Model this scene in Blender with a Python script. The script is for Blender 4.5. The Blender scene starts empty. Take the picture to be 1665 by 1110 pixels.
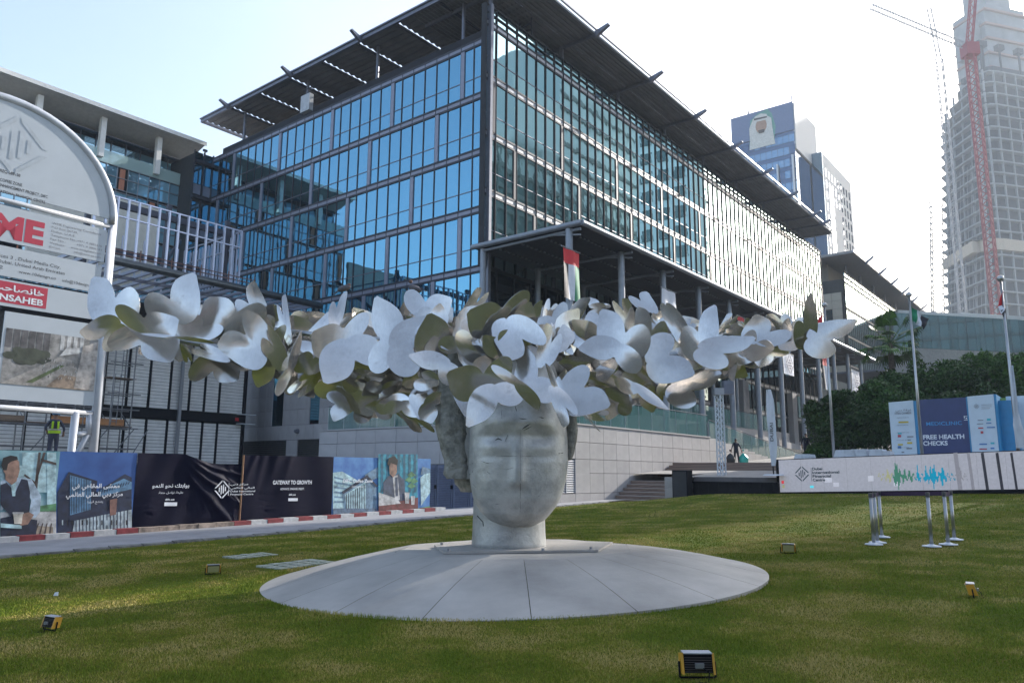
import bpy, math, random, bmesh
import numpy as np
from mathutils import Vector, Matrix, noise

random.seed(7)
rng = np.random.default_rng(7)
SC = bpy.context.scene
COL = SC.collection
R = math.radians
sin, cos, PI = math.sin, math.cos, math.pi

# ------------------------------------------------------------------ camera
EYE = Vector((0, 0, 1.7))
FPX, PITCH, ROLL, YAW = 1244.7, 0.17145, 0.00776, 0.66915
_f = Vector((0, cos(PITCH), sin(PITCH))); _u = Vector((0, -sin(PITCH), cos(PITCH))); _r = Vector((1, 0, 0))
CR = _r * cos(ROLL) + _u * sin(ROLL); CU = -_r * sin(ROLL) + _u * cos(ROLL)
cam = bpy.data.cameras.new('camera')
cam.sensor_width = 36; cam.lens = FPX / 1665 * 36
cam.clip_start = 0.1; cam.clip_end = 5000
co = bpy.data.objects.new('camera', cam); COL.objects.link(co)
co.matrix_world = Matrix(((CR.x, CU.x, -_f.x, EYE.x), (CR.y, CU.y, -_f.y, EYE.y), (CR.z, CU.z, -_f.z, EYE.z), (0, 0, 0, 1)))
SC.camera = co

# ------------------------------------------------------------------ sky, sun, exposure
SUN_AZ, SUN_EL = 48.0, 23.0        # azimuth from +Y towards +X
W = bpy.data.worlds.new('World'); SC.world = W; W.use_nodes = True
nt = W.node_tree; nt.nodes.clear()
sky = nt.nodes.new('ShaderNodeTexSky'); sky.sky_type = 'NISHITA'; sky.sun_disc = False
sky.sun_elevation = R(SUN_EL); sky.sun_rotation = R(SUN_AZ)
sky.altitude = 0; sky.air_density = 1.0; sky.dust_density = 2.6; sky.ozone_density = 1.6
bg = nt.nodes.new('ShaderNodeBackground'); bg.inputs[1].default_value = 0.15
wo = nt.nodes.new('ShaderNodeOutputWorld')
hsv = nt.nodes.new('ShaderNodeHueSaturation'); hsv.inputs['Saturation'].default_value = .86; nt.links.new(sky.outputs[0], hsv.inputs['Color']); nt.links.new(hsv.outputs[0], bg.inputs[0]); nt.links.new(bg.outputs[0], wo.inputs[0])
sl = bpy.data.lights.new('sun', 'SUN'); sl.energy = 4.0; sl.angle = R(0.6); sl.color = (1, .95, .88)
so = bpy.data.objects.new('sun', sl); COL.objects.link(so)
_sd = Vector((sin(R(SUN_AZ)) * cos(R(SUN_EL)), cos(R(SUN_AZ)) * cos(R(SUN_EL)), sin(R(SUN_EL))))
so.rotation_euler = _sd.to_track_quat('Z', 'Y').to_euler(); so.location = (0, -5, 60)
SC.view_settings.view_transform = 'Standard'; SC.view_settings.look = 'None'
SC.view_settings.exposure = 1.5; SC.view_settings.gamma = 1
try: SC.view_settings.use_curve_mapping = False
except Exception: pass
HAZE = .00052
SC.cycles.max_bounces = 7; SC.cycles.volume_bounces = 0
SC.cycles.caustics_reflective = False; SC.cycles.caustics_refractive = False
SC.cycles.sample_clamp_indirect = 6
try:
    SC.cycles.use_denoising = True
except Exception: pass

# ------------------------------------------------------------------ site frame: a runs along the right facade, b along the left facade of the big office block
TH = PI / 2 - YAW
ORG = Vector((-1.731, 48, 0))
DA = Vector((cos(TH), sin(TH), 0)); DB = Vector((-sin(TH), cos(TH), 0)); UP = Vector((0, 0, 1))
def site(a, b, z=0): return ORG + DA * a + DB * b + UP * z
def unsite(P):
    q = P - ORG; return (q.dot(DA), q.dot(DB), P.z)
def ray(x, y):
    d = CR * (x - 832.5) - CU * (y - 555) + _f * FPX
    return d / d.y
def aty(x, y, Y): return EYE + ray(x, y) * Y
def onb(x, y, b):
    """point of the photograph's line of sight on the vertical plane b = const -> site coords"""
    v = ray(x, y); t = (ORG + DB * b - EYE).dot(DB) / v.dot(DB); return unsite(EYE + v * t)
def ona(x, y, a):
    v = ray(x, y); t = (ORG + DA * a - EYE).dot(DA) / v.dot(DA); return unsite(EYE + v * t)
def smooth(t): t = max(0, min(1, t)); return t * t * (3 - 2 * t)
def gz(a, b):
    """height of the lawn and path"""
    z = .018 * (a + 19) + .02 * max(0, -b - 12)
    z += .04 * max(0, a + 12) * smooth((-b - 10) / 6)
    if a > 0: z = z - .0 * a
    if b < -45: z -= .02 * (-b - 45)
    return z
def gw(x, y):
    a, b, _ = unsite(Vector((x, y, 0))); return gz(a, b)

# ------------------------------------------------------------------ materials
MATS = {}
def node(nt, t, **kw):
    n = nt.nodes.new(t)
    for k, v in kw.items(): setattr(n, k, v)
    return n
def mat(name, col, rough=.6, metal=0, vary=.12, scale=3., bump=0., bscale=30., spec=.5, col2=None, stretch=None, emis=0, obrand=0):
    if name in MATS: return MATS[name]
    m = bpy.data.materials.new(name); m.use_nodes = True; nt = m.node_tree
    p = nt.nodes['Principled BSDF']; L = nt.links.new
    p.inputs['Roughness'].default_value = rough; p.inputs['Metallic'].default_value = metal
    p.inputs['Specular IOR Level'].default_value = spec
    tc = node(nt, 'ShaderNodeTexCoord'); src = tc.outputs['Object']
    if stretch:
        mp = node(nt, 'ShaderNodeMapping'); mp.inputs['Scale'].default_value = stretch; L(src, mp.inputs[0]); src = mp.outputs[0]
    n = node(nt, 'ShaderNodeTexNoise'); n.inputs['Scale'].default_value = scale; n.inputs['Detail'].default_value = 6; n.inputs['Roughness'].default_value = .6
    L(src, n.inputs['Vector'])
    mx = node(nt, 'ShaderNodeMix', data_type='RGBA')
    c = Vector(col[:3]); c2 = Vector(col2[:3]) if col2 else c * (1 - vary * 2)
    c1 = c if col2 else c * (1 + vary)
    cr = node(nt, 'ShaderNodeMapRange'); cr.inputs[1].default_value = .3; cr.inputs[2].default_value = .7
    L(n.outputs[0], cr.inputs[0]); L(cr.outputs[0], mx.inputs[0])
    mx.inputs[6].default_value = (*c1, 1); mx.inputs[7].default_value = (*c2, 1)
    out = mx.outputs[2]
    if obrand:
        oi = node(nt, 'ShaderNodeObjectInfo'); hs = node(nt, 'ShaderNodeHueSaturation')
        mr = node(nt, 'ShaderNodeMapRange'); mr.inputs[3].default_value = 1 - obrand; mr.inputs[4].default_value = 1 + obrand
        L(oi.outputs['Random'], mr.inputs[0]); L(mr.outputs[0], hs.inputs['Value']); L(out, hs.inputs['Color']); out = hs.outputs[0]
    L(out, p.inputs['Base Color'])
    if emis:
        L(out, p.inputs['Emission Color']); p.inputs['Emission Strength'].default_value = emis
    if bump:
        n2 = node(nt, 'ShaderNodeTexNoise'); n2.inputs['Scale'].default_value = bscale; n2.inputs['Detail'].default_value = 5; L(src, n2.inputs['Vector'])
        b = node(nt, 'ShaderNodeBump'); b.inputs['Strength'].default_value = min(1, bump); b.inputs['Distance'].default_value = .02
        L(n2.outputs[0], b.inputs['Height']); L(b.outputs[0], p.inputs['Normal'])
    MATS[name] = m; return m
def glassmat(name, f0, dark, mixd=.25, rough=.02, wav=.004):
    """coated facade glass: tinted mirror over a dim interior"""
    if name in MATS: return MATS[name]
    m = bpy.data.materials.new(name); m.use_nodes = True; nt = m.node_tree; L = nt.links.new
    p = nt.nodes['Principled BSDF']; p.inputs['Metallic'].default_value = 1; p.inputs['Roughness'].default_value = rough
    p.inputs['Base Color'].default_value = (*f0, 1)
    d = node(nt, 'ShaderNodeBsdfDiffuse')
    oi = node(nt, 'ShaderNodeObjectInfo'); hs = node(nt, 'ShaderNodeHueSaturation'); hs.inputs['Color'].default_value = (*dark, 1)
    mr = node(nt, 'ShaderNodeMapRange'); mr.inputs[3].default_value = .5; mr.inputs[4].default_value = 1.6
    L(oi.outputs['Random'], mr.inputs[0]); L(mr.outputs[0], hs.inputs['Value']); L(hs.outputs[0], d.inputs[0])
    s = node(nt, 'ShaderNodeMixShader'); s.inputs[0].default_value = mixd
    L(p.outputs[0], s.inputs[1]); L(d.outputs[0], s.inputs[2]); L(s.outputs[0], nt.nodes['Material Output'].inputs[0])
    tc = node(nt, 'ShaderNodeTexCoord'); n = node(nt, 'ShaderNodeTexNoise'); n.inputs['Scale'].default_value = 1.3; n.inputs['Detail'].default_value = 1
    geo = node(nt, 'ShaderNodeNewGeometry'); L(geo.outputs['Position'], n.inputs['Vector'])
    b = node(nt, 'ShaderNodeBump'); b.inputs['Strength'].default_value = .5; b.inputs['Distance'].default_value = wav
    L(n.outputs[0], b.inputs['Height']); L(b.outputs[0], p.inputs['Normal'])
    MATS[name] = m; return m

M_FRAME = mat('dark_frame_paint', (.035, .038, .052), .5, .1, .1, spec=.25)
M_FRAME2 = mat('grey_frame_paint', (.14, .15, .19), .4, .4, .1)
M_FIN = mat('anodised_fin', (.30, .31, .34), .4, .6, .08)
M_GL = glassmat('blue_facade_glass', (.145, .34, .46), (.03, .06, .08), .10)
M_GR = glassmat('teal_facade_glass', (.50, .68, .69), (.03, .07, .07), .12)
M_GD = glassmat('dark_shop_glass', (.10, .14, .16), (.01, .014, .016), .4)
M_ROOF = mat('roof_metal_dark', (.07, .07, .075), .5, .4, .15, 2)
M_SOFFIT = mat('corrugated_soffit', (.15, .145, .15), .6, .2, .15, .8)
M_STONE = mat('pale_stone', (.40, .375, .365), .75, 0, .07, 1.2, .25, 60, obrand=.05)
M_STONED = mat('grey_stone', (.37, .365, .385), .75, 0, .07, 1.2, .25, 60, obrand=.05)
M_JOINT = mat('stone_joint', (.06, .058, .055), .9)
M_STEEL = mat('painted_steel_column', (.22, .24, .28), .4, .3, .08)
M_CONC = mat('concrete_pale', (.36, .36, .38), .8, 0, .1, 1.5, .3, 40)
M_WHITE = mat('white_paint', (.55, .58, .62), .45, 0, .05)
M_BLACK = mat('black_matt', (.010, .010, .013), .7, 0, .2, spec=.12)
M_GLR = glassmat('balustrade_glass', (.08, .16, .15), (.03, .06, .055), .35)
def trans_glass(name, col, alpha):
    m = bpy.data.materials.new(name); m.use_nodes = True; nt = m.node_tree; L = nt.links.new
    p = nt.nodes['Principled BSDF']; p.inputs['Base Color'].default_value = (*col, 1); p.inputs['Roughness'].default_value = .03; p.inputs['Alpha'].default_value = alpha
    p.inputs['Specular IOR Level'].default_value = .8
    MATS[name] = m; return m
M_GRAIL = trans_glass('green_tinted_rail_glass', (.10, .22, .21), .45)

# ------------------------------------------------------------------ mesh helpers
BASE = {}     # object name -> (base point, in world?)
class MB:
    def __init__(s): s.v = []; s.f = []; s.m = []; s.sm = []
    def quad(s, *p, mi=0):
        i = len(s.v); s.v += [tuple(q) for q in p]; s.f.append(tuple(range(i, i + len(p)))); s.m.append(mi); return s
    def box(s, x0, x1, y0, y1, z0, z1, mi=0):
        if x0 > x1: x0, x1 = x1, x0
        if y0 > y1: y0, y1 = y1, y0
        if z0 > z1: z0, z1 = z1, z0
        i = len(s.v)
        s.v += [(x0, y0, z0), (x1, y0, z0), (x1, y1, z0), (x0, y1, z0), (x0, y0, z1), (x1, y0, z1), (x1, y1, z1), (x0, y1, z1)]
        for q in ((0, 3, 2, 1), (4, 5, 6, 7), (0, 1, 5, 4), (1, 2, 6, 5), (2, 3, 7, 6), (3, 0, 4, 7)):
            s.f.append(tuple(i + k for k in q)); s.m.append(mi)
        return s
    def tube(s, p0, p1, r0, r1=None, n=8, mi=0, cap=True):
        p0 = Vector(p0); p1 = Vector(p1); r1 = r0 if r1 is None else r1
        d = (p1 - p0)
        if d.length < 1e-6: return s
        d.normalize(); u = d.orthogonal().normalized()
        if n == 4 and abs(d.z) < .9: u = (UP - d * d.z).normalized(); u = Matrix.Rotation(PI / 4, 3, d) @ u
        w = d.cross(u); i = len(s.v)
        for P, rr in ((p0, r0), (p1, r1)):
            for k in range(n):
                t = 2 * PI * k / n; s.v.append(tuple(P + u * (rr * cos(t)) + w * (rr * sin(t))))
        for k in range(n):
            s.f.append((i + k, i + (k + 1) % n, i + n + (k + 1) % n, i + n + k)); s.m.append(mi)
        if cap:
            s.f.append(tuple(i + k for k in range(n - 1, -1, -1))); s.m.append(mi)
            s.f.append(tuple(i + n + k for k in range(n))); s.m.append(mi)
        return s
    def path(s, pts, r, n=8, mi=0, rads=None):
        for k in range(len(pts) - 1):
            s.tube(pts[k], pts[k + 1], rads[k] if rads else r, rads[k + 1] if rads else r, n, mi)
        return s
    def sweep(s, pts, r, n=12, mi=0, rads=None):
        pts = [Vector(p) for p in pts]; rings = []; u = None
        for i, p in enumerate(pts):
            d = ((pts[min(i + 1, len(pts) - 1)] - p).normalized() + (p - pts[max(i - 1, 0)]).normalized()).normalized()
            u = d.orthogonal().normalized() if u is None else (u - d * u.dot(d)).normalized()
            w = d.cross(u); q = rads[i] if rads else r; rings.append([tuple(p + u * q * cos(2 * PI * k / n) + w * q * sin(2 * PI * k / n)) for k in range(n)])
        return s.ring_surface(rings, mi=mi)
    def ring_surface(s, rings, close=True, cap0=True, cap1=True, mi=0):
        i = len(s.v); n = len(rings[0])
        for rg in rings: s.v += [tuple(p) for p in rg]
        for j in range(len(rings) - 1):
            for k in range(n if close else n - 1):
                k2 = (k + 1) % n
                s.f.append((i + j * n + k, i + j * n + k2, i + (j + 1) * n + k2, i + (j + 1) * n + k)); s.m.append(mi)
        if cap0: s.f.append(tuple(i + k for k in range(n - 1, -1, -1))); s.m.append(mi)
        if cap1: s.f.append(tuple(i + (len(rings) - 1) * n + k for k in range(n))); s.m.append(mi)
        return s
    def prism(s, pts, off, mi=0):
        """polygon pts extruded by vector off"""
        i = len(s.v); n = len(pts); off = Vector(off)
        s.v += [tuple(p) for p in pts] + [tuple(Vector(p) + off) for p in pts]
        s.f.append(tuple(i + k for k in range(n))); s.m.append(mi)
        s.f.append(tuple(i + n + k for k in range(n - 1, -1, -1))); s.m.append(mi)
        for k in range(n):
            k2 = (k + 1) % n; s.f.append((i + k, i + n + k, i + n + k2, i + k2)); s.m.append(mi)
        return s
    def mesh(s, name, mats, base=(0, 0, 0), sm=False):
        me = bpy.data.meshes.new(name)
        b = Vector(base)
        me.from_pydata([tuple(Vector(p) - b) for p in s.v], [], s.f)
        mats = mats if isinstance(mats, (list, tuple)) else [mats]
        for m in mats: me.materials.append(m)
        if len(mats) > 1: me.polygons.foreach_set('material_index', s.m)
        if sm: me.polygons.foreach_set('use_smooth', [True] * len(s.f))
        me.update(); return me
    def build(s, name, mats, parent=None, label=None, sm=False, kind=None):
        if name in ('lettering', 'small_print', 'screen_lettering', 'sponsor_marks'): kind = 'stuff'
        base = BASE.get(parent.name, (0, 0, 0)) if parent else (0, 0, 0)
        me = s.mesh(name, mats, base, sm)
        o = bpy.data.objects.new(name, me); COL.objects.link(o)
        if parent: o.parent = parent; BASE[o.name] = base
        if label: o['label'] = label
        if kind: o['kind'] = kind
        return o
def thing(name, label, cat, base, group=None, frame='site'):
    o = bpy.data.objects.new(name, None); COL.objects.link(o); o.empty_display_size = .3
    if frame == 'site': o.location = site(*base); o.rotation_euler.z = TH
    else: o.location = base
    o['label'] = label; o['category'] = cat
    if group: o['group'] = group
    BASE[o.name] = tuple(base); return o
def inst(name, me, parent, loc=(0, 0, 0), scale=(1, 1, 1), rot=(0, 0, 0), label=None):
    o = bpy.data.objects.new(name, me); COL.objects.link(o)
    b = BASE.get(parent.name, (0, 0, 0)) if parent else (0, 0, 0)
    o.parent = parent; o.location = Vector(loc) - Vector(b); o.scale = scale; o.rotation_euler = rot
    if label: o['label'] = label
    return o
def structure(name, mb, m, frame='site', sm=False):
    o = mb.build(name, m, None, sm=sm); o['kind'] = 'structure'
    if frame == 'site': o.location = ORG; o.rotation_euler.z = TH
    return o
def copy_thing(o, loc, rz=None, label=None, group=None):
    c = o.copy(); COL.objects.link(c); c.location = loc
    if rz is not None: c.rotation_euler.z = rz
    if label: c['label'] = label
    if group: c['group'] = group
    for ch in [x for x in bpy.data.objects if x.parent == o]:
        d = ch.copy(); COL.objects.link(d); d.parent = c
        for g in [x for x in bpy.data.objects if x.parent == ch]:
            e = g.copy(); COL.objects.link(e); e.parent = d
    return c
_ubox = MB().box(-.5, .5, -.5, .5, -.5, .5)
UB = {}
def ubox(m):
    if m.name not in UB: UB[m.name] = _ubox.mesh('unit_' + m.name, m)
    return UB[m.name]
def bx(name, m, parent, x0, x1, y0, y1, z0, z1, rot=(0, 0, 0), label=None):
    """a box part sharing one mesh"""
    return inst(name, ubox(m), parent, ((x0 + x1) / 2, (y0 + y1) / 2, (z0 + z1) / 2), (abs(x1 - x0), abs(y1 - y0), abs(z1 - z0)), rot, label)

# flat drawing on a vertical plane: u to the right as seen, v up
class Face:
    def __init__(s, O, U, N, V=(0, 0, 1)): s.O = Vector(O); s.U = Vector(U).normalized(); s.N = Vector(N).normalized(); s.V = Vector(V).normalized()
    def p(s, u, v, d=0): return s.O + s.U * u + s.V * v + s.N * d
    def poly(s, mb, pts, d=.004, mi=0): mb.quad(*[s.p(u, v, d) for u, v in pts], mi=mi)
    def rect(s, mb, u0, v0, u1, v1, d=.004, mi=0): s.poly(mb, [(u0, v0), (u1, v0), (u1, v1), (u0, v1)], d, mi)
    def disc(s, mb, u, v, ru, rv=None, d=.004, mi=0, n=16, a0=0, a1=2 * PI):
        rv = rv or ru; s.poly(mb, [(u + ru * cos(a0 + (a1 - a0) * k / n), v + rv * sin(a0 + (a1 - a0) * k / n)) for k in range(n)], d, mi)
_tc = {}
def glyphs(body, bold=0):
    k = (body, bold)
    if k in _tc: return _tc[k]
    c = bpy.data.curves.new('t', 'FONT'); c.body = body; c.offset = bold; c.resolution_u = 3
    o = bpy.data.objects.new('t', c); COL.objects.link(o)
    dg = bpy.context.evaluated_depsgraph_get(); me = bpy.data.meshes.new_from_object(o.evaluated_get(dg))
    vs = [tuple(v.co) for v in me.vertices]; fs = [tuple(p.vertices) for p in me.polygons]
    bpy.data.objects.remove(o); bpy.data.curves.remove(c); bpy.data.meshes.remove(me)
    xs = [v[0] for v in vs] or [0]; ys = [v[1] for v in vs] or [0]
    _tc[k] = (vs, fs, min(xs), max(xs), min(ys), max(ys)); return _tc[k]
def text(mb, face, body, u0, u1, v, h=None, d=.006, mi=0, bold=0., capref=True):
    """lettering from u0 to u1 with its baseline at v; h = capital height"""
    vs, fs, x0, x1, y0, y1 = glyphs(body, bold)
    if not vs: return
    sx = (u1 - u0) / (x1 - x0); sy = (h / .72 if h else sx)
    i = len(mb.v)
    for x, y, _ in vs: mb.v.append(tuple(face.p(u0 + (x - x0) * sx, v + y * sy, d)))
    for f in fs: mb.f.append(tuple(i + k for k in f)); mb.m.append(mi)
# Arabic letters joined by their presentation forms (isolated, final, initial, medial)
_AR = {'ا': (0xFE8D, 0xFE8E, 0, 0), 'ب': (0xFE8F, 0xFE90, 0xFE91, 0xFE92), 'ة': (0xFE93, 0xFE94, 0, 0), 'ت': (0xFE95, 0xFE96, 0xFE97, 0xFE98),
 'ح': (0xFEA1, 0xFEA2, 0xFEA3, 0xFEA4), 'خ': (0xFEA5, 0xFEA6, 0xFEA7, 0xFEA8), 'د': (0xFEA9, 0xFEAA, 0, 0), 'ر': (0xFEAD, 0xFEAE, 0, 0),
 'ز': (0xFEAF, 0xFEB0, 0, 0), 'ش': (0xFEB5, 0xFEB6, 0xFEB7, 0xFEB8), 'ص': (0xFEB9, 0xFEBA, 0xFEBB, 0xFEBC), 'ط': (0xFEC1, 0xFEC2, 0xFEC3, 0xFEC4),
 'ع': (0xFEC9, 0xFECA, 0xFECB, 0xFECC), 'غ': (0xFECD, 0xFECE, 0xFECF, 0xFED0), 'ف': (0xFED1, 0xFED2, 0xFED3, 0xFED4), 'ق': (0xFED5, 0xFED6, 0xFED7, 0xFED8),
 'ك': (0xFED9, 0xFEDA, 0xFEDB, 0xFEDC), 'ل': (0xFEDD, 0xFEDE, 0xFEDF, 0xFEE0), 'م': (0xFEE1, 0xFEE2, 0xFEE3, 0xFEE4), 'ن': (0xFEE5, 0xFEE6, 0xFEE7, 0xFEE8),
 'ه': (0xFEE9, 0xFEEA, 0xFEEB, 0xFEEC), 'و': (0xFEED, 0xFEEE, 0, 0), 'ى': (0xFEEF, 0xFEF0, 0, 0), 'ي': (0xFEF1, 0xFEF2, 0xFEF3, 0xFEF4)}
def arabic(s):
    out = []
    for i, ch in enumerate(s):
        if ch not in _AR: out.append(ch); continue
        prev = i > 0 and s[i - 1] in _AR and _AR[s[i - 1]][2] != 0
        nxt = i + 1 < len(s) and s[i + 1] in _AR and _AR[ch][2] != 0
        k = 3 if prev and nxt else 1 if prev else 2 if nxt else 0
        out.append(chr(_AR[ch][k]))
    return ''.join(reversed(out))
def emblem(mb, face, u, v, r, d=.006, mi=0, rot=0):
    """diamond of four strokes round upright bars"""
    def P(x, y): c, s_ = cos(rot), sin(rot); return (u + (x * c - y * s_) * r, v + (x * s_ + y * c) * r)
    w = .13
    for sx, sy in ((1, 1), (-1, 1), (1, -1), (-1, -1)):
        pts = [(sx * .06, sy * .98), (sx * .93, sy * .11), (sx * (.93 - w * 1.4), sy * .11), (sx * .06, sy * (.98 - w * 1.4))]
        if sx * sy < 0: pts = pts[::-1]
        face.poly(mb, [P(*q) for q in pts], d, mi)
    for x, y0, y1 in ((-.36, -.28, .18), (-.12, -.52, .42), (.12, -.42, .52), (.36, -.18, .28)):
        face.poly(mb, [P(x - .06, y0), P(x + .06, y0), P(x + .06, y1), P(x - .06, y1)], d, mi)
# ------------------------------------------------------------------ ground, lawn, path, plaza
def grid_sheet(name, a0, a1, na, bf0, bf1, nb, zf, m):
    mb = MB()
    for i in range(na + 1):
        a = a0 + (a1 - a0) * i / na
        b0, b1 = bf0(a), bf1(a)
        for j in range(nb + 1):
            b = b0 + (b1 - b0) * j / nb; mb.v.append((a, b, zf(a, b)))
    for i in range(na):
        for j in range(nb):
            k = i * (nb + 1) + j; mb.f.append((k, k + nb + 1, k + nb + 2, k + 1)); mb.m.append(0)
    return structure(name, mb, m, sm=True)
M_GROUND = mat('sandy_ground', (.30, .27, .23), .9, 0, .1, .2)
g = MB(); g.quad((-3000, -3000, -1.2), (3000, -3000, -1.2), (3000, 3000, -1.2), (-3000, 3000, -1.2)); structure('ground', g, M_GROUND)
def lawn_edge(a): return -11.6 + smooth((a + 26) / 24) * 1.5
# lawn soil and short grass colour
def lawnmat():
    m = bpy.data.materials.new('lawn_turf'); m.use_nodes = True; nt = m.node_tree; L = nt.links.new
    p = nt.nodes['Principled BSDF']; p.inputs['Roughness'].default_value = .85; p.inputs['Specular IOR Level'].default_value = .04
    geo = node(nt, 'ShaderNodeNewGeometry')
    def nz(s, d=5, r=.6):
        n = node(nt, 'ShaderNodeTexNoise'); n.inputs['Scale'].default_value = s; n.inputs['Detail'].default_value = d; n.inputs['Roughness'].default_value = r
        L(geo.outputs['Position'], n.inputs['Vector']); return n.outputs[0]
    def ramp(src, a, b):
        r = node(nt, 'ShaderNodeMapRange'); r.inputs[1].default_value = a; r.inputs[2].default_value = b; L(src, r.inputs[0]); return r.outputs[0]
    def mix(f, a, b):
        x = node(nt, 'ShaderNodeMix', data_type='RGBA'); L(f, x.inputs[0])
        for i, c in ((6, a), (7, b)):
            if isinstance(c, tuple): x.inputs[i].default_value = (*c, 1)
            else: L(c, x.inputs[i])
        return x.outputs[2]
    c = mix(ramp(nz(.42, 3), .4, .62), LAWN_G, LAWN_Y)
    c = mix(ramp(nz(3.2, 5, .7), .45, .75), c, LAWN_B)
    c = mix(ramp(nz(60, 2), .35, .7), c, LAWN_D)
    L(c, p.inputs['Base Color'])
    b = node(nt, 'ShaderNodeBump'); b.inputs['Strength'].default_value = .8; b.inputs['Distance'].default_value = .03
    L(nz(45, 4), b.inputs['Height']); L(b.outputs[0], p.inputs['Normal']); return m
LAWN_G = (.095, .14, .012); LAWN_Y = (.16, .15, .016); LAWN_B = (.17, .125, .03); LAWN_D = (.04, .05, .006)
M_LAWN = lawnmat()
grid_sheet('lawn', -75, -.6, 90, lambda a: -75, lawn_edge, 80, gz, M_LAWN)
M_PATH = mat('grey_pavement', (.27, .27, .285), .85, 0, .12, 1.2, .3, 50)
grid_sheet('path', -75, 1.5, 60, lambda a: lawn_edge(a) + .02, lambda a: -7.6, 3, lambda a, b: gz(a, b) + .05, M_PATH)
e = MB()
for i in range(90):
    a = -74 + i * .8
    if a > -1: break
    b0, b1 = lawn_edge(a), lawn_edge(a + .8)
    q = random.uniform(-.012, .012)
    e.ring_surface([[(a, b0 - .16, gz(a, b0) - .05), (a, b0 + .02, gz(a, b0) - .05), (a, b0 + .02, gz(a, b0) + .062 + q), (a, b0 - .14 + q, gz(a, b0) + .05)],
                    [(a + .78, b1 - .16, gz(a, b1) - .05), (a + .78, b1 + .02, gz(a, b1) - .05), (a + .78, b1 + .02, gz(a, b1) + .062 + q), (a + .78, b1 - .14, gz(a, b1) + .05)]])
structure('path_edging', e, mat('weathered_edging', (.17, .17, .165), .9, 0, .35, 4, .5, 20))
# plaza behind the lawn's head
def plz(a, b): return 1.62 + .06 * max(0, a)
M_PLAZA = mat('plaza_paving', (.30, .28, .26), .8, 0, .1, 1)
grid_sheet('plaza', -.3, 120, 24, lambda a: -75, lambda a: -13.42, 20, plz, M_PLAZA)
grid_sheet('plaza', 2.7, 120, 24, lambda a: -13.42, lambda a: -9.05, 4, plz, M_PLAZA)
pf = MB(); pf.box(-.42, -.3, -75, -14.2, -1, 1.64); structure('plaza_edge', pf, mat('plaza_edge_stone', (.12, .11, .11), .8))

# two gravel pads let into the lawn
M_PAD = mat('pale_pad', (.42, .44, .40), .85, 0, .35, 9, .4, 60, col2=(.18, .21, .14))
for (x0, y0, x1, y1, lab) in ((360, 897, 455, 906, 'pale paved pad in the lawn nearer the hoarding, the smaller of two'), (414, 909, 552, 921, 'larger pale paved pad in the lawn beside the round plinth')):
    P = aty((x0 + x1) / 2, (y0 + y1) / 2, 1); d = P - EYE
    t = 10
    for _ in range(30): t = (gw(*(EYE + d * t).xy) + .03 - 1.7) / d.z
    c = EYE + d * t; w = (x1 - x0) * t / 1244 * .78; h = w * .62
    a, b, _z = unsite(c)
    th = thing('paved_pad', lab, 'paving pad', (a, b, gz(a, b)), 'pale pads in the lawn')
    for i in range(5):
        for j in range(3):
            q = MB(); u0, u1 = a + (-.5 + i / 5) * w + .02, a + (-.5 + (i + 1) / 5) * w - .02; v0, v1 = b + (-.5 + j / 3) * h + .02, b + (-.5 + (j + 1) / 3) * h - .02
            q.box(u0, u1, v0, v1, gz(a, b) - .05, gz(a, b) + .02 + .018 * (i * w / 5 - w / 2) + .01 * random.random()); q.build('paving_slab', M_PAD, th)
# ------------------------------------------------------------------ the big glass office block
BLD = thing('office_building', 'large blue glass office block with a wide overhanging metal roof behind the sculpture', 'office building', (0, 0, 0))
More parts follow.
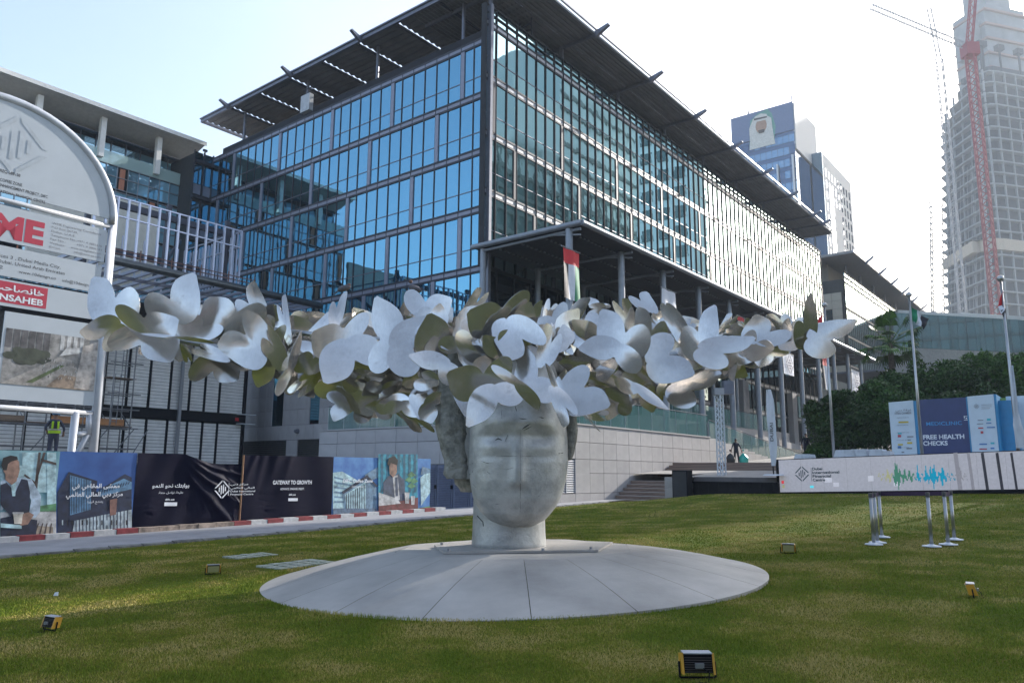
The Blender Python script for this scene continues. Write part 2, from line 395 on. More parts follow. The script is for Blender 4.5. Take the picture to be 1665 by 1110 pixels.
# floor slabs / core behind the glass
core = MB(); core.box(.35, 72.6, .35, 34.3, 15.3, 31.0); core.box(.35, 72.6, 2.2, 34.3, -1, 15.2); core.box(6, 66, 6, 30, 31, 32.6)
core.build('core', mat('dim_interior', (.03, .035, .04), .9), BLD)
panes = []   # (distance, plane, s0,s1,z0,z1, material)
def facade(plane, s0, s1, mod, bands, ztop, zbot, gm, fin, finw, side, thick_rule, tr=1.15, names='spandrel'):
    """plane 'L': a = side, runs in b, faces -a.   plane 'R': b = side, runs in a, faces -b"""
    def B(mb, u0, u1, n0, n1, z0, z1, mi=0):
        if plane == 'L': mb.box(side - n1, side - n0, u0, u1, z0, z1, mi)
        else: mb.box(u0, u1, side - n1, side - n0, z0, z1, mi)
    n = int(round((s1 - s0) / mod)); mod = (s1 - s0) / n
    edges = sorted(bands + [zbot - .0]) 
    for i in range(n + 1):
        s = s0 + i * mod
        mb = MB(); B(mb, s - finw / 2, s + finw / 2, -.02, fin, zbot, ztop); 
        mb.build('mullion', M_FRAME if plane == 'L' else M_FIN2, BLD)
    for z in bands:
        mb = MB(); B(mb, s0, s1, -.02, .085, z + .13, z + .27, 0); B(mb, s0, s1, -.02, .085, z - .27, z - .13, 0); B(mb, s0, s1, -.02, .055, z - .13, z + .13, 1)
        mb.build(names, [M_FRAME, M_SPAN if plane == 'L' else M_FIN], BLD)
    zs = sorted(bands)
    cells = []
    lo = zbot
    for z in zs:
        if z - .27 - lo > .5: cells.append((lo, z - .27))
        lo = z + .27
    if ztop - lo > .5: cells.append((lo, ztop))
    for fi, (z0, z1) in enumerate(cells):
        for i in range(n):
            a0, a1 = s0 + i * mod + finw / 2, s0 + (i + 1) * mod - finw / 2
            if thick_rule(fi, i):
                mb = MB(); B(mb, a0 + (a1 - a0) * .72, a1 + .01, -.01, .10, z0, z1); mb.build('solid_panel', M_SPAN if plane == 'L' else M_FRAME, BLD); a1 = a0 + (a1 - a0) * .72
            parts = [(z0, z0 + tr - .03), (z0 + tr + .03, z1)] if (tr and z1 - z0 > 2.4) else [(z0, z1)]
            if len(parts) == 2 and fi < 50:
                TRB.append((plane, a0, a1, z0 + tr - .03, z0 + tr + .03, side))
            for (q0, q1) in parts:
                P = site(side, (a0 + a1) / 2, q0) if plane == 'L' else site((a0 + a1) / 2, side, q0)
                panes.append(((P - EYE).length, plane, a0, a1, q0, q1, gm, side))
TRB = []
M_SPAN = mat('spandrel_panel', (.20, .21, .27), .4, .3, .06)
M_FIN2 = mat('mullion_right', (.035, .038, .045), .7, 0, .1, spec=.1)
LB = [10.85, 14.85, 18.9, 22.95, 27.0, 31.0]
facade('L', 0.12, 34.4, 1.163, LB, 31.3, 10.2, M_GL, .075, .06, 0, lambda f, i: (i + 2 * f) % 6 == 3)
RB = [16.0, 20.0, 24.05, 28.15, 32.1]
facade('R', -.4, 73.6, 1.156, RB, 33.4, 15.0, M_GR, .115, .055, 0, lambda f, i: (i + 2 * f) % 7 == 6 and f < 4, tr=1.2)
tb = MB()
for (pl, a0, a1, z0, z1, sd) in TRB:
    if pl == 'L': tb.box(sd - .05, sd, a0, a1, z0, z1)
    else: tb.box(a0, a1, sd - .05, sd, z0, z1)
o = tb.build('transoms', M_FRAME2, BLD); o['kind'] = 'stuff'
# extra rails of the parapet screen and the end fin
pr_ = MB(); pr_.box(-.4, 73.6, -.12, -.0, 33.36, 33.46); pr_.box(-.46, -.36, -.14, .3, 14.9, 33.46); pr_.box(-.4, 73.6, -.12, 0, 32.78, 32.86)
pr_.build('parapet_rail', M_FIN2, BLD)
cf = MB(); cf.box(-.16, .1, -.34, .1, 10.2, 33.45); cf.build('corner_post', M_FRAME2, BLD)
# shopfront behind the portico
SHB = [5.9, 8.9, 12.2]
facade('R', .6, 73, 1.9, SHB, 15.2, 4.2, M_GD, .12, .09, 1.2, lambda f, i: False, tr=0, names='shop_beam')
facade('L', .3, 8.4, 1.16, [6.6, 8.6], 10.1, 4.2, M_GD, .10, .07, .02, lambda f, i: False, tr=0, names='shop_beam')
for i, a in enumerate([5, 12.5, 15.5, 22.5, 29.5, 37, 44, 52, 60]):
    mb = MB(); mb.box(a, a + 1.6, .5, 1.4, 4.2, 8.2 if i % 2 else 12); mb.build('pier', M_STONED, BLD)
panes.sort(key=lambda p: p[0])
rest = {}
for k, (d, pl, a0, a1, z0, z1, gm, sd) in enumerate(panes):
    if k < 300:
        t = random.gauss(0, .0016); t2 = random.gauss(0, .0012)
        if pl == 'L': bx('window_pane', gm, BLD, sd - .02, sd + .02, a0, a1, z0, z1, (0, t2, t))
        else: bx('window_pane', gm, BLD, a0, a1, sd - .02, sd + .02, z0, z1, (t2, 0, t))
    else:
        mb = rest.setdefault(gm.name, MB()); j = random.uniform(-.003, .003)
        if pl == 'L': mb.box(sd - .02 + j, sd + .02, a0, a1, z0, z1)
        else: mb.box(a0, a1, sd - .02 + j, sd + .02, z0, z1)
for nme, mb in rest.items():
    o = mb.build('glazing', MATS[nme], BLD); o['kind'] = 'stuff'

# roof: corrugated sheets over beams, posts and fins
def corr(mb, x0, x1, y0, y1, z, t=.07, pitch=.42, along='b'):
    """corrugated soffit sheet whose ribs run along 'b' or 'a'"""
    if along == 'b':
        n = max(2, int((x1 - x0) / (pitch / 4))); pts = []
        for i in range(n + 1):
            x = x0 + (x1 - x0) * i / n; zz = z + t * (.5 + .5 * sin(2 * PI * (x - x0) / pitch)); pts.append((x, zz))
        mb.ring_surface([[(x, y0, zz) for x, zz in pts], [(x, y1, zz) for x, zz in pts]], close=False, cap0=False, cap1=False)
        mb.ring_surface([[(x, y1, zz + .03) for x, zz in pts], [(x, y0, zz + .03) for x, zz in pts]], close=False, cap0=False, cap1=False)
    else:
        n = max(2, int((y1 - y0) / (pitch / 4))); pts = []
        for i in range(n + 1):
            y = y0 + (y1 - y0) * i / n; zz = z + t * (.5 + .5 * sin(2 * PI * (y - y0) / pitch)); pts.append((y, zz))
        mb.ring_surface([[(x1, y, zz) for y, zz in pts], [(x0, y, zz) for y, zz in pts]], close=False, cap0=False, cap1=False)
        mb.ring_surface([[(x0, y, zz + .03) for y, zz in pts], [(x1, y, zz + .03) for y, zz in pts]], close=False, cap0=False, cap1=False)
ZR = 35.35
b = 36.3
gaps = [36.2, 31.5, 27.0, 22.5, 18.0, 13.5, 9.0, 4.5, 0.2]
for i in range(len(gaps) - 1):
    mb = MB(); corr(mb, -.2, 5.6, gaps[i + 1] + .10, gaps[i] - .10, ZR + .12, .16, .62)
    mb.build('roof_sheet', M_SOFFIT, BLD)
for i in range(18):
    a0 = -.2 + i * 4.1
    mb = MB(); corr(mb, a0, min(a0 + 4.08, 72.3), -2.0, .2, ZR + .1, .1, .36, 'a'); corr(mb, a0, min(a0 + 4.08, 72.3), .2, 7.5, ZR + .1, .1, .36, 'a')
    mb.build('roof_sheet', M_SOFFIT, BLD)
mb = MB(); mb.box(-.5, -.3, -2.2, 36.5, ZR, ZR + .42); mb.box(-.3, 5.7, 36.3, 36.5, ZR, ZR + .3); mb.box(-.62, -.5, -2.2, 36.5, ZR + .30, ZR + .42)
mb.build('roof_edge_beam', M_FRAME2, BLD)
mb = MB(); mb.box(-.5, 72.4, -2.28, -2.08, ZR, ZR + .16); mb.box(-.5, 72.4, -2.5, -2.36, ZR + .24, ZR + .40); mb.box(72.3, 72.5, -2.2, 7.5, ZR, ZR + .3)
mb.build('roof_edge_beam', M_FIN, BLD)
for k in range(1, 8):   # purlins on the left strip
    mb = MB(); mb.box(-.3, 5.7, gaps[k] - .06, gaps[k] + .06, ZR - .06, ZR + .14); mb.build('roof_beam', M_FRAME, BLD)
for b in (31.4, 21.8, 12.8, 3.6):
    mb = MB(); mb.prism([(-.5, b - .1, ZR + .2), (-1.5, b - .05, ZR + .5), (-1.55, b - .05, ZR + .38), (-.55, b - .1, ZR - .22)], (0, .28, 0)); mb.build('roof_fin', M_FRAME2, BLD)
    mb = MB(); mb.tube((1, b - .3, 31.2), (1, b - .3, ZR + .1), .13, n=8); mb.build('roof_post', M_FRAME2, BLD)
for a in [1.2 + 8.83 * k for k in range(8)] + [67.3]:
    mb = MB(); mb.prism([(a - .1, -2.2, ZR + .2), (a - .05, -3.45, ZR + .5), (a - .05, -3.5, ZR + .36), (a - .1, -2.25, ZR - .28)], (.3, 0, 0)); mb.build('roof_fin', M_FRAME2, BLD)
    mb = MB(); mb.box(a - .08, a + .08, -2.2, 7.4, ZR - .16, ZR + .08); mb.build('roof_beam', M_FRAME2, BLD)
    mb = MB(); mb.tube((a, .9, 32), (a, .9, ZR), .17, n=8); mb.build('roof_post', M_FRAME2, BLD)
# lattice screen and plant wall on the roof deck
mb = MB()
mb.box(5.4, 5.6, .4, 34.2, 31.2, 32.7)
for z in (33.0, 33.5, 34.0, 34.5, 35.0): mb.box(5.42, 5.52, .4, 34.2, z, z + .12)
b = .4
while b < 34: mb.box(5.4, 5.54, b, b + .1, 32.7, ZR + .2); b += 1.13
for k in range(8): mb.prism([(5.3, .4 + k * 4.5, 32.7), (5.3, .7 + k * 4.5, 32.7), (5.3, 2.6 + k * 4.5, ZR), (5.3, 2.3 + k * 4.5, ZR)], (.1, 0, 0))
mb.build('roof_screen', M_FRAME, BLD)
mb = MB()
for i in range(26): mb.box(.75, .8, .4, 34.2, 31.3 + i * .045, 31.32 + i * .045)
mb.box(.8, .85, .4, 34.2, 31.2, 32.5); mb.build('deck_parapet', M_FRAME, BLD)
mb = MB(); mb.box(3.2, 5.4, 24.5, 34, 31.2, 34.6); mb.build('plant_room', mat('bronze_louvre', (.10, .085, .07), .6, .3, .2, 4, stretch=(1, 1, 12)), BLD)
# hanging maintenance cradle
mc = MB(); mc.box(-.45, -.05, 19.2, 20.4, 31.5, 33.0); cr = mc.build('cradle', mat('cradle_grey', (.38, .40, .43), .5), BLD)
mc = MB()
for q in (19.4, 20.2): mc.tube((-.25, q, 33), (-.25, q - .1, 33.6), .03, n=5)
mc.tube((-.25, 19.2, 33.6), (-.25, 20.4, 33.6), .04, n=5); mc.build('cradle_frame', M_FRAME, cr)

# stone base on the left
mb = MB(); mb.box(.1, .5, 8.4, 26.6, -1, 10.2); mb.build('stone_backing', M_JOINT, BLD)
holes = [(21.0, 22.5, 5.35, 9.4), (16.4, 17.6, 5.35, 7.8), (16.4, 17.6, 7.8, 9.4), (10.5, 11.6, 5.35, 7.7)]
nb_ = 17; rows = [4.2, 5.35, 6.55, 7.75, 8.95, 10.17]
for j in range(len(rows) - 1):
    for i in range(nb_):
        b0 = 8.4 + 18.15 * i / nb_; b1 = 8.4 + 18.15 * (i + 1) / nb_; z0, z1 = rows[j], rows[j + 1]
        hs = [h for h in holes if h[0] < b1 - .05 and h[1] > b0 + .05 and h[2] < z1 - .02 and h[3] > z0 + .02]
        segs = [(b0, b1)]
        for h in hs:
            ns = []
            for s in segs:
                if h[0] > s[0] + .08: ns.append((s[0], min(s[1], h[0])))
                if h[1] < s[1] - .08: ns.append((max(s[0], h[1]), s[1]))
            segs = ns
        if hs and hs[0][3] < z1 - .3 and not segs: bx('stone_panel', M_STONED, BLD, 0, .1, b0 + .012, b1 - .012, hs[0][3], z1 - .012)
        for s in segs: bx('stone_panel', M_STONED, BLD, random.uniform(-.004, .004), .1, s[0] + .012, s[1] - .012, z0 + .012, z1 - .012)
for h in holes:
    if h[2] > 7: continue
    z1 = 9.4 if h[0] == 16.4 else h[3]
    bx('window_pane', M_GL, BLD, .06, .09, h[0] + .03, h[1] - .03, h[2], z1)
# louvred plant openings under the stone
for (b0, b1) in ((20.3, 26.3), (14.9, 18.9), (9, 13.6)):
    lv = MB(); lv.box(.28, .3, b0, b1, 0, 4.18); pv = lv.build('louvre', M_BLACK, BLD)
    lv = MB()
    for k in range(26): lv.prism([(.02, b0, 4.1 - k * .16), (.2, b0, 4.18 - k * .16), (.2, b0, 4.16 - k * .16), (.02, b0, 4.08 - k * .16)], (0, b1 - b0, 0))
    lv.build('louvre_slats', M_FRAME, pv)
for (b0, b1) in ((26.3, 26.6), (18.9, 20.3), (13.6, 14.9), (8.4, 9)):
    for z in range(4): bx('stone_panel', M_STONED, BLD, -.01, .3, b0 + .01, b1 - .01, z * 1.05 + .01 - .02, z * 1.05 + 1.03)
# wall lamp on the stone
mb = MB(); mb.tube((-.3, 18.9, 4.85), (0, 18.9, 4.85), .12, .2, n=10); mb.build('wall_lamp', M_FRAME2, BLD)

# ------------------------------------------------------------------ entrance portico
PT = thing('entrance_portico', 'long flat dark entrance canopy on slender grey columns along the right facade', 'portico', (-1.4, -8.3, 4.2))
mb = MB(); mb.box(-1.3, 66, -8.1, -.12, 15.75, 16.05); mb.build('canopy_slab', mat('canopy_dark', (.035, .036, .042), .6, .2, .2), PT)
mb = MB(); mb.tube((-1.4, -8.3, 15.85), (66, -8.3, 15.85), .17, n=12); mb.tube((-1.4, -8.3, 15.85), (-1.4, 0, 15.85), .17, n=12)
mb.build('edge_tube', M_STEEL, PT)
for a in [-1.2, 4.7, 10.4, 16.1, 21.8, 27.5, 33.3, 39.1, 44.8, 50.4, 56, 61.6]:
    m2 = MB(); m2.tube((a, -8.1, 15.55), (a, -.6, 15.55), .09, n=8); m2.tube((a, -8.1, 15.2), (a, -6, 15.55), .05, n=6); m2.build('cross_beam', M_STEEL, PT)
for bb in (-7.0, -5.2, -3.4, -1.6):   # perforated tray rows
    m2 = MB()
    for k in range(150):
        m2.box(-1 + k * .44, -.8 + k * .44, bb - .06, bb + .06, 15.62, 15.70)
    m2.build('ceiling_track', mat('track_grey', (.13, .13, .14), .5, .4), PT)['kind'] = 'stuff'
for i, a in enumerate([-1.2, 4.7, 10.4, 16.1, 21.8, 27.5, 33.3, 39.1, 44.8, 50.4, 56, 61.6]):
    mb = MB(); mb.tube((a, -7.3 if i else -7.3, 3.9), (a, -7.3, 15.7), .22, n=12); mb.build('column', M_STEEL, PT)
for a in [-1.1, 4.7, 10.4, 16.1, 21.8, 27.5, 33.3, 39.1, 44.8]:
    mb = MB(); mb.tube((a, -.7, 3.9), (a, -.7, 15.7), .2, n=12); mb.build('column', M_STEEL, PT)

# ------------------------------------------------------------------ podium terrace
PD = thing('podium_terrace', 'stone clad podium terrace with retaining walls around the foot of the office block', 'terrace', (-6, -9, 0))
mb = MB(); mb.box(-5.9, .0, -8.9, 8.4, -1, 4.12); mb.box(0, 14, -8.9, 1, -1, 4.12); mb.box(14, 40, -8.0, 1, -1, 4.12); mb.build('terrace_core', M_JOINT, PD)
zr = [-.35, .75, 1.78, 2.5, 3.38, 4.25]
def tile(x0, x1, y0, y1, z0, z1): bx('stone_panel', M_STONE, PD, x0, x1, y0, y1, z0, z1)
lvh = (-5.0, -3.2)   # louvre window in the right wall
def wall_top(a): return 4.25 if a < 13.5 else 4.25 - (a - 13.5) * .105
na = 34
for j in range(5):
    for i in range(na):
        a0 = -6 + i * 1.38; a1 = a0 + 1.38; z0, z1 = zr[j], zr[j + 1]
        if a0 > 38: break
        z1 = min(z1, wall_top(a0)); 
        if z1 - z0 < .1: continue
        if a0 < lvh[1] - .1 and a1 > lvh[0] + .1 and 1 <= j <= 2:
            continue
        tile(a0 + .012, a1 - .012, -9 + random.uniform(-.004, .004), -8.9, z0 + .012, z1 - .012)
tile(-6 + .01, -5.01, -9, -8.9, .76, 2.49); tile(-3.19, -1.9, -9, -8.9, .76, 2.49)
lo_ = MB(); lo_.box(-5, -3.2, -8.93, -8.9, .76, 2.49); L1 = lo_.build('louvre', M_BLACK, PD)
lo_ = MB()
for k in range(15):
    z = .8 + k * .112; lo_.prism([(-4.95, -8.99, z), (-4.95, -8.93, z + .09), (-4.95, -8.92, z + .09), (-4.95, -8.98, z)], (1.72, 0, 0))
for a in (-4.97, -4.1, -3.24): lo_.box(a - .03, a + .03, -9.0, -8.92, .78, 2.47)
lo_.build('louvre_slats', mat('louvre_silver', (.26, .27, .31), .6, .0, .05), L1)
# left flank of the podium
zl = [-.4, .9, 2.2, 3.45, 4.25]
door = (-5.4, -.6)
for j in range(4):
    for i in range(10):
        b0 = -9 + i * 1.745; b1 = b0 + 1.745; z0, z1 = zl[j], zl[j + 1]
        if b1 > door[0] and b0 < door[1] and j < 2: continue
        bx('stone_panel', M_STONED, PD, -6 + random.uniform(-.004, .004), -5.9, b0 + .012, b1 - .012, z0 + .012, z1 - .012)
bx('coping', M_STONED, PD, -6.06, -5.7, -9.05, 8.45, 4.26, 4.34); bx('coping', M_STONE, PD, -6.0, 13.4, -9.05, -8.7, 4.262, 4.342)
# louvred plant doors
for k in range(4):
    b0 = door[0] + k * 1.2; d = MB(); d.box(-5.97, -5.92, b0 + .02, b0 + 1.18, -.3, 2.18); D = d.build('plant_door', mat('door_blue_grey', (.10, .12, .19), .5, .2, .08), PD)
    d = MB()
    for q in range(24): d.prism([(-5.975, b0 + .12, -.1 + q * .092), (-6.03, b0 + .12, -.13 + q * .092), (-6.03, b0 + .12, -.115 + q * .092), (-5.975, b0 + .12, -.07 + q * .092)], (0, .94, 0))
    d.build('door_slats', mat('door_slat_blue', (.15, .17, .26), .45, .3, .08), D)
    d = MB(); d.box(-6.06, -5.97, b0 + .03, b0 + .11, .9, 1.1); d.build('door_handle', M_BLACK, D)
sg = MB(); sg.box(-6.07, -6.05, -4.0, -3.7, 1.25, 1.65, 0); sg.box(-6.075, -6.07, -3.98, -3.72, 1.27, 1.4, 1); sg.build('warning_sign', [M_WHITE, mat('sign_red', (.5, .02, .03), .5)], PD)
# glass balustrade on the left flank and along the front
def balus(pts, name, n_posts=True, h=1.15, th=PD, lab=None):
    for k in range(len(pts) - 1):
        p, q = Vector(pts[k]), Vector(pts[k + 1]); L = (q - p).length; n = max(1, int(L / 1.5)); d = (q - p) / n
        for i in range(n):
            s = p + d * (i + .02); e = p + d * (i + .98); nn = (q - p).cross(UP).normalized() * .01
            mb = MB(); mb.prism([s - UP * .2, e - UP * .2, e + UP * (h - .08), s + UP * (h - .08)], nn * 1.5); mb.build('glass_panel', M_GRAIL, th)
            if n_posts: 
                mb = MB(); P = p + d * i; mb.tube(P - UP * .1, P + UP * (h - .05), .025, n=6); mb.build('baluster', M_FIN, th)
        mb = MB(); mb.tube(p + UP * h, q + UP * h, .035, n=8); mb.build('handrail', mat('rail_grey', (.13, .14, .15), .85, 0, .1, spec=.08), th)
balus([(-5.8, 7.9, 4.3), (-5.8, -8.8, 4.3), (13.4, -8.85, 4.3)], 'b', h=1.5)
balus([(13.5, -8.9, 4.25), (38, -8.9, 1.85 + .1)], 'b', h=1.25)
balus([(16, -4.2, 6.2), (40, -4.2, 6.2)], 'b', h=1.3)
mb = MB(); mb.box(14, 44, -4.2, 0, 3.9, 6.1); mb.prism([(18, -7, 4), (40, -7, 4), (40, -7, 4.6), (18, -7, 5.6)], (0, 2.5, 0)); mb.build('upper_terrace', M_STONE, PD)
# stairs up to the plaza
ST = thing('stone_stairs', 'short flight of brown stone steps beside the retaining wall at the lawn corner', 'stairs', (0, -11, .3))
M_STEP = mat('brown_step', (.30, .215, .17), .8, 0, .35, 5, .3, 30)
for k in range(6):
    bx('step', M_STEP, ST, .2 + k * .42, 3.2, -12.6, -9.06, .2 + k * .2, .4 + k * .2 - .02)
    bx('tread_edge', M_STONE, ST, .17 + k * .42, .6 + k * .42, -12.6, -9.06, .382 + k * .2, .405 + k * .2)
bx('pillar', M_STONE, ST, -.5, .3, -13.4, -12.62, -.2, 1.05); bx('pillar', M_STONE, ST, -.5, 2.6, -13.4, -12.62, 1.06, 1.62)
for k in range(5): bx('step', M_STEP, ST, 5.5 + k * .5, 9, -22, -9.1, 1.62 + k * .17, 1.8 + k * .17)
# ------------------------------------------------------------------ left rear wing with the white edged roof
LW = thing('rear_wing_building', 'blue glass office wing with white roof edge and terracotta strips at left rear', 'office building', (-10, 37, 0))
M_WEDGE = mat('white_roof_edge', (.80, .79, .76), .5, 0, .05)
M_TERRA = mat('terracotta_strip', (.50, .20, .12), .7, 0, .1)
M_GW = glassmat('wing_glass', (.50, .72, .82), (.22, .42, .54), .5)
mb = MB(); mb.box(-18.2, -.8, 39.2, 50, -1, 33.0); mb.box(-18.2, -.8, 37.3, 39.3, -1, 28.8); mb.build('core', MATS['dim_interior'], LW)
mb = MB(); mb.box(-18.5, -.2, 35.6, 50, 32.95, 33.1); mb.box(-18.5, -.2, 35.5, 35.6, 32.75, 33.12); mb.prism([(-18.5, 35.7, 32.95), (-18.5, 39.3, 31.9), (-18.5, 39.3, 32.9)], (18.3, 0, 0)); mb.build('roof', M_WEDGE, LW)
for a in (-14.4, -9.25, -4.2): mb = MB(); mb.box(a - .22, a + .22, 36.6, 37.1, 28.9, 32.5); mb.build('column', M_WEDGE, LW)
for i in range(13):
    a = -18.2 + i * 1.34
    bx('window_pane', M_GW, LW, a + .04, a + 1.34, 39.08, 39.12, 28.9, 31.3)
mb = MB()
for i in range(13): a = -18.2 + i * 1.34; mb.box(a - .04, a + .04, 38.98, 39.08, 28.8, 32)
for k in range(7): mb.box(-18.2, -.8, 37.6 + k * .2, 37.7 + k * .2, 31.35 + k * .05, 31.4 + k * .05)
mb.build('louvre_shade', M_FRAME2, LW)['kind'] = 'stuff'
mb = MB(); mb.box(-18.2, -.8, 37.0, 37.04, 28.6, 29.75); mb.build('terrace_glass', trans_glass('rail_pale', (.45, .6, .58), .6), LW)
ed = [(-18.2 + i * .967) for i in range(19)]
for j, (z0, z1) in enumerate(((10.5, 14.2), (14.6, 18.2), (18.6, 22.3), (22.6, 26.2), (26.5, 28.5))):
    for i in range(18):
        a0, a1 = ed[i], ed[i + 1]
        if (i + j * 3) % 7 == 2: bx('terracotta_panel', M_TERRA, LW, a0 + .25, a1 - .25, 37.08, 37.2, z0, z1)
        elif j >= 2: bx('window_pane', M_GW, LW, a0 + .03, a1 - .03, 37.1 + random.uniform(-.004, .004), 37.2, z0, z1)
mb = MB()
for a in ed: mb.box(a - .025, a + .025, 37.0, 37.1, 10, 28.6)
for z in (14.3, 14.55, 18.3, 18.55, 19.6, 22.35, 22.6, 23.6, 26.25, 26.5, 27.6, 28.6): mb.box(-18.2, -.8, 37.02, 37.1, z - .03, z + .03)
mb.build('curtain_grid', M_FIN, LW)['kind'] = 'stuff'
mb = MB(); mb.box(-18.2, -.8, 37.14, 37.3, 9, 18.5); mb.build('lower_glazing', M_GW, LW)
# linking block between wing and office block
LK = thing('link_block', 'narrow dark framed glass link closing the corner beside the office block', 'building', (-1.9, 34.5, 0))
mb = MB(); mb.box(-1.8, .3, 34.7, 39, -1, 31.3); mb.build('core', MATS['dim_interior'], LK)
for z0, z1 in ((11, 14.6), (15, 18.6), (19.1, 22.6), (23.2, 26.5), (27.3, 30.2), (30.6, 31.4)):
    for a0, a1 in ((-1.85, -.98), (-.9, -.02)):
        bx('window_pane', M_GL, LK, a0 + .04, a1 - .04, 34.5, 34.6, z0 + 1.0 if z1 - z0 > 2 else z0, z1)
        if z1 - z0 > 2: bx('grey_panel', M_SPAN, LK, a0 + .04, a1 - .04, 34.5, 34.6, z0, z0 + .94)
mb = MB()
for a in (-1.9, -.94, -.02): mb.box(a - .05, a + .05, 34.35, 34.5, 9, 31.5)
for z in (10.8, 14.8, 18.85, 22.9, 26.9, 30.4): mb.box(-1.95, 0, 34.1, 34.5, z - .14, z + .14)
mb.build('frame', M_FRAME, LK)
mb = MB(); mb.tube((-.6, 35, 31.3), (-.6, 35, 32.1), .08, n=6); mb.box(-.8, -.4, 34.9, 35.1, 31.9, 32.1); mb.build('roof_vent', M_FRAME2, LK)

# ------------------------------------------------------------------ second office block on the right
B2 = thing('second_office_building', 'second glass office block with stone flank and overhanging roof farther right', 'office building', (86, 0, 0))
mb = MB(); mb.box(86, 157, .3, 30, -1, 32); mb.build('core', MATS['dim_interior'], B2)
mb = MB(); mb.box(85.9, 86.2, .6, 30, 9, 29.8); mb.build('stone_flank', M_JOINT, B2)
for j in range(16):
    for i in range(9):
        z0 = 9.6 + j * 1.27; b0 = .6 + i * 1.5
        if i in (1, 2) and j in (7, 8, 9, 12, 13, 14)[0:6] and j % 4 != 3:
            if (i, j) in ((1, 12), (1, 7), (1, 3)):
                bx('window_pane', M_GL, B2, 85.85, 85.9, b0, b0 + 1.5, z0, z0 + 2.4)
            if j in (7, 8, 12, 13): continue
        bx('stone_panel', mat('cream_stone', (.42, .38, .31), .8, 0, .06), B2, 85.8, 85.9, b0 + .02, b0 + 1.48, z0 + .02, z0 + 1.25)
n2 = 62
for i in range(n2):
    a0 = 85.7 + i * 1.16
    for z0, z1 in ((9, 12), (12.6, 18), (18.6, 23.6), (24.2, 27.7), (28.2, 31.6), (31.9, 32.9)):
        pass
mb = MB()
for z0, z1 in ((9, 14), (14.6, 18), (18.6, 22.6), (23.1, 27.0), (27.5, 31.3), (31.5, 32.2), (32.3, 32.9)):
    for i in range(n2):
        a0 = 85.7 + i * 1.16; j = random.uniform(-.01, .01); mb.box(a0 + .03, a0 + 1.13, j, .05, z0, z1)
mb.build('glazing', M_GR, B2)['kind'] = 'stuff'
for i in range(n2 + 1):
    m2 = MB(); m2.box(85.7 + i * 1.16 - .04, 85.7 + i * 1.16 + .04, -.05, 0, 9, 33); m2.build('mullion', M_FIN2, B2)
mb = MB()
for z in (18.3, 22.85, 27.25, 31.4, 32.25, 33.0): mb.box(85.6, 157, -.05, .02, z - .12, z + .12)
mb.build('spandrel', M_FIN2, B2)
mb = MB(); mb.box(84.2, 160.5, -1.8, 14, 35.4, 35.8); mb.build('roof', mat('soffit_grey', (.24, .235, .24), .6, 0, .1), B2)
mb = MB(); mb.box(84.2, 160.5, -2.0, -1.8, 35.5, 35.9); mb.build('roof_edge_beam', M_FIN, B2)
for k in range(9):
    a = 91 + k * 8.6; m2 = MB(); m2.prism([(a - .1, -1.9, 35.4), (a, -3.3, 36.4), (a, -3.3, 36.1), (a - .1, -1.9, 34.9)], (.25, 0, 0)); m2.build('roof_fin', M_FRAME2, B2)
    m2 = MB(); m2.tube((a, 1, 32), (a, 1, 35.4), .2, n=6); m2.build('roof_post', M_FRAME2, B2)
mb = MB(); mb.box(88, 150, 3, 12, 32, 35.3); mb.build('roof_room', mat('bronze_wall', (.15, .13, .11), .7), B2)
mb = MB(); mb.box(70, 150, -8.3, -.3, 15.2, 15.45); mb.build('canopy', M_FRAME2, B2)
for k in range(12): m2 = MB(); m2.tube((72 + k * 6, -7.3, 4), (72 + k * 6, -7.3, 15.2), .22, n=8); m2.build('column', M_STEEL, B2)

# ------------------------------------------------------------------ far podium building on the right
def wbuild(name, label, cat, x, y, rz, z=0, group=None):
    o = thing(name, label, cat, (0, 0, 0), group, 'world'); o.location = (x, y, z); o.rotation_euler.z = rz; return o
FP = wbuild('far_mall_building', 'low blue glazed building with grey parapet behind the trees at far right', 'building', 118, 150, R(12), 0)
M_FG = glassmat('far_blue_glass', (.38, .55, .64), (.06, .10, .12), .35)
mb = MB(); mb.box(-48, 60, .4, 30, 0, 31); mb.build('core', MATS['dim_interior'], FP)
for i in range(54):
    bx('window_pane', M_FG, FP, -48 + i * 2, -46.08 + i * 2, 0, .3, 25.5, 32); bx('window_pane', M_FG, FP, -48 + i * 2, -46.08 + i * 2, .1, .3, 14, 20.4)
mb = MB(); mb.box(-49, 60, -.8, .4, 20.6, 25.3); mb.build('parapet', mat('far_grey_cladding', (.23, .24, .25), .7), FP)
mb = MB(); mb.box(-30, 10, 3, 20, 32, 33.5); mb.box(-46, -20, 1, 2, 32, 32.8); mb.build('roof_plant', M_WHITE, FP)

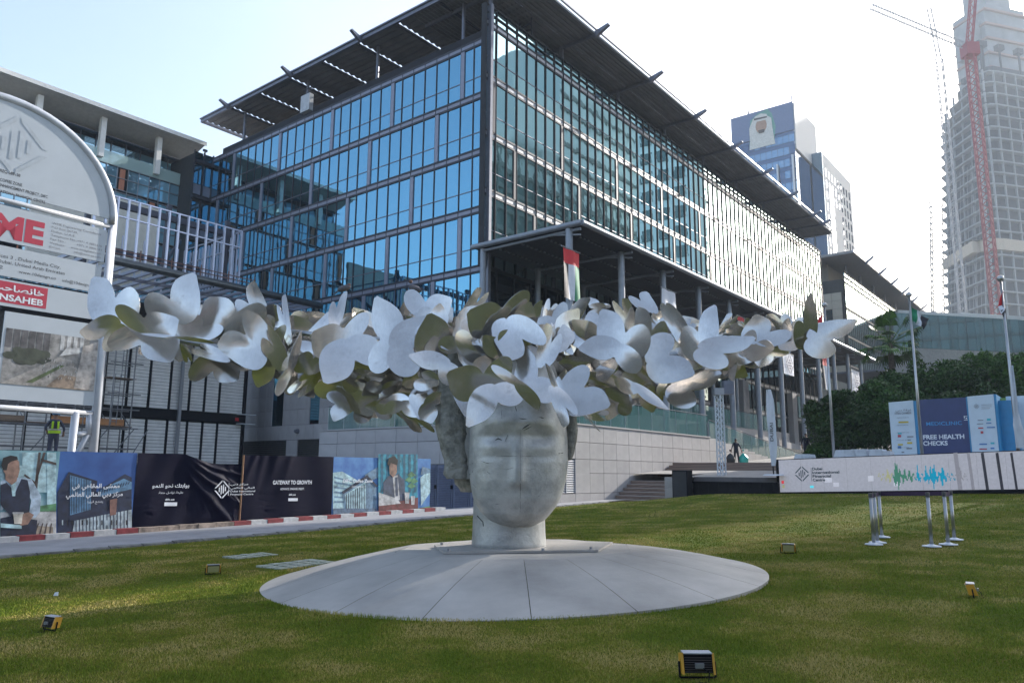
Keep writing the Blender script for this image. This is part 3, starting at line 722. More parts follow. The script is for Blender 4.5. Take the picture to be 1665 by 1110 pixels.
# ------------------------------------------------------------------ hotel tower
P = aty(1312, 560, 215)
HT = wbuild('office_tower', 'tall blue office tower with a mural at its crown and pale punched side wall', 'tower', P.x, P.y, TH - PI / 2, 0)
M_TG = glassmat('tower_glass', (.20, .32, .44), (.05, .08, .12), .35)
M_TG2 = glassmat('tower_glass_dark', (.10, .15, .24), (.02, .03, .05), .4)
M_TW = mat('tower_white_wall', (.50, .50, .50), .7, 0, .05)
wd = 19.4; Hh = 113
mb = MB(); mb.box(-wd + .2, -.2, .2, 21, 0, Hh - .2); mb.build('core', M_TG2, HT)
for z in range(27):
    zz = 2 + z * 3.75
    if zz > 100: break
    for i in range(11):
        bx('window_pane', M_TG if (random.random() < .7) else M_TG2, HT, -wd + i * 1.763 + .08, -wd + i * 1.763 + 1.68, -.02, .2, zz + .9, zz + 3.3)
mb = MB()
for z in range(27): mb.box(-wd, 0, -.12, .2, 2 + z * 3.75 + 3.35, 2 + z * 3.75 + 3.75)
mb.build('floor_band', M_TG2, HT)['kind'] = 'stuff'
for k, x in enumerate((-18.8, -14.3, -9.9, -5.4, -.8)):
    m2 = MB(); m2.box(x - .2, x + .2, -.9, 0, 0, (88, 87, 91, 94, 96)[k]); m2.build('fin', M_WHITE, HT)
mb = MB(); mb.box(-wd, 0, -.1, 21, 104, Hh); mb.build('crown', mat('crown_blue', (.10, .14, .24), .35, .3, .1), HT)
mb = MB(); mb.box(-wd + 4, -wd + 4.4, 4, 4.4, Hh, Hh + 3); mb.box(-.5, -.1, .4, .9, Hh, Hh + 2); mb.build('mast', M_FRAME2, HT)
mb = MB(); mb.box(0, 3.4, 15, 47, 0, 101); mb.build('side_wing', M_TW, HT)
mb = MB(); mb.box(0.05, 3.42, 14.7, 15, 0, 101.2); mb.build('side_glazing', M_TG, HT)
mb = MB()
for z in range(25):
    for i in range(9):
        if 2 < i < 5 and 10 < z < 22: continue
        mb.box(3.4, 3.46, 17 + i * 3.3, 18.3 + i * 3.3, 4 + z * 3.75, 6.6 + z * 3.75)
mb.box(3.4, 3.5, 20, 24, 60, 92)
mb.build('side_windows', M_TG2, HT)['kind'] = 'stuff'
mb = MB(); mb.box(-.2, .3, .2, 21, 98, Hh - .3); mb.build('screen_wall', M_TW, HT)
# generic portrait mural: a figure in a white headdress
mf = Face((-wd + 5.6, -.14, 101), (1, 0, 0), (0, -1, 0))
mm = MB()
mf.poly(mm, [(0, .5), (7.6, .2), (8.4, 5.5), (7.4, 10), (6.2, 11.8), (3, 11.2), (.6, 9.5)], .02, 3)
mf.poly(mm, [(0, 0), (8, 0), (7.6, 3.6), (5.6, 5.2), (2.6, 5), (.4, 3.4)], .05, 0); mf.poly(mm, [(.3, 3), (2.6, 3.5), (2.8, 9.4), (1.6, 9.9), (.2, 7)], .08, 0); mf.poly(mm, [(5.2, 3), (7.6, 3), (7.2, 8.6), (5.8, 9.8), (5.2, 7)], .08, 0)
mf.disc(mm, 4, 6.9, 1.75, 2.4, .11, 1, 18); mf.poly(mm, [(1.7, 8.6), (6.1, 8.4), (5.9, 10.2), (4, 10.9), (2.1, 10.3)], .14, 0); mf.poly(mm, [(1.8, 9.2), (6, 9), (5.9, 9.5), (1.9, 9.8)], .17, 2)
mf.poly(mm, [(3, 5.6), (5, 5.6), (4.8, 4.5), (3.2, 4.5)], .17, 2)
mm.build('mural', [mat('mural_white', (.55, .55, .52), .7), mat('mural_skin', (.34, .21, .15), .7), mat('mural_dark', (.05, .04, .04), .7), mat('mural_green', (.10, .28, .24), .7)], HT)

# ------------------------------------------------------------------ tower under construction with its crane
P = aty(1607, 560, 250) * 1.6
CT = wbuild('unfinished_tower', 'unfinished skyscraper of bare floor slabs wrapped in scaffolding at the right edge', 'tower under construction', P.x, P.y, R(16), 0)
CT.scale = (1.6, 1.6, 1.6)
M_SLAB = mat('slab_concrete', (.22, .24, .26), .8, 0, .15, .2); M_INN = mat('bare_interior', (.025, .03, .04), .9, 0, .3, .3)
hz_ = 4.3; LD = Vector((.2, .98, 0))
def tl(z): return 28 - max(0, z - 136) * 1.2
def sx(z): return z * .088
NS = 34
for k in range(NS):
    z = 3 + k * hz_; L_ = tl(z); e = LD * L_
    mb = MB(); k_ = sx(z); mb.prism([(-1.2 + k_, 3.5, z), (.6 + k_, .6, z), (4 + k_, 0, z), (72, 0, z), (72, 50, z), (50, 48, z), (e.x + k_, e.y, z)], (0, 0, .5)); mb.build('floor_slab', M_SLAB, CT)
mb = MB()
for q in range(14): k_ = sx(q * 10 + 10); mb.prism([(2 + k_, 4, q * 10.6), (5 + k_, 2, q * 10.6), (70, 2, q * 10.6), (70, 44, q * 10.6), (50, 44, q * 10.6), (7 + k_, 26 - max(0, q - 11) * 5, q * 10.6)], (0, 0, 10.59))
mb.build('core', M_INN, CT)
mb = MB()
for k in range(NS - 1):
    for i in range(15):
        z = 3 + k * hz_
        if i < 9: mb.box(5 + i * 5, 5.5 + i * 5, .3, .9, z + .5, z + hz_)
        elif (i - 8) * 5 < tl(z) - 2: q = LD * ((i - 8) * 5) + Vector((sx(z), 0, 0)); mb.box(q.x + .4, q.x + 1.0, q.y, q.y + .5, z + .5, z + hz_)
mb.build('columns', M_SLAB, CT)['kind'] = 'stuff'
mb = MB(); mb.box(25, 45, 10, 24, 148, 180); mb.box(29, 41, 12, 22, 180, 194); mb.box(21, 25, 12, 20, 160, 174); mb.build('core_wall', M_SLAB, CT)
for z in (153, 159, 165, 171, 177): m2 = MB(); m2.box(24.4, 45.6, 9, 24, z, z + .7); m2.build('formwork', mat('form_rust', (.30, .20, .17), .8), CT)
m2 = MB(); m2.prism([(LD.x * 27.5 + 6.9, LD.y * 27.5, 78), (5.3, 3.4, 78), (7.2, .2, 78), (10.8, -.4, 78), (30, -.4, 78), (30, 3, 78), (3, 5, 78)], (0, 0, 4)); m2.build('cladding_band', mat('tan_band', (.40, .35, .28), .8), CT)
m2 = MB(); m2.prism([(30, -.5, 76), (70, -.5, 76), (70, 2, 76), (30, 2, 76)], (0, 0, 6)); m2.build('cladding_band', MATS['tan_band'], CT)
mb = MB()
mb.prism([(8, -.8, 0), (70, -.8, 0), (70, -.8, 74), (30, -.8, 58), (22, -.8, 46), (12, -.8, 40)], (0, .5, 0)); e = LD * 26
mb.prism([(-1.6, 3.4, 0), (e.x - 1, e.y, 0), (e.x - 1, e.y, 46), (-1.6, 3.4, 52)], (-.4, 0, 0)); mb.build('glass_cladding', M_FG, CT)
mb = MB()
e = LD * 30; ex, ey = e.x, e.y
for k in range(46):
    z = k * 2.3
    k_ = sx(z) + 1; c = [(ex - 5 + k_, ey), (ex - 1 + k_, ey - 2), (ex + k_, ey + 4)]
    for x, y in c: mb.box(x - .16, x + .16, y - .16, y + .16, z, z + 2.3)
    for i in range(3):
        p, q = c[i], c[(i + 1) % 3]; mb.tube((p[0], p[1], z), (q[0], q[1], z), .13, n=4); mb.tube((p[0], p[1], z), (q[0], q[1], z + 2.3), .11, n=4)
mb.build('hoist_tower', mat('scaffold_grey', (.30, .31, .32), .5, .5), CT)['kind'] = 'stuff'
mb = MB()
for i in range(14):
    q = LD * (3 + i * 2); mb.tube((q.x - 1.6, q.y, 8), (q.x - 1.6 + sx(112), q.y, 112 - max(0, i - 9) * 4), .07, n=4)
for k in range(50):
    z = 8 + k * 2.1; q0 = LD * 18; q1 = LD * (tl(z) + 1); mb.tube((q0.x - 1.6 + sx(z), q0.y, z), (q1.x - 1.6 + sx(z), q1.y, z), .06, n=4)
mb.build('facade_scaffold', MATS['scaffold_grey'], CT)['kind'] = 'stuff'
for k in range(7):
    m2 = MB(); q = LD * (2 + k * 3.3) + Vector((12.6, 0, 0)) if k < 4 else Vector((12 + (k - 4) * 9, 2, 0)); z = 148 - (k * 3 if k < 4 else 0) ; m2.tube((q.x, q.y, z - 6), (q.x, q.y, z + 9), .4, n=6); m2.box(q.x - 1.4, q.x + 1.4, q.y - 1, q.y + 1, z + 7, z + 9); m2.build('jump_form', M_INN, CT)
# red tower crane clamped to the front
CN = wbuild('tower_crane', 'red lattice tower crane with a long pale jib in front of the unfinished skyscraper', 'crane', 0, 0, 0)
M_RED = mat('crane_red', (.26, .05, .06), .5); M_JIB = mat('crane_jib', (.34, .35, .37), .5)
def lattice(mb, p, q, w, n, r, seg=4):
    p = Vector(p); q = Vector(q); d = (q - p).normalized(); u = d.orthogonal().normalized(); v = d.cross(u)
    cs = [(u + v) * w / 2, (u - v) * w / 2, (-u - v) * w / 2, (v - u) * w / 2]
    for c in cs: mb.tube(p + c, q + c, r, n=seg)
    for i in range(n):
        a = p + (q - p) * i / n; b = p + (q - p) * (i + 1) / n
        for k in range(4): mb.tube(a + cs[k], b + cs[(k + 1) % 4], r * .6, n=seg, cap=False)
c0 = aty(1650, 640, 225); c1 = aty(1578, 110, 232); c1.x = c0.x - 2
c0 = Vector((c0.x - 0, 225, 0)); c1 = aty(1575, 95, 225)
def vert_at(px, py, Y): return aty(px, py, Y)
pb = vert_at(1608, 420, 225); pt = vert_at(1578, 92, 225); 
bx0 = (pb.x + pt.x) / 2
mb = MB(); lattice(mb, (pt.x + .0, 225, 0), (pt.x, 225, pt.z), 2.4, 60, .28); mb.build('mast', M_RED, CN)
mb = MB(); mb.box(pt.x - 2, pt.x + 2, 223, 227, pt.z, pt.z + 4); mb.build('cab', M_RED, CN)
jt = aty(1416, 11, 232); mb = MB(); lattice(mb, (pt.x, 225, pt.z + 3), jt, 1.5, 34, .14); mb.build('jib', M_JIB, CN)
mb = MB(); lattice(mb, (pt.x, 225, pt.z + 4), (pt.x + 3, 225, pt.z + 22), 1.6, 6, .2); mb.tube((pt.x + 3, 225, pt.z + 22), jt, .08, n=4); mb.build('a_frame', M_RED, CN)
C2 = wbuild('luffing_crane', 'pale thin luffing crane jib rising behind the unfinished skyscraper', 'crane', 0, 0, 0)
mb = MB(); p = aty(1527, 95, 262); q = aty(1510, 11, 262); lattice(mb, p, q, 1.3, 12, .13); mb.build('jib', M_JIB, C2)
mb = MB(); lattice(mb, (p.x, p.y, 0), p, 2, 50, .2); mb.build('mast', M_JIB, C2)

# ------------------------------------------------------------------ tower across the lawn, outside the frame, mirrored by the right facade
OT = thing('opposite_tower', 'glass office tower across the lawn mirrored in the office block facade', 'tower', (100, -62, 0))
M_OT = glassmat('opposite_glass', (.22, .34, .34), (.10, .15, .15), .7); M_OT2 = glassmat('opposite_pale_glass', (.6, .7, .7), (.68, .80, .80), .8)
mb = MB(); mb.box(66, 164, -86, -56.4, 0, 60); mb.build('body', M_OT, OT); mb = MB(); mb.box(66, 164, -86, -56.4, 60, 68); mb.box(74, 164, -86, -56.4, 65, 80); mb.box(90, 164, -86, -56.4, 80, 97); mb.build('upper_body', M_OT2, OT)
mb = MB()
for k in range(24): mb.box(65.6, 164.2, -56.4, -56.1, 3 + k * 4, 3.8 + k * 4) if 3 + k * 4 < 64 else mb.box(90, 164.2, -56.4, -56.1, 3 + k * 4, 3.8 + k * 4)
for k in range(33): mb.box(66 + k * 3, 66.5 + k * 3, -56.4, -56.0, 0, 65)
mb.build('bands', mat('opposite_band', (.10, .15, .15), .5), OT)
NT_ = wbuild('added_shade_tower', 'added slim tower out of view past the right edge, placed to shade the grass', 'tower', 0, 0, 0)  # unseen tower added so its shadow bounds the sun strip on the lawn
_d = Vector((sin(R(48)), cos(R(48)), 0)); _n = Vector((cos(R(48)), -sin(R(48)), 0))
mb = MB(); mb.prism([_d * 130 + _n * o for o in (-12.8, -24)] + [_d * 140 + _n * o for o in (-24, -12.8)], (0, 0, 78)); mb.build('body', M_OT2, NT_)
mb = MB()
for k in range(18):
    for o in range(3): p = _d * 129.9 + _n * (-13.8 - o * 3.4) + UP * (3 + k * 4); mb.prism([p, p - _n * 2.2, p - _n * 2.2 + UP * 2.4, p + UP * 2.4], tuple(_d * -.1))
mb.build('window_rows', M_OT, NT_)['kind'] = 'stuff'

RB_ = wbuild('rear_building', 'long stone office building behind the photographer, mirrored in the metal wings', 'building', 0, -48, 0)
mb = MB(); mb.box(-70, 70, -14, 0, 0, 24); mb.build('body', mat('brown_stone', (.20, .185, .17), .8), RB_)
for k in range(5):
    mb = MB(); mb.box(-68, 68, 0, .2, 1.5 + k * 4, 3.9 + k * 4); mb.build('window_band', M_GD, RB_)
# ------------------------------------------------------------------ warm desert haze: one closed box of air
hb = MB(); hb.box(-160, 560, -60, 640, -2.5, 345)
hm = bpy.data.materials.new('haze_air'); hm.use_nodes = True; hnt = hm.node_tree; hnt.nodes.remove(hnt.nodes['Principled BSDF'])
pv_ = node(hnt, 'ShaderNodeVolumePrincipled'); pv_.inputs['Density'].default_value = HAZE; pv_.inputs['Color'].default_value = (.80, .90, 1, 1); pv_.inputs['Anisotropy'].default_value = .1
hnt.links.new(pv_.outputs[0], hnt.nodes['Material Output'].inputs['Volume'])
ho = hb.build('haze', hm); ho['kind'] = 'stuff'
# ------------------------------------------------------------------ building under construction on the left
UC = thing('unfinished_cafe_building', 'low building under construction with pale slatted walls, black beam and open steel stud frame', 'building', (-14, 22, 0))
M_SLAT = mat('pale_slat', (.80, .79, .77), .6, 0, .08, 1.5, obrand=.04)
M_STUD = mat('galvanised_stud', (.50, .53, .66), .35, .6, .15, 2)
mb = MB(); mb.box(-20, -2.75, 22.3, 26, -1, 12); mb.build('inner_wall', M_JOINT, UC)
mb = MB(); mb.box(-20, -2.7, 21.9, 22.3, 5.36, 6.05); mb.build('beam', M_BLACK, UC)
mb = MB(); mb.box(-20, -2.7, 21.95, 22.3, 11.4, 12.8); mb.build('beam', M_BLACK, UC)
post = [-2.86, -4.94, -6.13, -7.33, -8.82, -10.33, -11.85, -13.4, -14.9, -16.4, -17.9, -19.4]
for i in range(len(post) - 1):
    a1, a0 = post[i], post[i + 1]
    for z0, z1 in ((-.6, 5.34), (6.1, 11.4)):
        n = int((z1 - z0) / .235); mb = MB()
        for k in range(n):
            z = z0 + k * .235 + .01; j = random.uniform(-.006, .006); mb.box(a0 + .1, a1 - .1, 22.08 + j, 22.2, z, z + .205)
        mb.build('slatted_panel', M_SLAT, UC)
        bx('post', M_BLACK, UC, a1 - .07, a1 + .05, 22.0, 22.2, z0, z1)
bx('post', M_BLACK, UC, -2.9, -2.7, 21.95, 22.3, -.6, 12)
mb = MB(); mb.box(-3.6, -3.3, 21.88, 21.9, 5.55, 5.8); mb.build('fire_sign', mat('sign_red', (.5, .02, .03), .5), UC)
mb = MB(); mb.box(-3.5, -2.2, 21.3, 21.9, 6.02, 6.08); mb.box(-3.5, -2.2, 21.3, 21.9, 5.3, 5.36); mb.build('bracket', M_WHITE, UC)
bx('loose_pipe', M_FIN, UC, -8.3, -8.1, 21.6, 21.8, 1, 11)
# open roof of rafters
TUBEZ = 13.5
mb = MB(); mb.tube((-20, 13, TUBEZ + .05), (-2.9, 13, TUBEZ), .24, n=12); mb.build('edge_tube', mat('dark_tube', (.07, .08, .09), .35, .6), UC)
for i in range(22):
    a = -19.8 + i * .78
    bx('rafter', mat('rafter_grey_blue', (.24, .26, .34), .4, .3), UC, a, a + .12, 13.1, 22, TUBEZ - .14, TUBEZ + .06)
for bb in (15.5, 18.5): bx('purlin', M_FRAME2, UC, -20, -3, bb, bb + .1, TUBEZ - .3, TUBEZ - .1)
mb = MB(); mb.box(-20, -2.8, 21.5, 21.8, 12.4, 13.3); mb.build('beam', M_BLACK, UC)
# stud frame standing on the roof
SZ0, SZ1 = 14.45, 18.42
bx('track', M_STUD, UC, -18, -7.7, 15.95, 16.07, SZ1 - .08, SZ1); bx('track', M_STUD, UC, -18, -7.7, 15.95, 16.07, 17.15, 17.23); bx('track', M_STUD, UC, -18, -7.7, 15.95, 16.07, SZ0, SZ0 + .08)
for i in range(16):
    a = -7.75 - i * .655
    bx('stud', M_STUD, UC, a - .06, a + .05, 15.93, 16.09, SZ0, SZ1)
for i in range(16):
    b = 16.4 + i * .42; bx('stud', M_STUD, UC, -7.82, -7.7, b, b + .07, SZ0, SZ1 - .1 - i * .02)
for z in (SZ1 - .1, 17.2, SZ0): bx('track', M_STUD, UC, -7.82, -7.7, 16, 23, z, z + .08)
for i in range(16):
    a = -8.4 - i * .5; 
    if i % 3: bx('stud', M_STUD, UC, a, a + .07, 21.5, 21.6, 14.3, 17.7)
M_DKST = mat('primed_steel', (.045, .05, .075), .5, .3)
for a in (-8.2, -12.5, -17.5): bx('steel_column', M_DKST, UC, a - .14, a + .14, 17, 17.3, 13.5, 19.2)
bx('steel_beam', M_DKST, UC, -18, -7.9, 17, 17.3, 18.1, 18.5)
bx('steel_beam', M_DKST, UC, -18, -7.9, 21, 21.3, 16.2, 16.6)
for a in (-8.3, -13.2, -18): mb = MB(); mb.prism([(a, 17.2, 14), (a, 17.2, 14.3), (a + 3.6, 21, 18.3), (a + 3.6, 21, 18)], (.12, 0, 0)); mb.build('brace', M_DKST, UC)
mb = MB()
for z in (14.6, 14.85): mb.tube((-18, 15.2, z), (-6.9, 15.2, z), .035, n=5)
for k in range(6): mb.tube((-7 - k * 2, 15.2, 14), (-7 - k * 2, 15.2, 15.1), .04, n=5)
mb.build('guard_rail', mat('rusty_tube', (.22, .12, .10), .7, .3), UC)
mb = MB(); mb.box(-18, -9.2, 25, 25.3, 15, 21.5); bw = mb.build('block_wall', mat('unpainted_block', (.62, .60, .54), .9, 0, .06, 3, .3, 20), UC)
for i in range(3):
    for z in (15.6, 18.1): m2 = MB(); m2.box(-25 + i * 2.7, -24 + i * 2.7, 24.92, 24.99, z, z + 1.1); m2.build('window', M_GD, bw)
# scaffolding
SF = thing('scaffolding', 'tube scaffolding with plank decks around the unfinished building behind the billboard', 'scaffolding', (-17, 19, 0))
M_SCAF = mat('scaffold_tube', (.22, .22, .23), .45, .6, .2)
for i, a in enumerate([-27, -25.4, -23.8, -22.2, -20.6, -19, -17.4, -15.8, -14.2, -12.9]):
    for b in (19.0, 20.3):
        mb = MB(); mb.tube((a, b, -.5), (a, b, 11.6 if a > -15 else 6.5), .045, n=6); mb.build('standard', M_SCAF, SF)
for z in (2.2, 3.1, 4.4, 5.6, 6.6, 8.6, 10.6):
    for b in (18.95, 20.35):
        mb = MB(); mb.tube((-27.4 if z < 6.5 else -14.5, b, z), (-12.4, b, z), .04, n=6); mb.build('ledger', M_SCAF, SF)
for a in (-25.4, -22.2, -19, -15.8, -14.2, -12.9):
    mb = MB(); mb.tube((a, 19, 2.2), (a + (1.2 if a > -14 else 1.6), 19, 4.4), .035, n=5); mb.tube((a, 18.8, 4.4), (a, 20.6, 5.6), .035, n=5); mb.build('brace', M_SCAF, SF)
for z in (4.5, 7.6, 9.8):
    for k in range(3): bx('plank', mat('scaffold_plank', (.23, .16, .11), .8, 0, .3, 4), SF, -27 if z < 5 else -14.4, -12.7, 19.1 + k * .38, 19.44 + k * .38, z, z + .05)
bx('toe_board', mat('orange_board', (.40, .18, .07), .8, 0, .2), SF, -17.6, -13.3, 18.98, 19.0, 4.55, 4.95); bx('toe_board', MATS['scaffold_plank'], SF, -27, -19, 18.98, 19.0, 4.55, 4.85)
for (a, z0) in ((-14.0, 4.6), (-13.6, 7.6), (-23, 0), (-26.4, 1)):
    mb = MB(); 
    for s in (-.17, .17): mb.tube((a + s, 18.9, z0), (a + s + .25, 19.4, z0 + 3.3), .025, n=5)
    for k in range(10): mb.tube((a - .17 + k * .025, 18.93 + k * .05, z0 + .2 + k * .32), (a + .17 + k * .025, 18.93 + k * .05, z0 + .2 + k * .32), .018, n=5)
    mb.build('ladder', M_SCAF, SF)

# ------------------------------------------------------------------ billboard on white pipes
BB = thing('project_billboard', 'tall white pipe frame billboard with an arched top and stacked notice panels at left edge', 'billboard', (-25, -4, -.2))
M_PIPE = mat('white_pipe', (.46, .48, .52), .4, .1, .12, 1.2)
M_PANEL = mat('white_sign_panel', (.42, .46, .50), .5, 0, .04, .8)
M_REDP = mat('sign_dark_red', (.42, .02, .05), .5, 0, .05); M_TXT = mat('print_black', (.03, .03, .035), .6); M_TXG = mat('print_grey', (.20, .20, .22), .6)
M_EMB = mat('pale_emblem', (.40, .44, .48), .5, 0, .1)
bB = -4.0; fB = Face((0, bB, 0), (1, 0, 0), (0, -1, 0))
mb = MB(); pts = [(-24.87, bB, -.4), (-24.95, bB, 5), (-25.0, bB, 10.2)]
ac = -28.6; rad = 3.6; zc = 10.2
arch = [(ac + rad * cos(t), bB, zc + 3.32 * sin(t)) for t in [PI * k / 28 for k in range(29)]]
mb.sweep(pts + arch + [(ac - rad, bB, 5), (ac - rad, bB, -.4)], .14, n=14); mb.build('pipe_frame', M_PIPE, BB, sm=True)
for z0, z1 in ((10.16, 10.16), (3.62, 3.62)):
    mb = MB(); mb.tube((ac - rad, bB, z0), (-24.98, bB, z1), .085, n=10); mb.build('cross_pipe', M_PIPE, BB, sm=True)
mb = MB(); mb.tube((-25.62, bB, -.4), (-25.58, bB, 3.62), .12, n=10); mb.tube((-25.16, bB, 3.7), (-25.0, bB, 2.9), .08, n=8); mb.tube((-25.12, bB + .05, 3.62), (-25.1, bB, 2.9), .11, n=8); mb.tube((-25.1, bB, 2.95), (-25.55, bB + .6, 1.3), .1, n=8); mb.tube((-25.6, bB, 2.85), (-25.15, bB, 2.95), .08, n=8)
mb.build('strut', M_PIPE, BB, sm=True)
# panels: (a0, a1, z0, z1)
def panel(a0, a1, z0, z1, lab=None):
    mb = MB(); mb.box(a0, a1, bB - .06, bB, z0, z1); return mb.build('notice_panel', M_PANEL, BB, lab)
fb = Face((0, bB - .06, 0), (1, 0, 0), (0, -1, 0))
mb = MB(); ar2 = [(ac + 3.42 * cos(PI * k / 30), zc + .20 + 3.0 * sin(PI * k / 30)) for k in range(31)]
mb.prism([(u, bB, v) for u, v in ar2], (0, -.06, 0)); ap = mb.build('arched_panel', M_PANEL, BB)
mb = MB(); emblem(mb, fb, -28.25, 12.05, 1.0, .01); mb.build('emblem', M_EMB, ap)
mb = MB()
def bt(mb, s_, x0, y0, x1, h, bold=.012):
    p0 = onb(x0, y0, bB - .07); p1 = onb(x1, y0, bB - .07); text(mb, fb, s_, p0[0], p1[0], p0[2], h, bold=bold)
bt(mb, 'REQ-088138', 0, 279, 34, .10); bt(mb, 'COFFEE ZONE', 0, 294, 37, .10); bt(mb, 'ENHANCEMENT PROJECT, DIFC', -2, 302, 80, .10); bt(mb, 'INTERNATIONAL FINANCIAL CENTRE', -19, 308, 76, .10)
mb.build('lettering', M_TXT, ap)
p1 = panel(-31.8, -25.2, 8.82, 9.98)
mb = MB(); text(mb, fb, 'WME', -29.9, -27.15, 8.98, .72, bold=.05); mb.build('lettering', M_REDP, p1)
mb = MB()
for k, (l, r_) in enumerate((('WME Engineering Consultants', ''), ('P.O Box 26739,', ''), ('Dubai, U.A.E.', ''), ('Telephone No.:', '+971 4 3881616'), ('Fax No.:', '+971 4 3806161'), ('Website:', 'www.wmeglobal.com'), ('Email:', 'info@wme-ae.com'))):
    z = 9.74 - k * .135; text(mb, fb, l, -26.95, -26.95 + len(l) * .058, z, .075)
    if r_: text(mb, fb, r_, -25.32 - len(r_) * .058, -25.32, z, .075)
mb.build('small_print', M_TXG, p1)
p2 = panel(-31.8, -25.25, 7.72, 8.68)
mb = MB(); text(mb, fb, 'Loft Offices 3 , Dubai Media City,', -28.9, -26.55, 8.3, .11); text(mb, fb, 'P.O Box 500179, Dubai, United Arab Emirates', -29.6, -26.4, 8.12, .11); text(mb, fb, '+971 4 332', -29.2, -28.2, 7.93, .11)
text(mb, fb, 'www.10design.co', -27.75, -26.65, 7.9, .10); text(mb, fb, 'info@10design.co', -26.45, -25.45, 7.88, .10); mb.build('lettering', M_TXT, p2)
p3 = panel(-31.8, -25.25, 6.78, 7.62)
mb = MB(); fb.rect(mb, -30, 6.88, -26.85, 7.56, .006); rp = mb.build('red_field', M_REDP, p3)
mb = MB(); text(mb, fb, 'KHANSAHEB', -28.9, -26.95, 6.96, .2, .014, bold=.03); text(mb, fb, arabic('خانصاحب'), -28.5, -26.95, 7.27, .2, .014, bold=.02); mb.build('lettering', mat('print_white', (.72, .74, .78), .6), rp)
p4 = panel(-27.98, -25.05, 3.86, 6.62)
p5 = panel(-31.8, -28.15, 3.86, 6.62)
# printed street scene on the lower panel (flat print)
PR = {}
def pm(name, c): return mat('ink_' + name, c, .6, 0, .32, 4.5)
mb = MB(); f4 = fb
f4.rect(mb, -27.9, 4.35, -25.12, 6.1, .006, 0)
for k in range(6): f4.rect(mb, -27.9 + k * .22, 5.5 - .04 * k, -27.72 + k * .22, 6.1, .010, 1)
for k in range(4): f4.rect(mb, -26.3 + k * .2, 5.6, -26.18 + k * .2, 6.1, .010, 2)
for k in range(26): f4.disc(mb, -27.8 + random.random() * 1.2, 5.1 + random.random() * .4, .16 + .08 * random.random(), .12, .013 + k * .0002, 3, 9)
f4.poly(mb, [(-27.9, 4.35), (-25.2, 4.35), (-25.9, 5.3), (-26.3, 5.35)], .018, 4); f4.poly(mb, [(-27.2, 4.45), (-27.0, 4.45), (-26.1, 5.1), (-26.25, 5.1)], .022, 5)
f4.poly(mb, [(-26.6, 4.36), (-25.3, 4.36), (-25.45, 4.75), (-26.2, 4.8)], .022, 6); f4.poly(mb, [(-25.75, 4.4), (-25.12, 4.36), (-25.12, 6.05), (-25.6, 5.8)], .025, 7); f4.poly(mb, [(-26.3, 5.4), (-25.7, 5.55), (-25.7, 5.75), (-26.1, 5.7)], .027, 2)
for k in range(60): u, v = random.uniform(-26.8, -25.7), random.uniform(4.6, 5.3); f4.rect(mb, u, v, u + .018, v + .06, .03, 1 if k % 2 else 2)
mb.build('printed_picture', [pm('grey', (.26, .25, .24)), pm('dark', (.10, .095, .10)), pm('white', (.5, .5, .5)), pm('tree', (.05, .06, .04)), pm('street', (.36, .33, .30)), pm('hedge', (.12, .16, .06)), pm('tan', (.30, .22, .16)), pm('pale', (.44, .40, .37))], p4)

# ------------------------------------------------------------------ hoarding with printed banners
HD = thing('site_hoarding', 'long printed site hoarding of blue and navy banners along the pavement', 'hoarding', (-20, -8, 0))
M_HB = mat('hoarding_back', (.2, .2, .2), .8)
M_NAVY = mat('navy_vinyl', (.0055, .0055, .018), .55, 0, .1, 2, spec=.07)
fh = Face((0, -8, 0), (1, 0, 0), (0, -1, 0))
aL = [onb(x, 800, -8)[0] for x in (-90, 91, 218, 390, 540, 611, 678, 699)]
def top(a): return onb_top(a)
A0, A1 = -36, aL[-1]
def ztop(a): return 2.22 + (a + 29) * .0065 * .9
def zbot(a): return gz(a, -8) + .16
def hpanel(a0, a1, m, wav=0, fold=None):
    n = 24 if not fold else 70; mz = 6 if not fold else 40; mb = MB()
    for i in range(n + 1):
        for j in range(mz + 1):
            a = a0 + (a1 - a0) * i / n; t = j / mz; z = zbot(a) + (ztop(a) - zbot(a)) * t; y = -8
            if fold: y, z = fold(i / n, t, y, z)
            mb.v.append((a, y, z))
    for i in range(n):
        for j in range(mz): k = i * (mz + 1) + j; mb.f.append((k, k + mz + 1, k + mz + 2, k + 1)); mb.m.append(0)
    return mb.build('banner', m, HD, sm=True)
def fold_a(u, t, y, z):   # sagging, creased right half
    if u > .42:
        k = (u - .42) / .58; sag = .30 * sin(min(1, k * 1.6) * PI / 2) * t ** 3; z -= sag
        for (c, s, w, h) in ((1.0, -.55, .045, .10), (.92, -.75, .05, .09), (.8, -1.05, .07, .07), (1.04, -.32, .03, .07)):
            d = (t - c) - s * k * .9; y -= h * math.exp(-(d / w) ** 2) * min(1, k * 3) * (1 - .3 * k)
    y -= .02 * sin(u * 9 + t * 3) + .015 * sin(u * 23 - t * 5); return y, z
def fold_b(u, t, y, z):
    for (u0, sl, w, h) in ((.16, .5, .03, .05), (.28, .6, .04, .05), (.42, .7, .035, .04), (.02, .9, .03, .07)):
        d = u - u0 - sl * .25 * (t - .5); y -= h * math.exp(-(d / w) ** 2) * max(0, t - .25)
    y -= .015 * sin(u * 14 + t * 2); return y, z
bk = MB(); bk.box(A0, A1, -7.96, -7.9, -.4, 1.9); bk.build('backing_board', M_HB, HD)
M_SKYB = mat('ink_sky_blue', (.035, .12, .36), .45, 0, .5, .9, col2=(.012, .05, .20)); M_LB = mat('ink_light_blue', (.12, .30, .55), .45, 0, .3, 1.4, col2=(.03, .10, .34))
M_TEAL = mat('ink_teal_photo', (.30, .46, .50), .45, 0, .5, 1.6, col2=(.06, .20, .24))
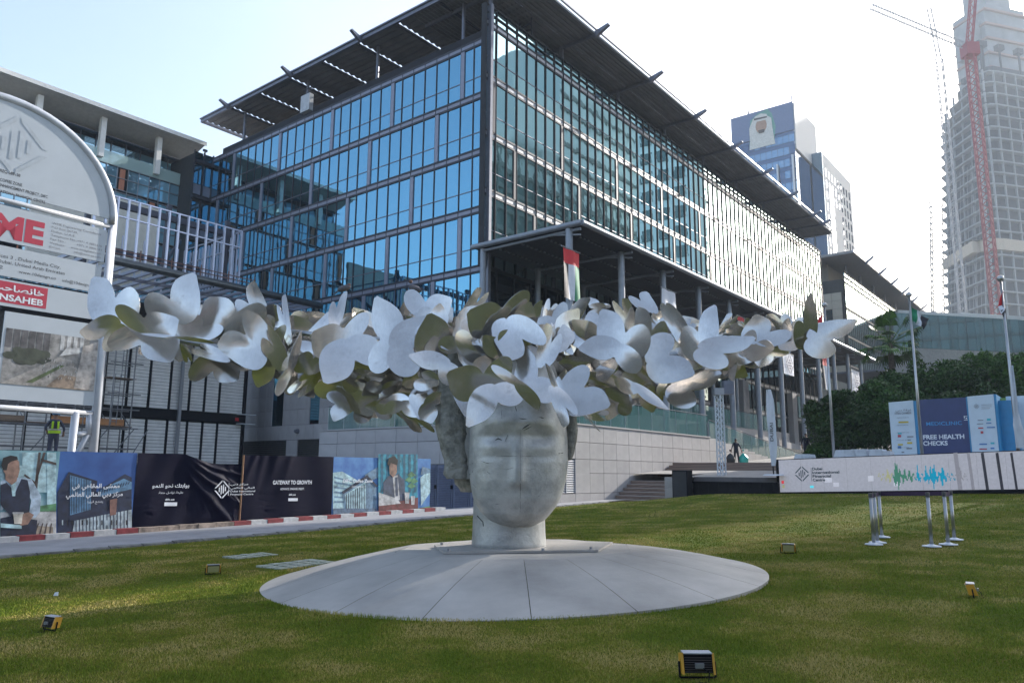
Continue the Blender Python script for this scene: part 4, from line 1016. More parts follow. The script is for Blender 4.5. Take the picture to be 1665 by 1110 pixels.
h0 = hpanel(A0, aL[1], M_TEAL); h1 = hpanel(aL[1], aL[2], M_SKYB); h2 = hpanel(aL[2], aL[3], M_NAVY, fold=fold_a); h3 = hpanel(aL[3], aL[4], M_NAVY, fold=fold_b); h4 = hpanel(aL[4], aL[7], M_LB)
PW = MATS['print_white']
def fx(x): return onb(x, 800, -8)[0]
def fz(x, y): return onb(x, y, -8)[2]
def P2(x, y): q = onb(x, y, -8); return (q[0], q[2])
def ppoly(mb, pts, d, mi): fh.poly(mb, [P2(*p) for p in pts][::-1], d, mi)
# sitting man with cup (left print)
inks = [pm('tealdark', (.04, .12, .14)), pm('white', (.5, .5, .5)), pm('skin', (.32, .19, .14)), pm('hair', (.015, .012, .012)), pm('waistcoat', (.016, .022, .05)), pm('shirt', (.42, .52, .62)), pm('wood', (.34, .28, .22)), pm('green', (.10, .26, .12)), pm('bark', (.07, .05, .045)), pm('cup', (.62, .58, .50)), pm('paleblue', (.40, .58, .62))]
mb = MB()
ppoly(mb, [(0, 760), (91, 750), (91, 800), (0, 800)], .01, 10); ppoly(mb, [(36, 735), (62, 735), (62, 770), (36, 770)], .012, 10); ppoly(mb, [(76, 735), (91, 735), (91, 820), (76, 820)], .014, 10)
ppoly(mb, [(64, 822), (91, 818), (91, 832), (60, 832)], .016, 7); ppoly(mb, [(0, 832), (91, 830), (91, 868), (0, 874)], .016, 1); ppoly(mb, [(0, 850), (86, 856), (85, 880), (0, 884)], .02, 6)
for k in range(5): ppoly(mb, [(54 + k * 7, 850), (56 + k * 7, 850), (44 + k * 9, 880), (41 + k * 9, 880)], .023, 8)
for q in (((62, 735), (66, 735), (60, 795), (55, 795)), ((66, 745), (91, 752), (91, 756), (66, 749)), ((40, 770), (58, 784), (57, 787), (38, 773)), ((70, 735), (74, 735), (58, 785), (56, 782))): ppoly(mb, q, .025, 8)
ppoly(mb, [(0, 842), (20, 838), (60, 845), (58, 868), (40, 876), (0, 876)], .03, 4)
ppoly(mb, [(0, 782), (14, 776), (30, 776), (50, 778), (66, 806), (64, 832), (56, 842), (46, 838), (50, 812), (42, 800), (0, 830)], .034, 5)
ppoly(mb, [(0, 788), (10, 784), (24, 800), (34, 778), (44, 780), (48, 800), (46, 840), (20, 842), (0, 820)], .038, 4)
ppoly(mb, [(16, 782), (20, 786), (25, 782), (24, 806), (19, 806)], .042, 10)
ppoly(mb, [(7, 768), (28, 770), (26, 782), (18, 788), (8, 780)], .044, 2)
ppoly(mb, [(4, 752), (10, 745), (24, 744), (30, 750), (31, 764), (28, 776), (20, 779), (9, 774), (4, 764)], .046, 2)
ppoly(mb, [(1, 756), (4, 744), (16, 740), (27, 742), (28, 747), (17, 750), (12, 754), (10, 764), (4, 764)], .049, 3)
ppoly(mb, [(30, 836), (46, 832), (54, 836), (44, 852), (32, 854)], .052, 2); ppoly(mb, [(20, 833), (36, 833), (34, 851), (22, 851)], .055, 9); ppoly(mb, [(19, 832), (37, 832), (37, 835), (19, 835)], .058, 1); ppoly(mb, [(0, 850), (34, 853), (34, 859), (0, 857)], .05, 10)
mb.build('printed_picture', inks, h0)
# evening building render (second print)
def bldprint(mb, x0, s, y0, inkd, inkl, inkw, d):
    def q(u, v): return (x0 + u * s, y0 + v * s)
    ppoly(mb, [q(0, 100), q(0, 0), q(20, -36), q(70, -20), q(68, 0), q(118, -32), q(130, -26), q(130, 60), q(130, 100)], d, inkd)
    ppoly(mb, [q(22, -30), q(60, -20), q(58, 30), q(22, 40)], d + .004, inkl)
    for k in range(9): ppoly(mb, [q(24 + k * 4.4, -28 + k), q(25 + k * 4.4, -28 + k), q(25 + k * 4.4, 38 - k), q(24 + k * 4.4, 38 - k)], d + .007, inkd)
    ppoly(mb, [q(70, -2), q(116, -24), q(130, -18), q(130, -6), q(72, 8)], d + .004, inkl)
    for k in range(12): ppoly(mb, [q(72 + k * 4.6, 4 - k * 1.6), q(73.4 + k * 4.6, 4 - k * 1.6), q(76 + k * 4.6, -10 - k * .8), q(74.6 + k * 4.6, -10 - k * .8)], d + .007, inkd)
    ppoly(mb, [q(30, 48), q(130, 30), q(130, 66), q(26, 72)], d + .005, inkw)
    for k in range(16): ppoly(mb, [q(32 + k * 6, 46 - k), q(33.4 + k * 6, 46 - k), q(33.4 + k * 6, 70), q(32 + k * 6, 70)], d + .008, inkd)
    ppoly(mb, [q(22, 46), q(130, 24), q(130, 29), q(22, 51)], d + .011, inkd)
mb = MB(); bldprint(mb, 93, .93, 800, 0, 1, 2, .01)
ppoly(mb, [(91, 868), (218, 856), (218, 866), (91, 880)], .012, 0); ppoly(mb, [(178, 812), (190, 810), (188, 836), (178, 838)], .024, 3)
for k in range(14): x = 100 + k * 8; ppoly(mb, [(x, 845), (x + 2, 845), (x + 2, 853), (x, 853)], .026, 4 if k % 3 else 2)
mb.build('printed_picture', [pm('nightblue', (.01, .018, .05)), pm('winblue', (.10, .22, .36)), pm('warmwhite', (.38, .46, .50)), pm('brown', (.20, .10, .08)), pm('black', (.01, .01, .015))], h1)
def at_text(mb, s, x0, x1, y, hpx, bold=.02, d=.05):
    u0, v0 = P2(x0, y); u1, _ = P2(x1, y); h = abs(P2(x0, y)[1] - P2(x0, y - hpx)[1]); text(mb, fh, s, u0, u1, v0, h, d, bold=bold)
mb = MB(); at_text(mb, arabic('ممشى المقاهي في'), 116, 193, 793, 7); at_text(mb, arabic('مركز دبي المالي العالمي'), 106, 198, 807, 7); at_text(mb, arabic('يفتتح قريبا'), 141, 166, 817, 4, 0); mb.build('lettering', PW, h1)
D2 = .13
mb = MB(); at_text(mb, arabic('بوابتك نحو النمو'), 244, 304, 792, 6, d=D2); at_text(mb, arabic('طليعة. تواصل. متعة.'), 254, 294, 802, 3.4, .01, d=D2); at_text(mb, 'difc.ae', 265, 280, 813, 3.2, .02, d=D2)
for k in range(4): u, v = P2(263.5 + k * 5, 822); fh.rect(mb, u, v, u + .11, v + .11, D2)
mb.build('lettering', PW, h2)
mb = MB(); u, v = P2(358, 795); emblem(mb, fh, u, v, .30, D2)
fh.rect(mb, *P2(368, 805), *P2(368.6, 785), D2)
for k, s in enumerate(('Dubai International', 'Financial Centre')): at_text(mb, s, 371, 411 if k == 0 else 408, 799.5 + k * 5, 3, .01, d=D2)
at_text(mb, arabic('مركز دبي'), 371, 400, 788, 3, .01, d=D2); at_text(mb, arabic('المالي العالمي'), 371, 410, 794, 3, .01, d=D2)
mb.build('emblem', PW, h3)
mb = MB(); at_text(mb, 'GATEWAY TO GROWTH', 440, 503, 787, 6.5, .025, d=D2); at_text(mb, 'ADVANCE. ENGAGE. ENJOY.', 452, 491, 796, 3.4, .015, d=D2); at_text(mb, 'difc.ae', 466, 477, 805, 3, .02, d=D2)
for k in range(4): u, v = P2(465 + k * 3.8, 814); fh.rect(mb, u, v, u + .1, v + .1, D2)
mb.build('lettering', PW, h3)
mb = MB(); mb.tube((aL[3], -8.08, zbot(aL[3])), (aL[3], -8.08, ztop(aL[3])), .03, n=6); mb.build('timber_edge', mat('raw_timber', (.30, .16, .08), .8), HD)
# coffee print
mb = MB()
ppoly(mb, [(541, 828), (541, 768), (556, 766), (580, 780), (590, 800), (590, 826)], .012, 1)
for k in range(6): ppoly(mb, [(543, 774 + k * 8), (584, 784 + k * 6), (584, 786 + k * 6), (543, 777 + k * 8)], .015, 2)
ppoly(mb, [(556, 800), (592, 776), (612, 792), (612, 830), (560, 830)], .02, 2); ppoly(mb, [(560, 804), (594, 782), (594, 826), (562, 826)], .024, 1)
for k in range(9): ppoly(mb, [(562 + k * 3.6, 803 - k * 2), (563.2 + k * 3.6, 803 - k * 2), (563.2 + k * 3.6, 826), (562 + k * 3.6, 826)], .027, 0)
ppoly(mb, [(555, 799), (596, 772), (614, 790), (610, 791), (596, 777), (557, 803)], .03, 0)
ppoly(mb, [(592, 772), (615, 758), (615, 776), (600, 782)], .02, 2)
ppoly(mb, [(541, 826), (612, 826), (612, 838), (541, 843)], .033, 3)
ppoly(mb, [(614, 738), (678, 738), (678, 834), (614, 838)], .036, 4)
for k in range(7): ppoly(mb, [(618 + k * 9, 738), (622 + k * 9, 738), (622 + k * 9, 800), (618 + k * 9, 800)], .039, 5)
for (x, y) in ((668, 772), (664, 780), (672, 782), (668, 790)): ppoly(mb, [(x - 7, y), (x, y - 6), (x + 7, y), (x, y + 4)], .042, 8)
ppoly(mb, [(622, 806), (622, 784), (632, 772), (646, 770), (656, 780), (658, 812), (640, 818), (622, 812)], .045, 6)
ppoly(mb, [(637, 774), (645, 772), (649, 812), (641, 814)], .048, 7); ppoly(mb, [(641, 776), (645, 775), (646, 806), (642, 806)], .051, 6)
ppoly(mb, [(631, 752), (637, 748), (644, 752), (644, 768), (638, 776), (632, 770)], .054, 9); ppoly(mb, [(628, 754), (631, 744), (640, 741), (646, 748), (644, 756), (634, 752), (632, 758)], .057, 10)
ppoly(mb, [(614, 822), (650, 814), (678, 808), (678, 834), (614, 838)], .06, 11); ppoly(mb, [(614, 800), (644, 810), (650, 818), (614, 822)], .063, 7)
ppoly(mb, [(656, 800), (664, 800), (663, 818), (657, 818)], .066, 7); ppoly(mb, [(666, 806), (673, 806), (672, 820), (667, 820)], .066, 7)
ppoly(mb, [(683, 776), (699, 762), (699, 800), (684, 822)], .02, 1); ppoly(mb, [(678, 826), (699, 822), (699, 832), (678, 834)], .02, 8); ppoly(mb, [(683, 772), (686, 758), (699, 762), (699, 768)], .024, 2)
mb.build('printed_picture', [pm('nightblue', (.01, .018, .05)), pm('paleblue', (.40, .58, .62)), pm('midblue', (.14, .24, .34)), pm('road', (.10, .16, .24)), pm('cyanwall', (.02, .26, .36)), pm('cyandark', (.015, .12, .19)), pm('suit', (.06, .08, .13)), pm('white', (.5, .5, .5)), pm('green', (.10, .26, .12)), pm('skin', (.32, .19, .14)), pm('hair', (.015, .012, .012)), pm('table', (.16, .04, .04))], h4)
mb = MB(); at_text(mb, 'DIFC Coffee Zone', 556, 604, 784, 5.5, .02, d=.07); at_text(mb, 'Coming Soon', 570, 589, 792, 3, .0, d=.07); mb.build('lettering', PW, h4)
# red and white kerb
KB = thing('painted_kerb', 'red and white painted kerb blocks along the foot of the hoarding', 'kerb', (-20, -8.3, 0))
M_KR = mat('kerb_red', (.22, .035, .04), .8, 0, .2, 6, .3, 30); M_KW = mat('kerb_white', (.46, .46, .46), .8, 0, .15, 6, .3, 30); M_KT = mat('kerb_worn', (.28, .22, .18), .85, 0, .35, 5, .3, 30)
a = -34.0; k = 0
while a < A1 + .2:
    L_ = .62; m_ = (M_KR if k % 2 else M_KW)
    if -25.6 < a < -22.6: m_ = M_KT
    z = gz(a, -8.2); mb = MB(); mb.box(a + .008, a + L_ - .008, -8.42 + random.uniform(-.008, .008), -8.12, z - .05, z + .19 + random.uniform(-.008, .008)); mb.build('kerb_block', m_, KB); a += L_; k += 1
# ------------------------------------------------------------------ the sculpture
SCU = thing('head_sculpture', 'giant cast metal head crowned with a wide swarm of silver metal butterflies', 'sculpture', (0, 13, .5), frame='world')
def metal(name, base, r0, r1, dark=.0, met=.92, sc=1.2, bump=.15):
    m = bpy.data.materials.new(name); m.use_nodes = True; nt = m.node_tree; L = nt.links.new; p = nt.nodes['Principled BSDF']
    p.inputs['Metallic'].default_value = met
    tc = node(nt, 'ShaderNodeNewGeometry'); oi = node(nt, 'ShaderNodeObjectInfo')
    va = node(nt, 'ShaderNodeVectorMath', operation='ADD'); L(tc.outputs['Position'], va.inputs[0]); L(oi.outputs['Random'], va.inputs[1])
    def nz(s, d=5):
        n = node(nt, 'ShaderNodeTexNoise'); n.inputs['Scale'].default_value = s; n.inputs['Detail'].default_value = d; n.inputs['Roughness'].default_value = .65; L(va.outputs[0], n.inputs['Vector']); return n.outputs[0]
    def rg(s, a, b, c, d):
        r = node(nt, 'ShaderNodeMapRange'); r.inputs[1].default_value = a; r.inputs[2].default_value = b; r.inputs[3].default_value = c; r.inputs[4].default_value = d; L(s, r.inputs[0]); return r.outputs[0]
    L(rg(nz(sc * 1.4), .35, .65, r0, r1), p.inputs['Roughness'])
    tint = rg(oi.outputs['Random'], 0, 1, .68, 1.0)
    mx = node(nt, 'ShaderNodeMix', data_type='RGBA'); mx.inputs[6].default_value = (*base, 1); mx.inputs[7].default_value = (*[c * (1 - dark) for c in base], 1)
    L(rg(nz(sc * 2.2, 7), .42, .68, 0, 1), mx.inputs[0]); mx2 = node(nt, 'ShaderNodeMix', data_type='RGBA'); L(mx.outputs[2], mx2.inputs[6]); mx2.inputs[7].default_value = (*[c * .6 for c in base], 1)
    L(rg(nz(26, 3), .66, .74, 0, .7 if dark > .2 else .0), mx2.inputs[0]); hs = node(nt, 'ShaderNodeHueSaturation'); L(tint, hs.inputs['Value']); L(mx2.outputs[2], hs.inputs['Color']); L(hs.outputs[0], p.inputs['Base Color'])
    if bump < .3:      # faint rolled grain and scratches
        tcg = node(nt, 'ShaderNodeTexCoord'); mpg = node(nt, 'ShaderNodeMapping'); mpg.inputs['Scale'].default_value = (60, 60, 2.2); mpg.inputs['Rotation'].default_value = (.5, .9, .3); L(va.outputs[0], mpg.inputs[0])
        gn = node(nt, 'ShaderNodeTexNoise'); gn.inputs['Scale'].default_value = 1; gn.inputs['Detail'].default_value = 3; L(mpg.outputs[0], gn.inputs['Vector'])
        ml = node(nt, 'ShaderNodeMix', data_type='RGBA', blend_type='MULTIPLY'); ml.inputs[0].default_value = 1; L(hs.outputs[0], ml.inputs[6]); g1 = rg(gn.outputs[0], .3, .7, .94, 1.03); L(g1, ml.inputs[7]); L(ml.outputs[2], p.inputs['Base Color'])
        st = nz(5.5, 8); sp = rg(st, .62, .74, 1, .6); ml2 = node(nt, 'ShaderNodeMix', data_type='RGBA', blend_type='MULTIPLY'); ml2.inputs[0].default_value = .6; L(ml.outputs[2], ml2.inputs[6]); L(sp, ml2.inputs[7]); L(ml2.outputs[2], p.inputs['Base Color'])
    b = node(nt, 'ShaderNodeBump'); b.inputs['Strength'].default_value = bump; b.inputs['Distance'].default_value = .03; L(nz(sc * 1.6 if bump < .3 else 14, 2 if bump < .3 else 4), b.inputs['Height']); L(b.outputs[0], p.inputs['Normal'])
    return m
M_LEAF = metal('brushed_aluminium', (.74, .71, .67), .10, .24, .16, .78)
M_CAST = metal('cast_aluminium', (.56, .56, .545), .36, .56, .34, .35, 1.7, .3)
M_CASTR = metal('rough_cast', (.34, .335, .30), .55, .8, .6, .35, 3, .9)
KX = .01045
def W3(px, py, Y): return aty(px, py, Y)
# plinth: round skirt of plates up to an eight sided top
PL = thing('sculpture_plinth', 'low round grey plinth of sloping metal plates set in the lawn beneath the giant head', 'plinth', (0, 13, .1), frame='world')
M_PLATE = mat('plinth_plate', (.41, .385, .355), .55, .05, .17, .7, .12, 25, obrand=.04)
RR = 4.03
def rimz(x): return .095 + .038 * x
def topz(x): return .505 + .016 * x
def rim(t, r=RR): x = r * cos(t); return Vector((x, 13 + r * sin(t), rimz(x)))
def octo(t):
    s = PI / 4; k = (t - .30) % s - s / 2; r = 2.0 * cos(s / 2) / cos(k) ; x = r * cos(t) + .08; return Vector((x, 13 + r * .92 * sin(t), topz(x)))
NSEC = 20
for s in range(NSEC):
    mb = MB(); t0 = 2 * PI * s / NSEC + .06; t1 = t0 + 2 * PI / NSEC; n = 8; g_ = .0012
    ts = [t0 + g_ + (t1 - t0 - 2 * g_) * i / n for i in range(n + 1)]
    rings = []
    for j in range(5):
        q = j / 4; rings.append([rim(t).lerp(octo(t), q) + Vector((0, 0, .03 * sin(q * PI))) for t in ts])
    mb.ring_surface([[p - UP * .045 for p in rings[0]]] + rings, close=False, cap0=False, cap1=False); mb.build('skirt_plate', M_PLATE, PL, sm=False)
mb = MB(); ts = [2 * PI * i / 80 for i in range(80)]
mb.ring_surface([[octo(t) - UP * .02 for t in ts], [octo(t) - UP * .002 for t in ts]], cap0=False); mb.build('top_plate', M_PLATE, PL)
mb = MB(); mb.ring_surface([[rim(t, RR - .22) - UP * .45 for t in ts], [rim(t, RR - .22) - UP * .02 for t in ts]], cap0=False, cap1=False); mb.build('recessed_base', M_BLACK, PL)
mb = MB(); q = [W3(703, 886, 13.35), W3(722, 906, 12.0), W3(970, 896, 12.15), W3(1010, 880, 13.7), W3(760, 874, 14.3)]
q = [Vector((p.x, p.y, topz(p.x) + .012)) for p in q]
mb.prism([(-1.28, 13.25, topz(-1.3) + .005), (-1.02, 12.05, topz(-1) + .005), (1.35, 12.15, topz(1.35) + .005), (1.75, 13.5, topz(1.7) + .005), (.2, 14.3, topz(.2) + .005)], (0, 0, .035)); mb.build('foot_plate', M_PLATE, PL)
for x, y in ((-1.15, 13.2), (-.95, 12.15), (1.25, 12.25), (.5, 12.12)):
    mb = MB(); mb.tube((x, y, topz(x) + .03), (x, y, topz(x) + .075), .025, n=6); mb.build('bolt', M_FIN, PL)

# head: neck, face and the rough hair blocks at the sides
def noise3(p, s): return noise.noise(Vector(p) * s)
FY = 12.95      # depth of the head's middle
def smoothmesh(o):
    return o
# neck
prof = [(896, 60.5), (880, 59.5), (865, 58.5), (845, 58), (800, 57), (700, 60)]
mb = MB(); rings = []
for py, hw in prof:
    c = W3(827.5, py, FY); r = hw * KX * .985
    rings.append([(c.x + r * cos(t), FY + .05 + r * 1.05 * sin(t), c.z) for t in [2 * PI * k / 40 for k in range(40)]])
mb.ring_surface(rings); mb.build('neck', M_CAST, SCU, sm=True)
ctl = [(859.5, 840, 0, .0), (857, 840, 17, .12), (852, 840, 31, .25), (844, 840, 45, .38), (833, 839, 56, .48), (820, 839.5, 65, .55), (809, 840.5, 70.5, .60), (782, 842, 77, .64), (752, 843, 80, .66), (715, 843, 79.5, .67), (680, 842, 78, .66), (640, 840, 74, .63), (600, 838, 66, .56), (570, 837, 50, .42), (552, 836, 20, .2), (549, 836, 0, .0)]
def interp(py):
    for k in range(len(ctl) - 1):
        if ctl[k][0] >= py >= ctl[k + 1][0]:
            t = (ctl[k][0] - py) / (ctl[k][0] - ctl[k + 1][0]); a, b = ctl[k], ctl[k + 1]; return [a[i] + (b[i] - a[i]) * t for i in range(4)]
    return ctl[-1]
mb = MB(); rings = []; NT = 96
pys = [859.5, 858.6, 857, 855] + [852 - i * 2.6 for i in range(112)] + [556, 552, 549]
for py in pys:
    _, cxp, hw, dep = interp(py); c = W3(cxp, py, FY - .35); hwm = hw * KX * .96; ring = []
    for k in range(NT):
        t = 2 * PI * k / NT; ct, st = cos(t), sin(t); e = .84
        x = hwm * math.copysign(abs(ct) ** e, ct); y = dep * math.copysign(abs(st) ** .9, st)
        if st > 0: y *= 1.5
        z = c.z
        if st < 0:      # front: brow, sockets, lids, nose ridge
            u = x / .8; f = abs(st)
            g = lambda v, m, s: math.exp(-((v - m) / s) ** 2)
            y -= .072 * g(u, 0, .12) * smooth((py - 694) / 10) * (1 - smooth((py - 782) / 14)) * (.35 + .65 * smooth((py - 700) / 75)) * 1.5
            for s_ in (-1, 1):
                y += .062 * g(u, s_ * .47, .32) * g(py, 711 + 4 * abs(u), 11) * f
                y -= .030 * g(u, s_ * .50, .27) * g(py, 731 - s_ * u * 6, 10) * f
                y += .012 * g(u, s_ * .50, .26) * g(py, 744, 5) * f
            y -= .045 * g(py, 690, 13) * g(u, 0, .75) * f
            y -= .02 * g(u, 0, .3) * g(py, 838, 14)
        y += .006 * noise3((x * 2, y, z * 2), 2.2)
        ring.append((c.x + x, FY - .38 + y, z))
    rings.append(ring)
mb.ring_surface(rings, cap0=False, cap1=False); fo = mb.build('face', M_CAST, SCU, sm=True)
# seams and gouges cut in the casting
M_CUT = mat('casting_cut', (.09, .09, .085), .9)
def face_y(px, py):
    _, cxp, hw, dep = interp(py); x = (px - cxp) / max(hw, 1); c_ = max(0, 1 - abs(x) ** (2 / .84)) ** .5; return FY - .38 - dep * c_ ** .9
def gouge(pts, r, m=M_CUT, name='gouge'):
    mb = MB(); P = []
    for (x, y) in pts:
        bh = bvh.ray_cast(EYE, (aty(x, y, 12) - EYE).normalized()); 
        if bh[0] is not None: P.append(bh[0] + (bh[0] - EYE).normalized() * r * .5)
    if len(P) > 1: mb.path(P, r, n=5, rads=[r * (.25 + .75 * sin(PI * (i + .3) / (len(P) - .4))) for i in range(len(P))]); mb.build(name, m, fo)
from mathutils.bvhtree import BVHTree
bvh = BVHTree.FromPolygons([Vector(v) for v in mb.v], mb.f)
gouge([(846, y) for y in range(690, 856, 6)], .004, name='seam'); gouge([(x, 741 + (x - 770) * .006) for x in range(768, 918, 8)], .003, name='seam'); gouge([(x, 760 + (x % 5)) for x in range(775, 900, 12)], .002, name='seam')
for g_ in (([(805, 716), (810, 713), (817, 716)], .016), ([(847, 699), (852, 695), (858, 691), (864, 688)], .016), ([(850, 700), (858, 696), (866, 692)], .009), ([(876, 678), (881, 679), (885, 680)], .012),
           ([(764, 755), (769, 753)], .010), ([(779, 749), (786, 750), (793, 753), (800, 752)], .008), ([(792, 766), (797, 770)], .013), ([(908, 737), (915, 736)], .012), ([(765, 822), (775, 828), (784, 836), (787, 845)], .009),
           ([(801, 818), (808, 819), (815, 818)], .005), ([(868, 813), (876, 806), (884, 799)], .004), ([(875, 790), (879, 780)], .005), ([(748, 775), (756, 773), (764, 771), (769, 766)], .012), ([(843, 680), (850, 681), (858, 681)], .012),
           ([(838, 661), (840, 668)], .012), ([(815, 668), (816, 680)], .006), ([(826, 706), (821, 718)], .004), ([(769, 786), (774, 792)], .006), ([(900, 716), (902, 725)], .006), ([(773, 740), (790, 746)], .004)):
    gouge(*g_)
bvh = BVHTree.FromPolygons([Vector(v) for v in mb.v], mb.f)
for (p, r) in (([(816, 864), (817, 872), (817, 880), (816, 884)], .014), ([(840, 880), (847, 879)], .012), ([(776, 838), (785, 848), (786, 855)], .008)):
    mb2 = MB(); P = []
    for (x, y) in p:
        c = W3(x, y, FY - .57 + abs(x - 827) * .002); P.append(c)
    mb2.path(P, r, n=5); mb2.build('gouge', M_CUT, SCU)
# hair blocks
def block(name, prof, y0, y1, amp, m, seed):
    """prof: rows of (py, x_left, x_right); a rough hewn block from depth y0 to y1"""
    mb = MB(); rings = []; n = 40
    rows = []
    for k in range(len(prof) - 1):
        for j in range(8): t = j / 8; rows.append([prof[k][i] + (prof[k + 1][i] - prof[k][i]) * t for i in range(3)])
    rows.append(prof[-1])
    for (py, xl, xr) in rows:
        l = W3(xl, py, FY - .1); r = W3(xr, py, FY - .1); cx_ = (l.x + r.x) / 2; hw = (r.x - l.x) / 2; ring = []
        for k in range(n):
            t = 2 * PI * k / n; x = hw * math.copysign(abs(cos(t)) ** .6, cos(t)); y = (y1 - y0) / 2 * math.copysign(abs(sin(t)) ** .6, sin(t))
            q = Vector((x, y, l.z)); d = noise.noise(q * 3.1 + Vector((seed, 0, 0))) * amp + abs(noise.noise(q * 7 + Vector((0, seed, 0)))) * amp * .8
            f = 1 - d; ring.append((cx_ + x * f, (y0 + y1) / 2 + y * (1 - d * .6), l.z))
        rings.append(ring)
    mb.ring_surface(rings); return mb.build(name, m, SCU, sm=True)
block('skull', [(800, 745, 905), (775, 728, 915), (740, 716, 925), (690, 712, 930), (640, 712, 930), (600, 722, 925), (560, 760, 900), (545, 800, 870)], 12.75, 14.3, .12, M_CASTR, 3)
block('hair_block', [(778, 726, 764), (770, 720, 768), (757, 722, 768), (745, 720, 766), (715, 713, 765), (680, 709, 764), (650, 707, 763), (610, 708, 770), (570, 730, 780)], 12.45, 13.3, .16, M_CASTR, 9)
block('hair_front', [(778, 745, 790), (768, 741, 790), (720, 741, 790), (680, 743, 790), (640, 745, 790)], 12.5, 13.3, .03, M_CAST, 5)
block('ear_block', [(748, 918, 928), (735, 914, 932), (715, 914, 937), (700, 914, 939.5), (680, 914, 938), (660, 912, 935), (630, 908, 928)], 12.5, 13.2, .14, M_CASTR, 21)
# pointed tip, root, rounded tip as seen in the photograph; finish; depth order
LEAVES = [
(144,446,179,516,220,487,'b',2), (124,539,188,528,186,564,'g',1), (290,516,242,538,195,504,'m',0), (317,440,292,516,242,497,'m',2), (280,592,249,540,184,555,'b',1), (349,559,292,547,239,544,'g',-0.5), 
(304,506,311,546,356,538,'b',3), (332,481,367,538,425,509,'m',3), (415,456,421,516,388,503,'b',4), (349,562,424,574,415,516,'m',1), (309,574,364,581,340,562,'b',2), (388,621,358,579,313,607,'m',3), 
(299,588,299,564,311,581,'g',3.5), (433,510,429,564,460,543,'g',2), (423,565,463,593,446,541,'m',1.2), (463,476,469,547,454,516,'b',3.2), (487,536,475,598,451,633,'k',0), 
(565,476,546,524,537,503,'b',4), (536,501,492,572,526,561,'b',4.4), (505,541,551,563,593,518,'m',1), (594,504,566,528,558,521,'m',3.4), (611,481,643,551,609,596,'s',1), (710,513,643,559,664,605,'b',1.2), 
(526,630,561,561,617,576,'b',0), (617,622,578,595,614,601,'m',2), (685,614,617,604,665,594,'k',3), (660,579,725,589,735,622,'b',0), (696,507,706,574,761,566,'g',2), (737,486,693,514,664,480,'b',3), 
(666,475,648,536,677,521,'k',4.4), (685,604,735,649,738,614,'y',2), (606,678,574,627,519,634,'g',3), (597,627,551,637,574,604,'g',4), (627,640,592,625,609,652,'m',4), (624,634,700,647,685,619,'g',3), 
(619,649,655,675,642,654,'m',4), (681,684,677,647,703,662,'b',2), (671,700,657,662,698,691,'m',4), (554,567,501,601,488,581,'g',2), (463,633,521,601,501,635,'g',3), (483,538,463,565,476,546,'b',2), 
(655,541,641,546,645,530,'m',4), (647,624,619,619,635,630,'y',3), (773,468,754,521,787,490,'m',3.4), (759,506,808,530,854,483,'g',2), (882,487,864,527,850,516,'g',3), (909,501,887,526,888,494,'m',4), 
(962,485,917,528,906,503,'m',3), (825,591,826,527,879,543,'b',1), (784,543,797,589,776,561,'b',2), (754,581,787,595,773,567,'b',3), (729,525,773,532,750,537,'b',3), (748,555,776,526,759,521,'m',4), 
(725,604,781,635,825,591,'g',0), (758,693,801,632,845,644,'b',-1), (757,681,748,628,778,639,'b',1), (876,669,846,622,805,601,'m',-2), (849,556,859,629,900,639,'b',1), (856,559,887,611,884,561,'m',2), 
(885,526,885,586,910,559,'s',1), (959,564,904,535,917,566,'b',2), (984,559,964,517,952,541,'b',3), (974,499,1006,571,1051,548,'s',0), (1022,486,1028,533,1001,503,'m',2), (1035,497,1051,569,1081,542,'g',1), 
(1061,509,1081,543,1063,533,'b',3), (1053,475,1056,504,1027,489,'b',4), (957,482,967,497,990,498,'b',4), (955,516,980,501,965,495,'m',4), (938,570,1003,561,1033,599,'b',-1), 
(967,601,998,589,990,611,'b',1), (1011,605,1046,620,1086,586,'g',1), (1088,670,1035,627,1007,628,'b',-1), (1000,629,952,614,967,606,'g',2), (994,659,923,649,940,601,'b',-1), 
(975,702,927,644,942,667,'m',0), (915,693,904,637,933,659,'b',-2), (886,590,907,634,914,624,'m',-1), (947,598,914,632,911,611,'m',1), (919,571,965,591,935,601,'k',3), (990,667,957,672,975,683,'g',1), 
(1028,652,990,667,1003,632,'m',2), (1048,624,1081,639,1063,622,'g',3), (1130,614,1061,591,1078,547,'b',0), (1102,559,1085,503,1114,526,'s',1), (1165,491,1144,567,1111,551,'b',0), 
(1229,550,1146,566,1161,596,'b',-1), (1184,509,1174,538,1195,521,'g',3), (1218,517,1216,541,1202,528,'m',3), (1179,541,1217,545,1197,529,'k',2), (1227,511,1231,554,1279,548,'b',1), 
(1242,512,1272,533,1282,516,'m',3), (1309,516,1280,545,1275,526,'m',2), (1322,473,1315,548,1293,543,'g',1), (1394,519,1322,548,1339,578,'s',1), (1265,570,1294,548,1327,564,'b',2), 
(1262,564,1219,574,1217,543,'y',1), (1230,585,1194,577,1177,598,'m',2), (1194,619,1190,589,1177,601,'y',3), (1175,605,1100,624,1111,659,'s',2), (1148,596,1129,614,1130,591,'b',3), 
(1097,566,1134,591,1144,569,'m',2), (1132,531,1116,537,1119,521,'b',3), (1174,540,1164,551,1177,548,'b',1), ]
def _inA(x, y):
    if x < -.10 or x > 1: return False
    return abs(y) < .345 * max(0, sin(PI * ((x + .14) / 1.14) ** .88)) ** (.85 if x < .5 else .85 + (x - .5) * .7)
_cb, _sb = cos(R(112)), sin(R(112))
def _inB(x, y):
    u = x * _cb + y * _sb; v = -x * _sb + y * _cb
    return ((u - .40) / .42) ** 2 + (v / (.25 + .08 * u)) ** 2 < 1
OUT = []
NL = 64
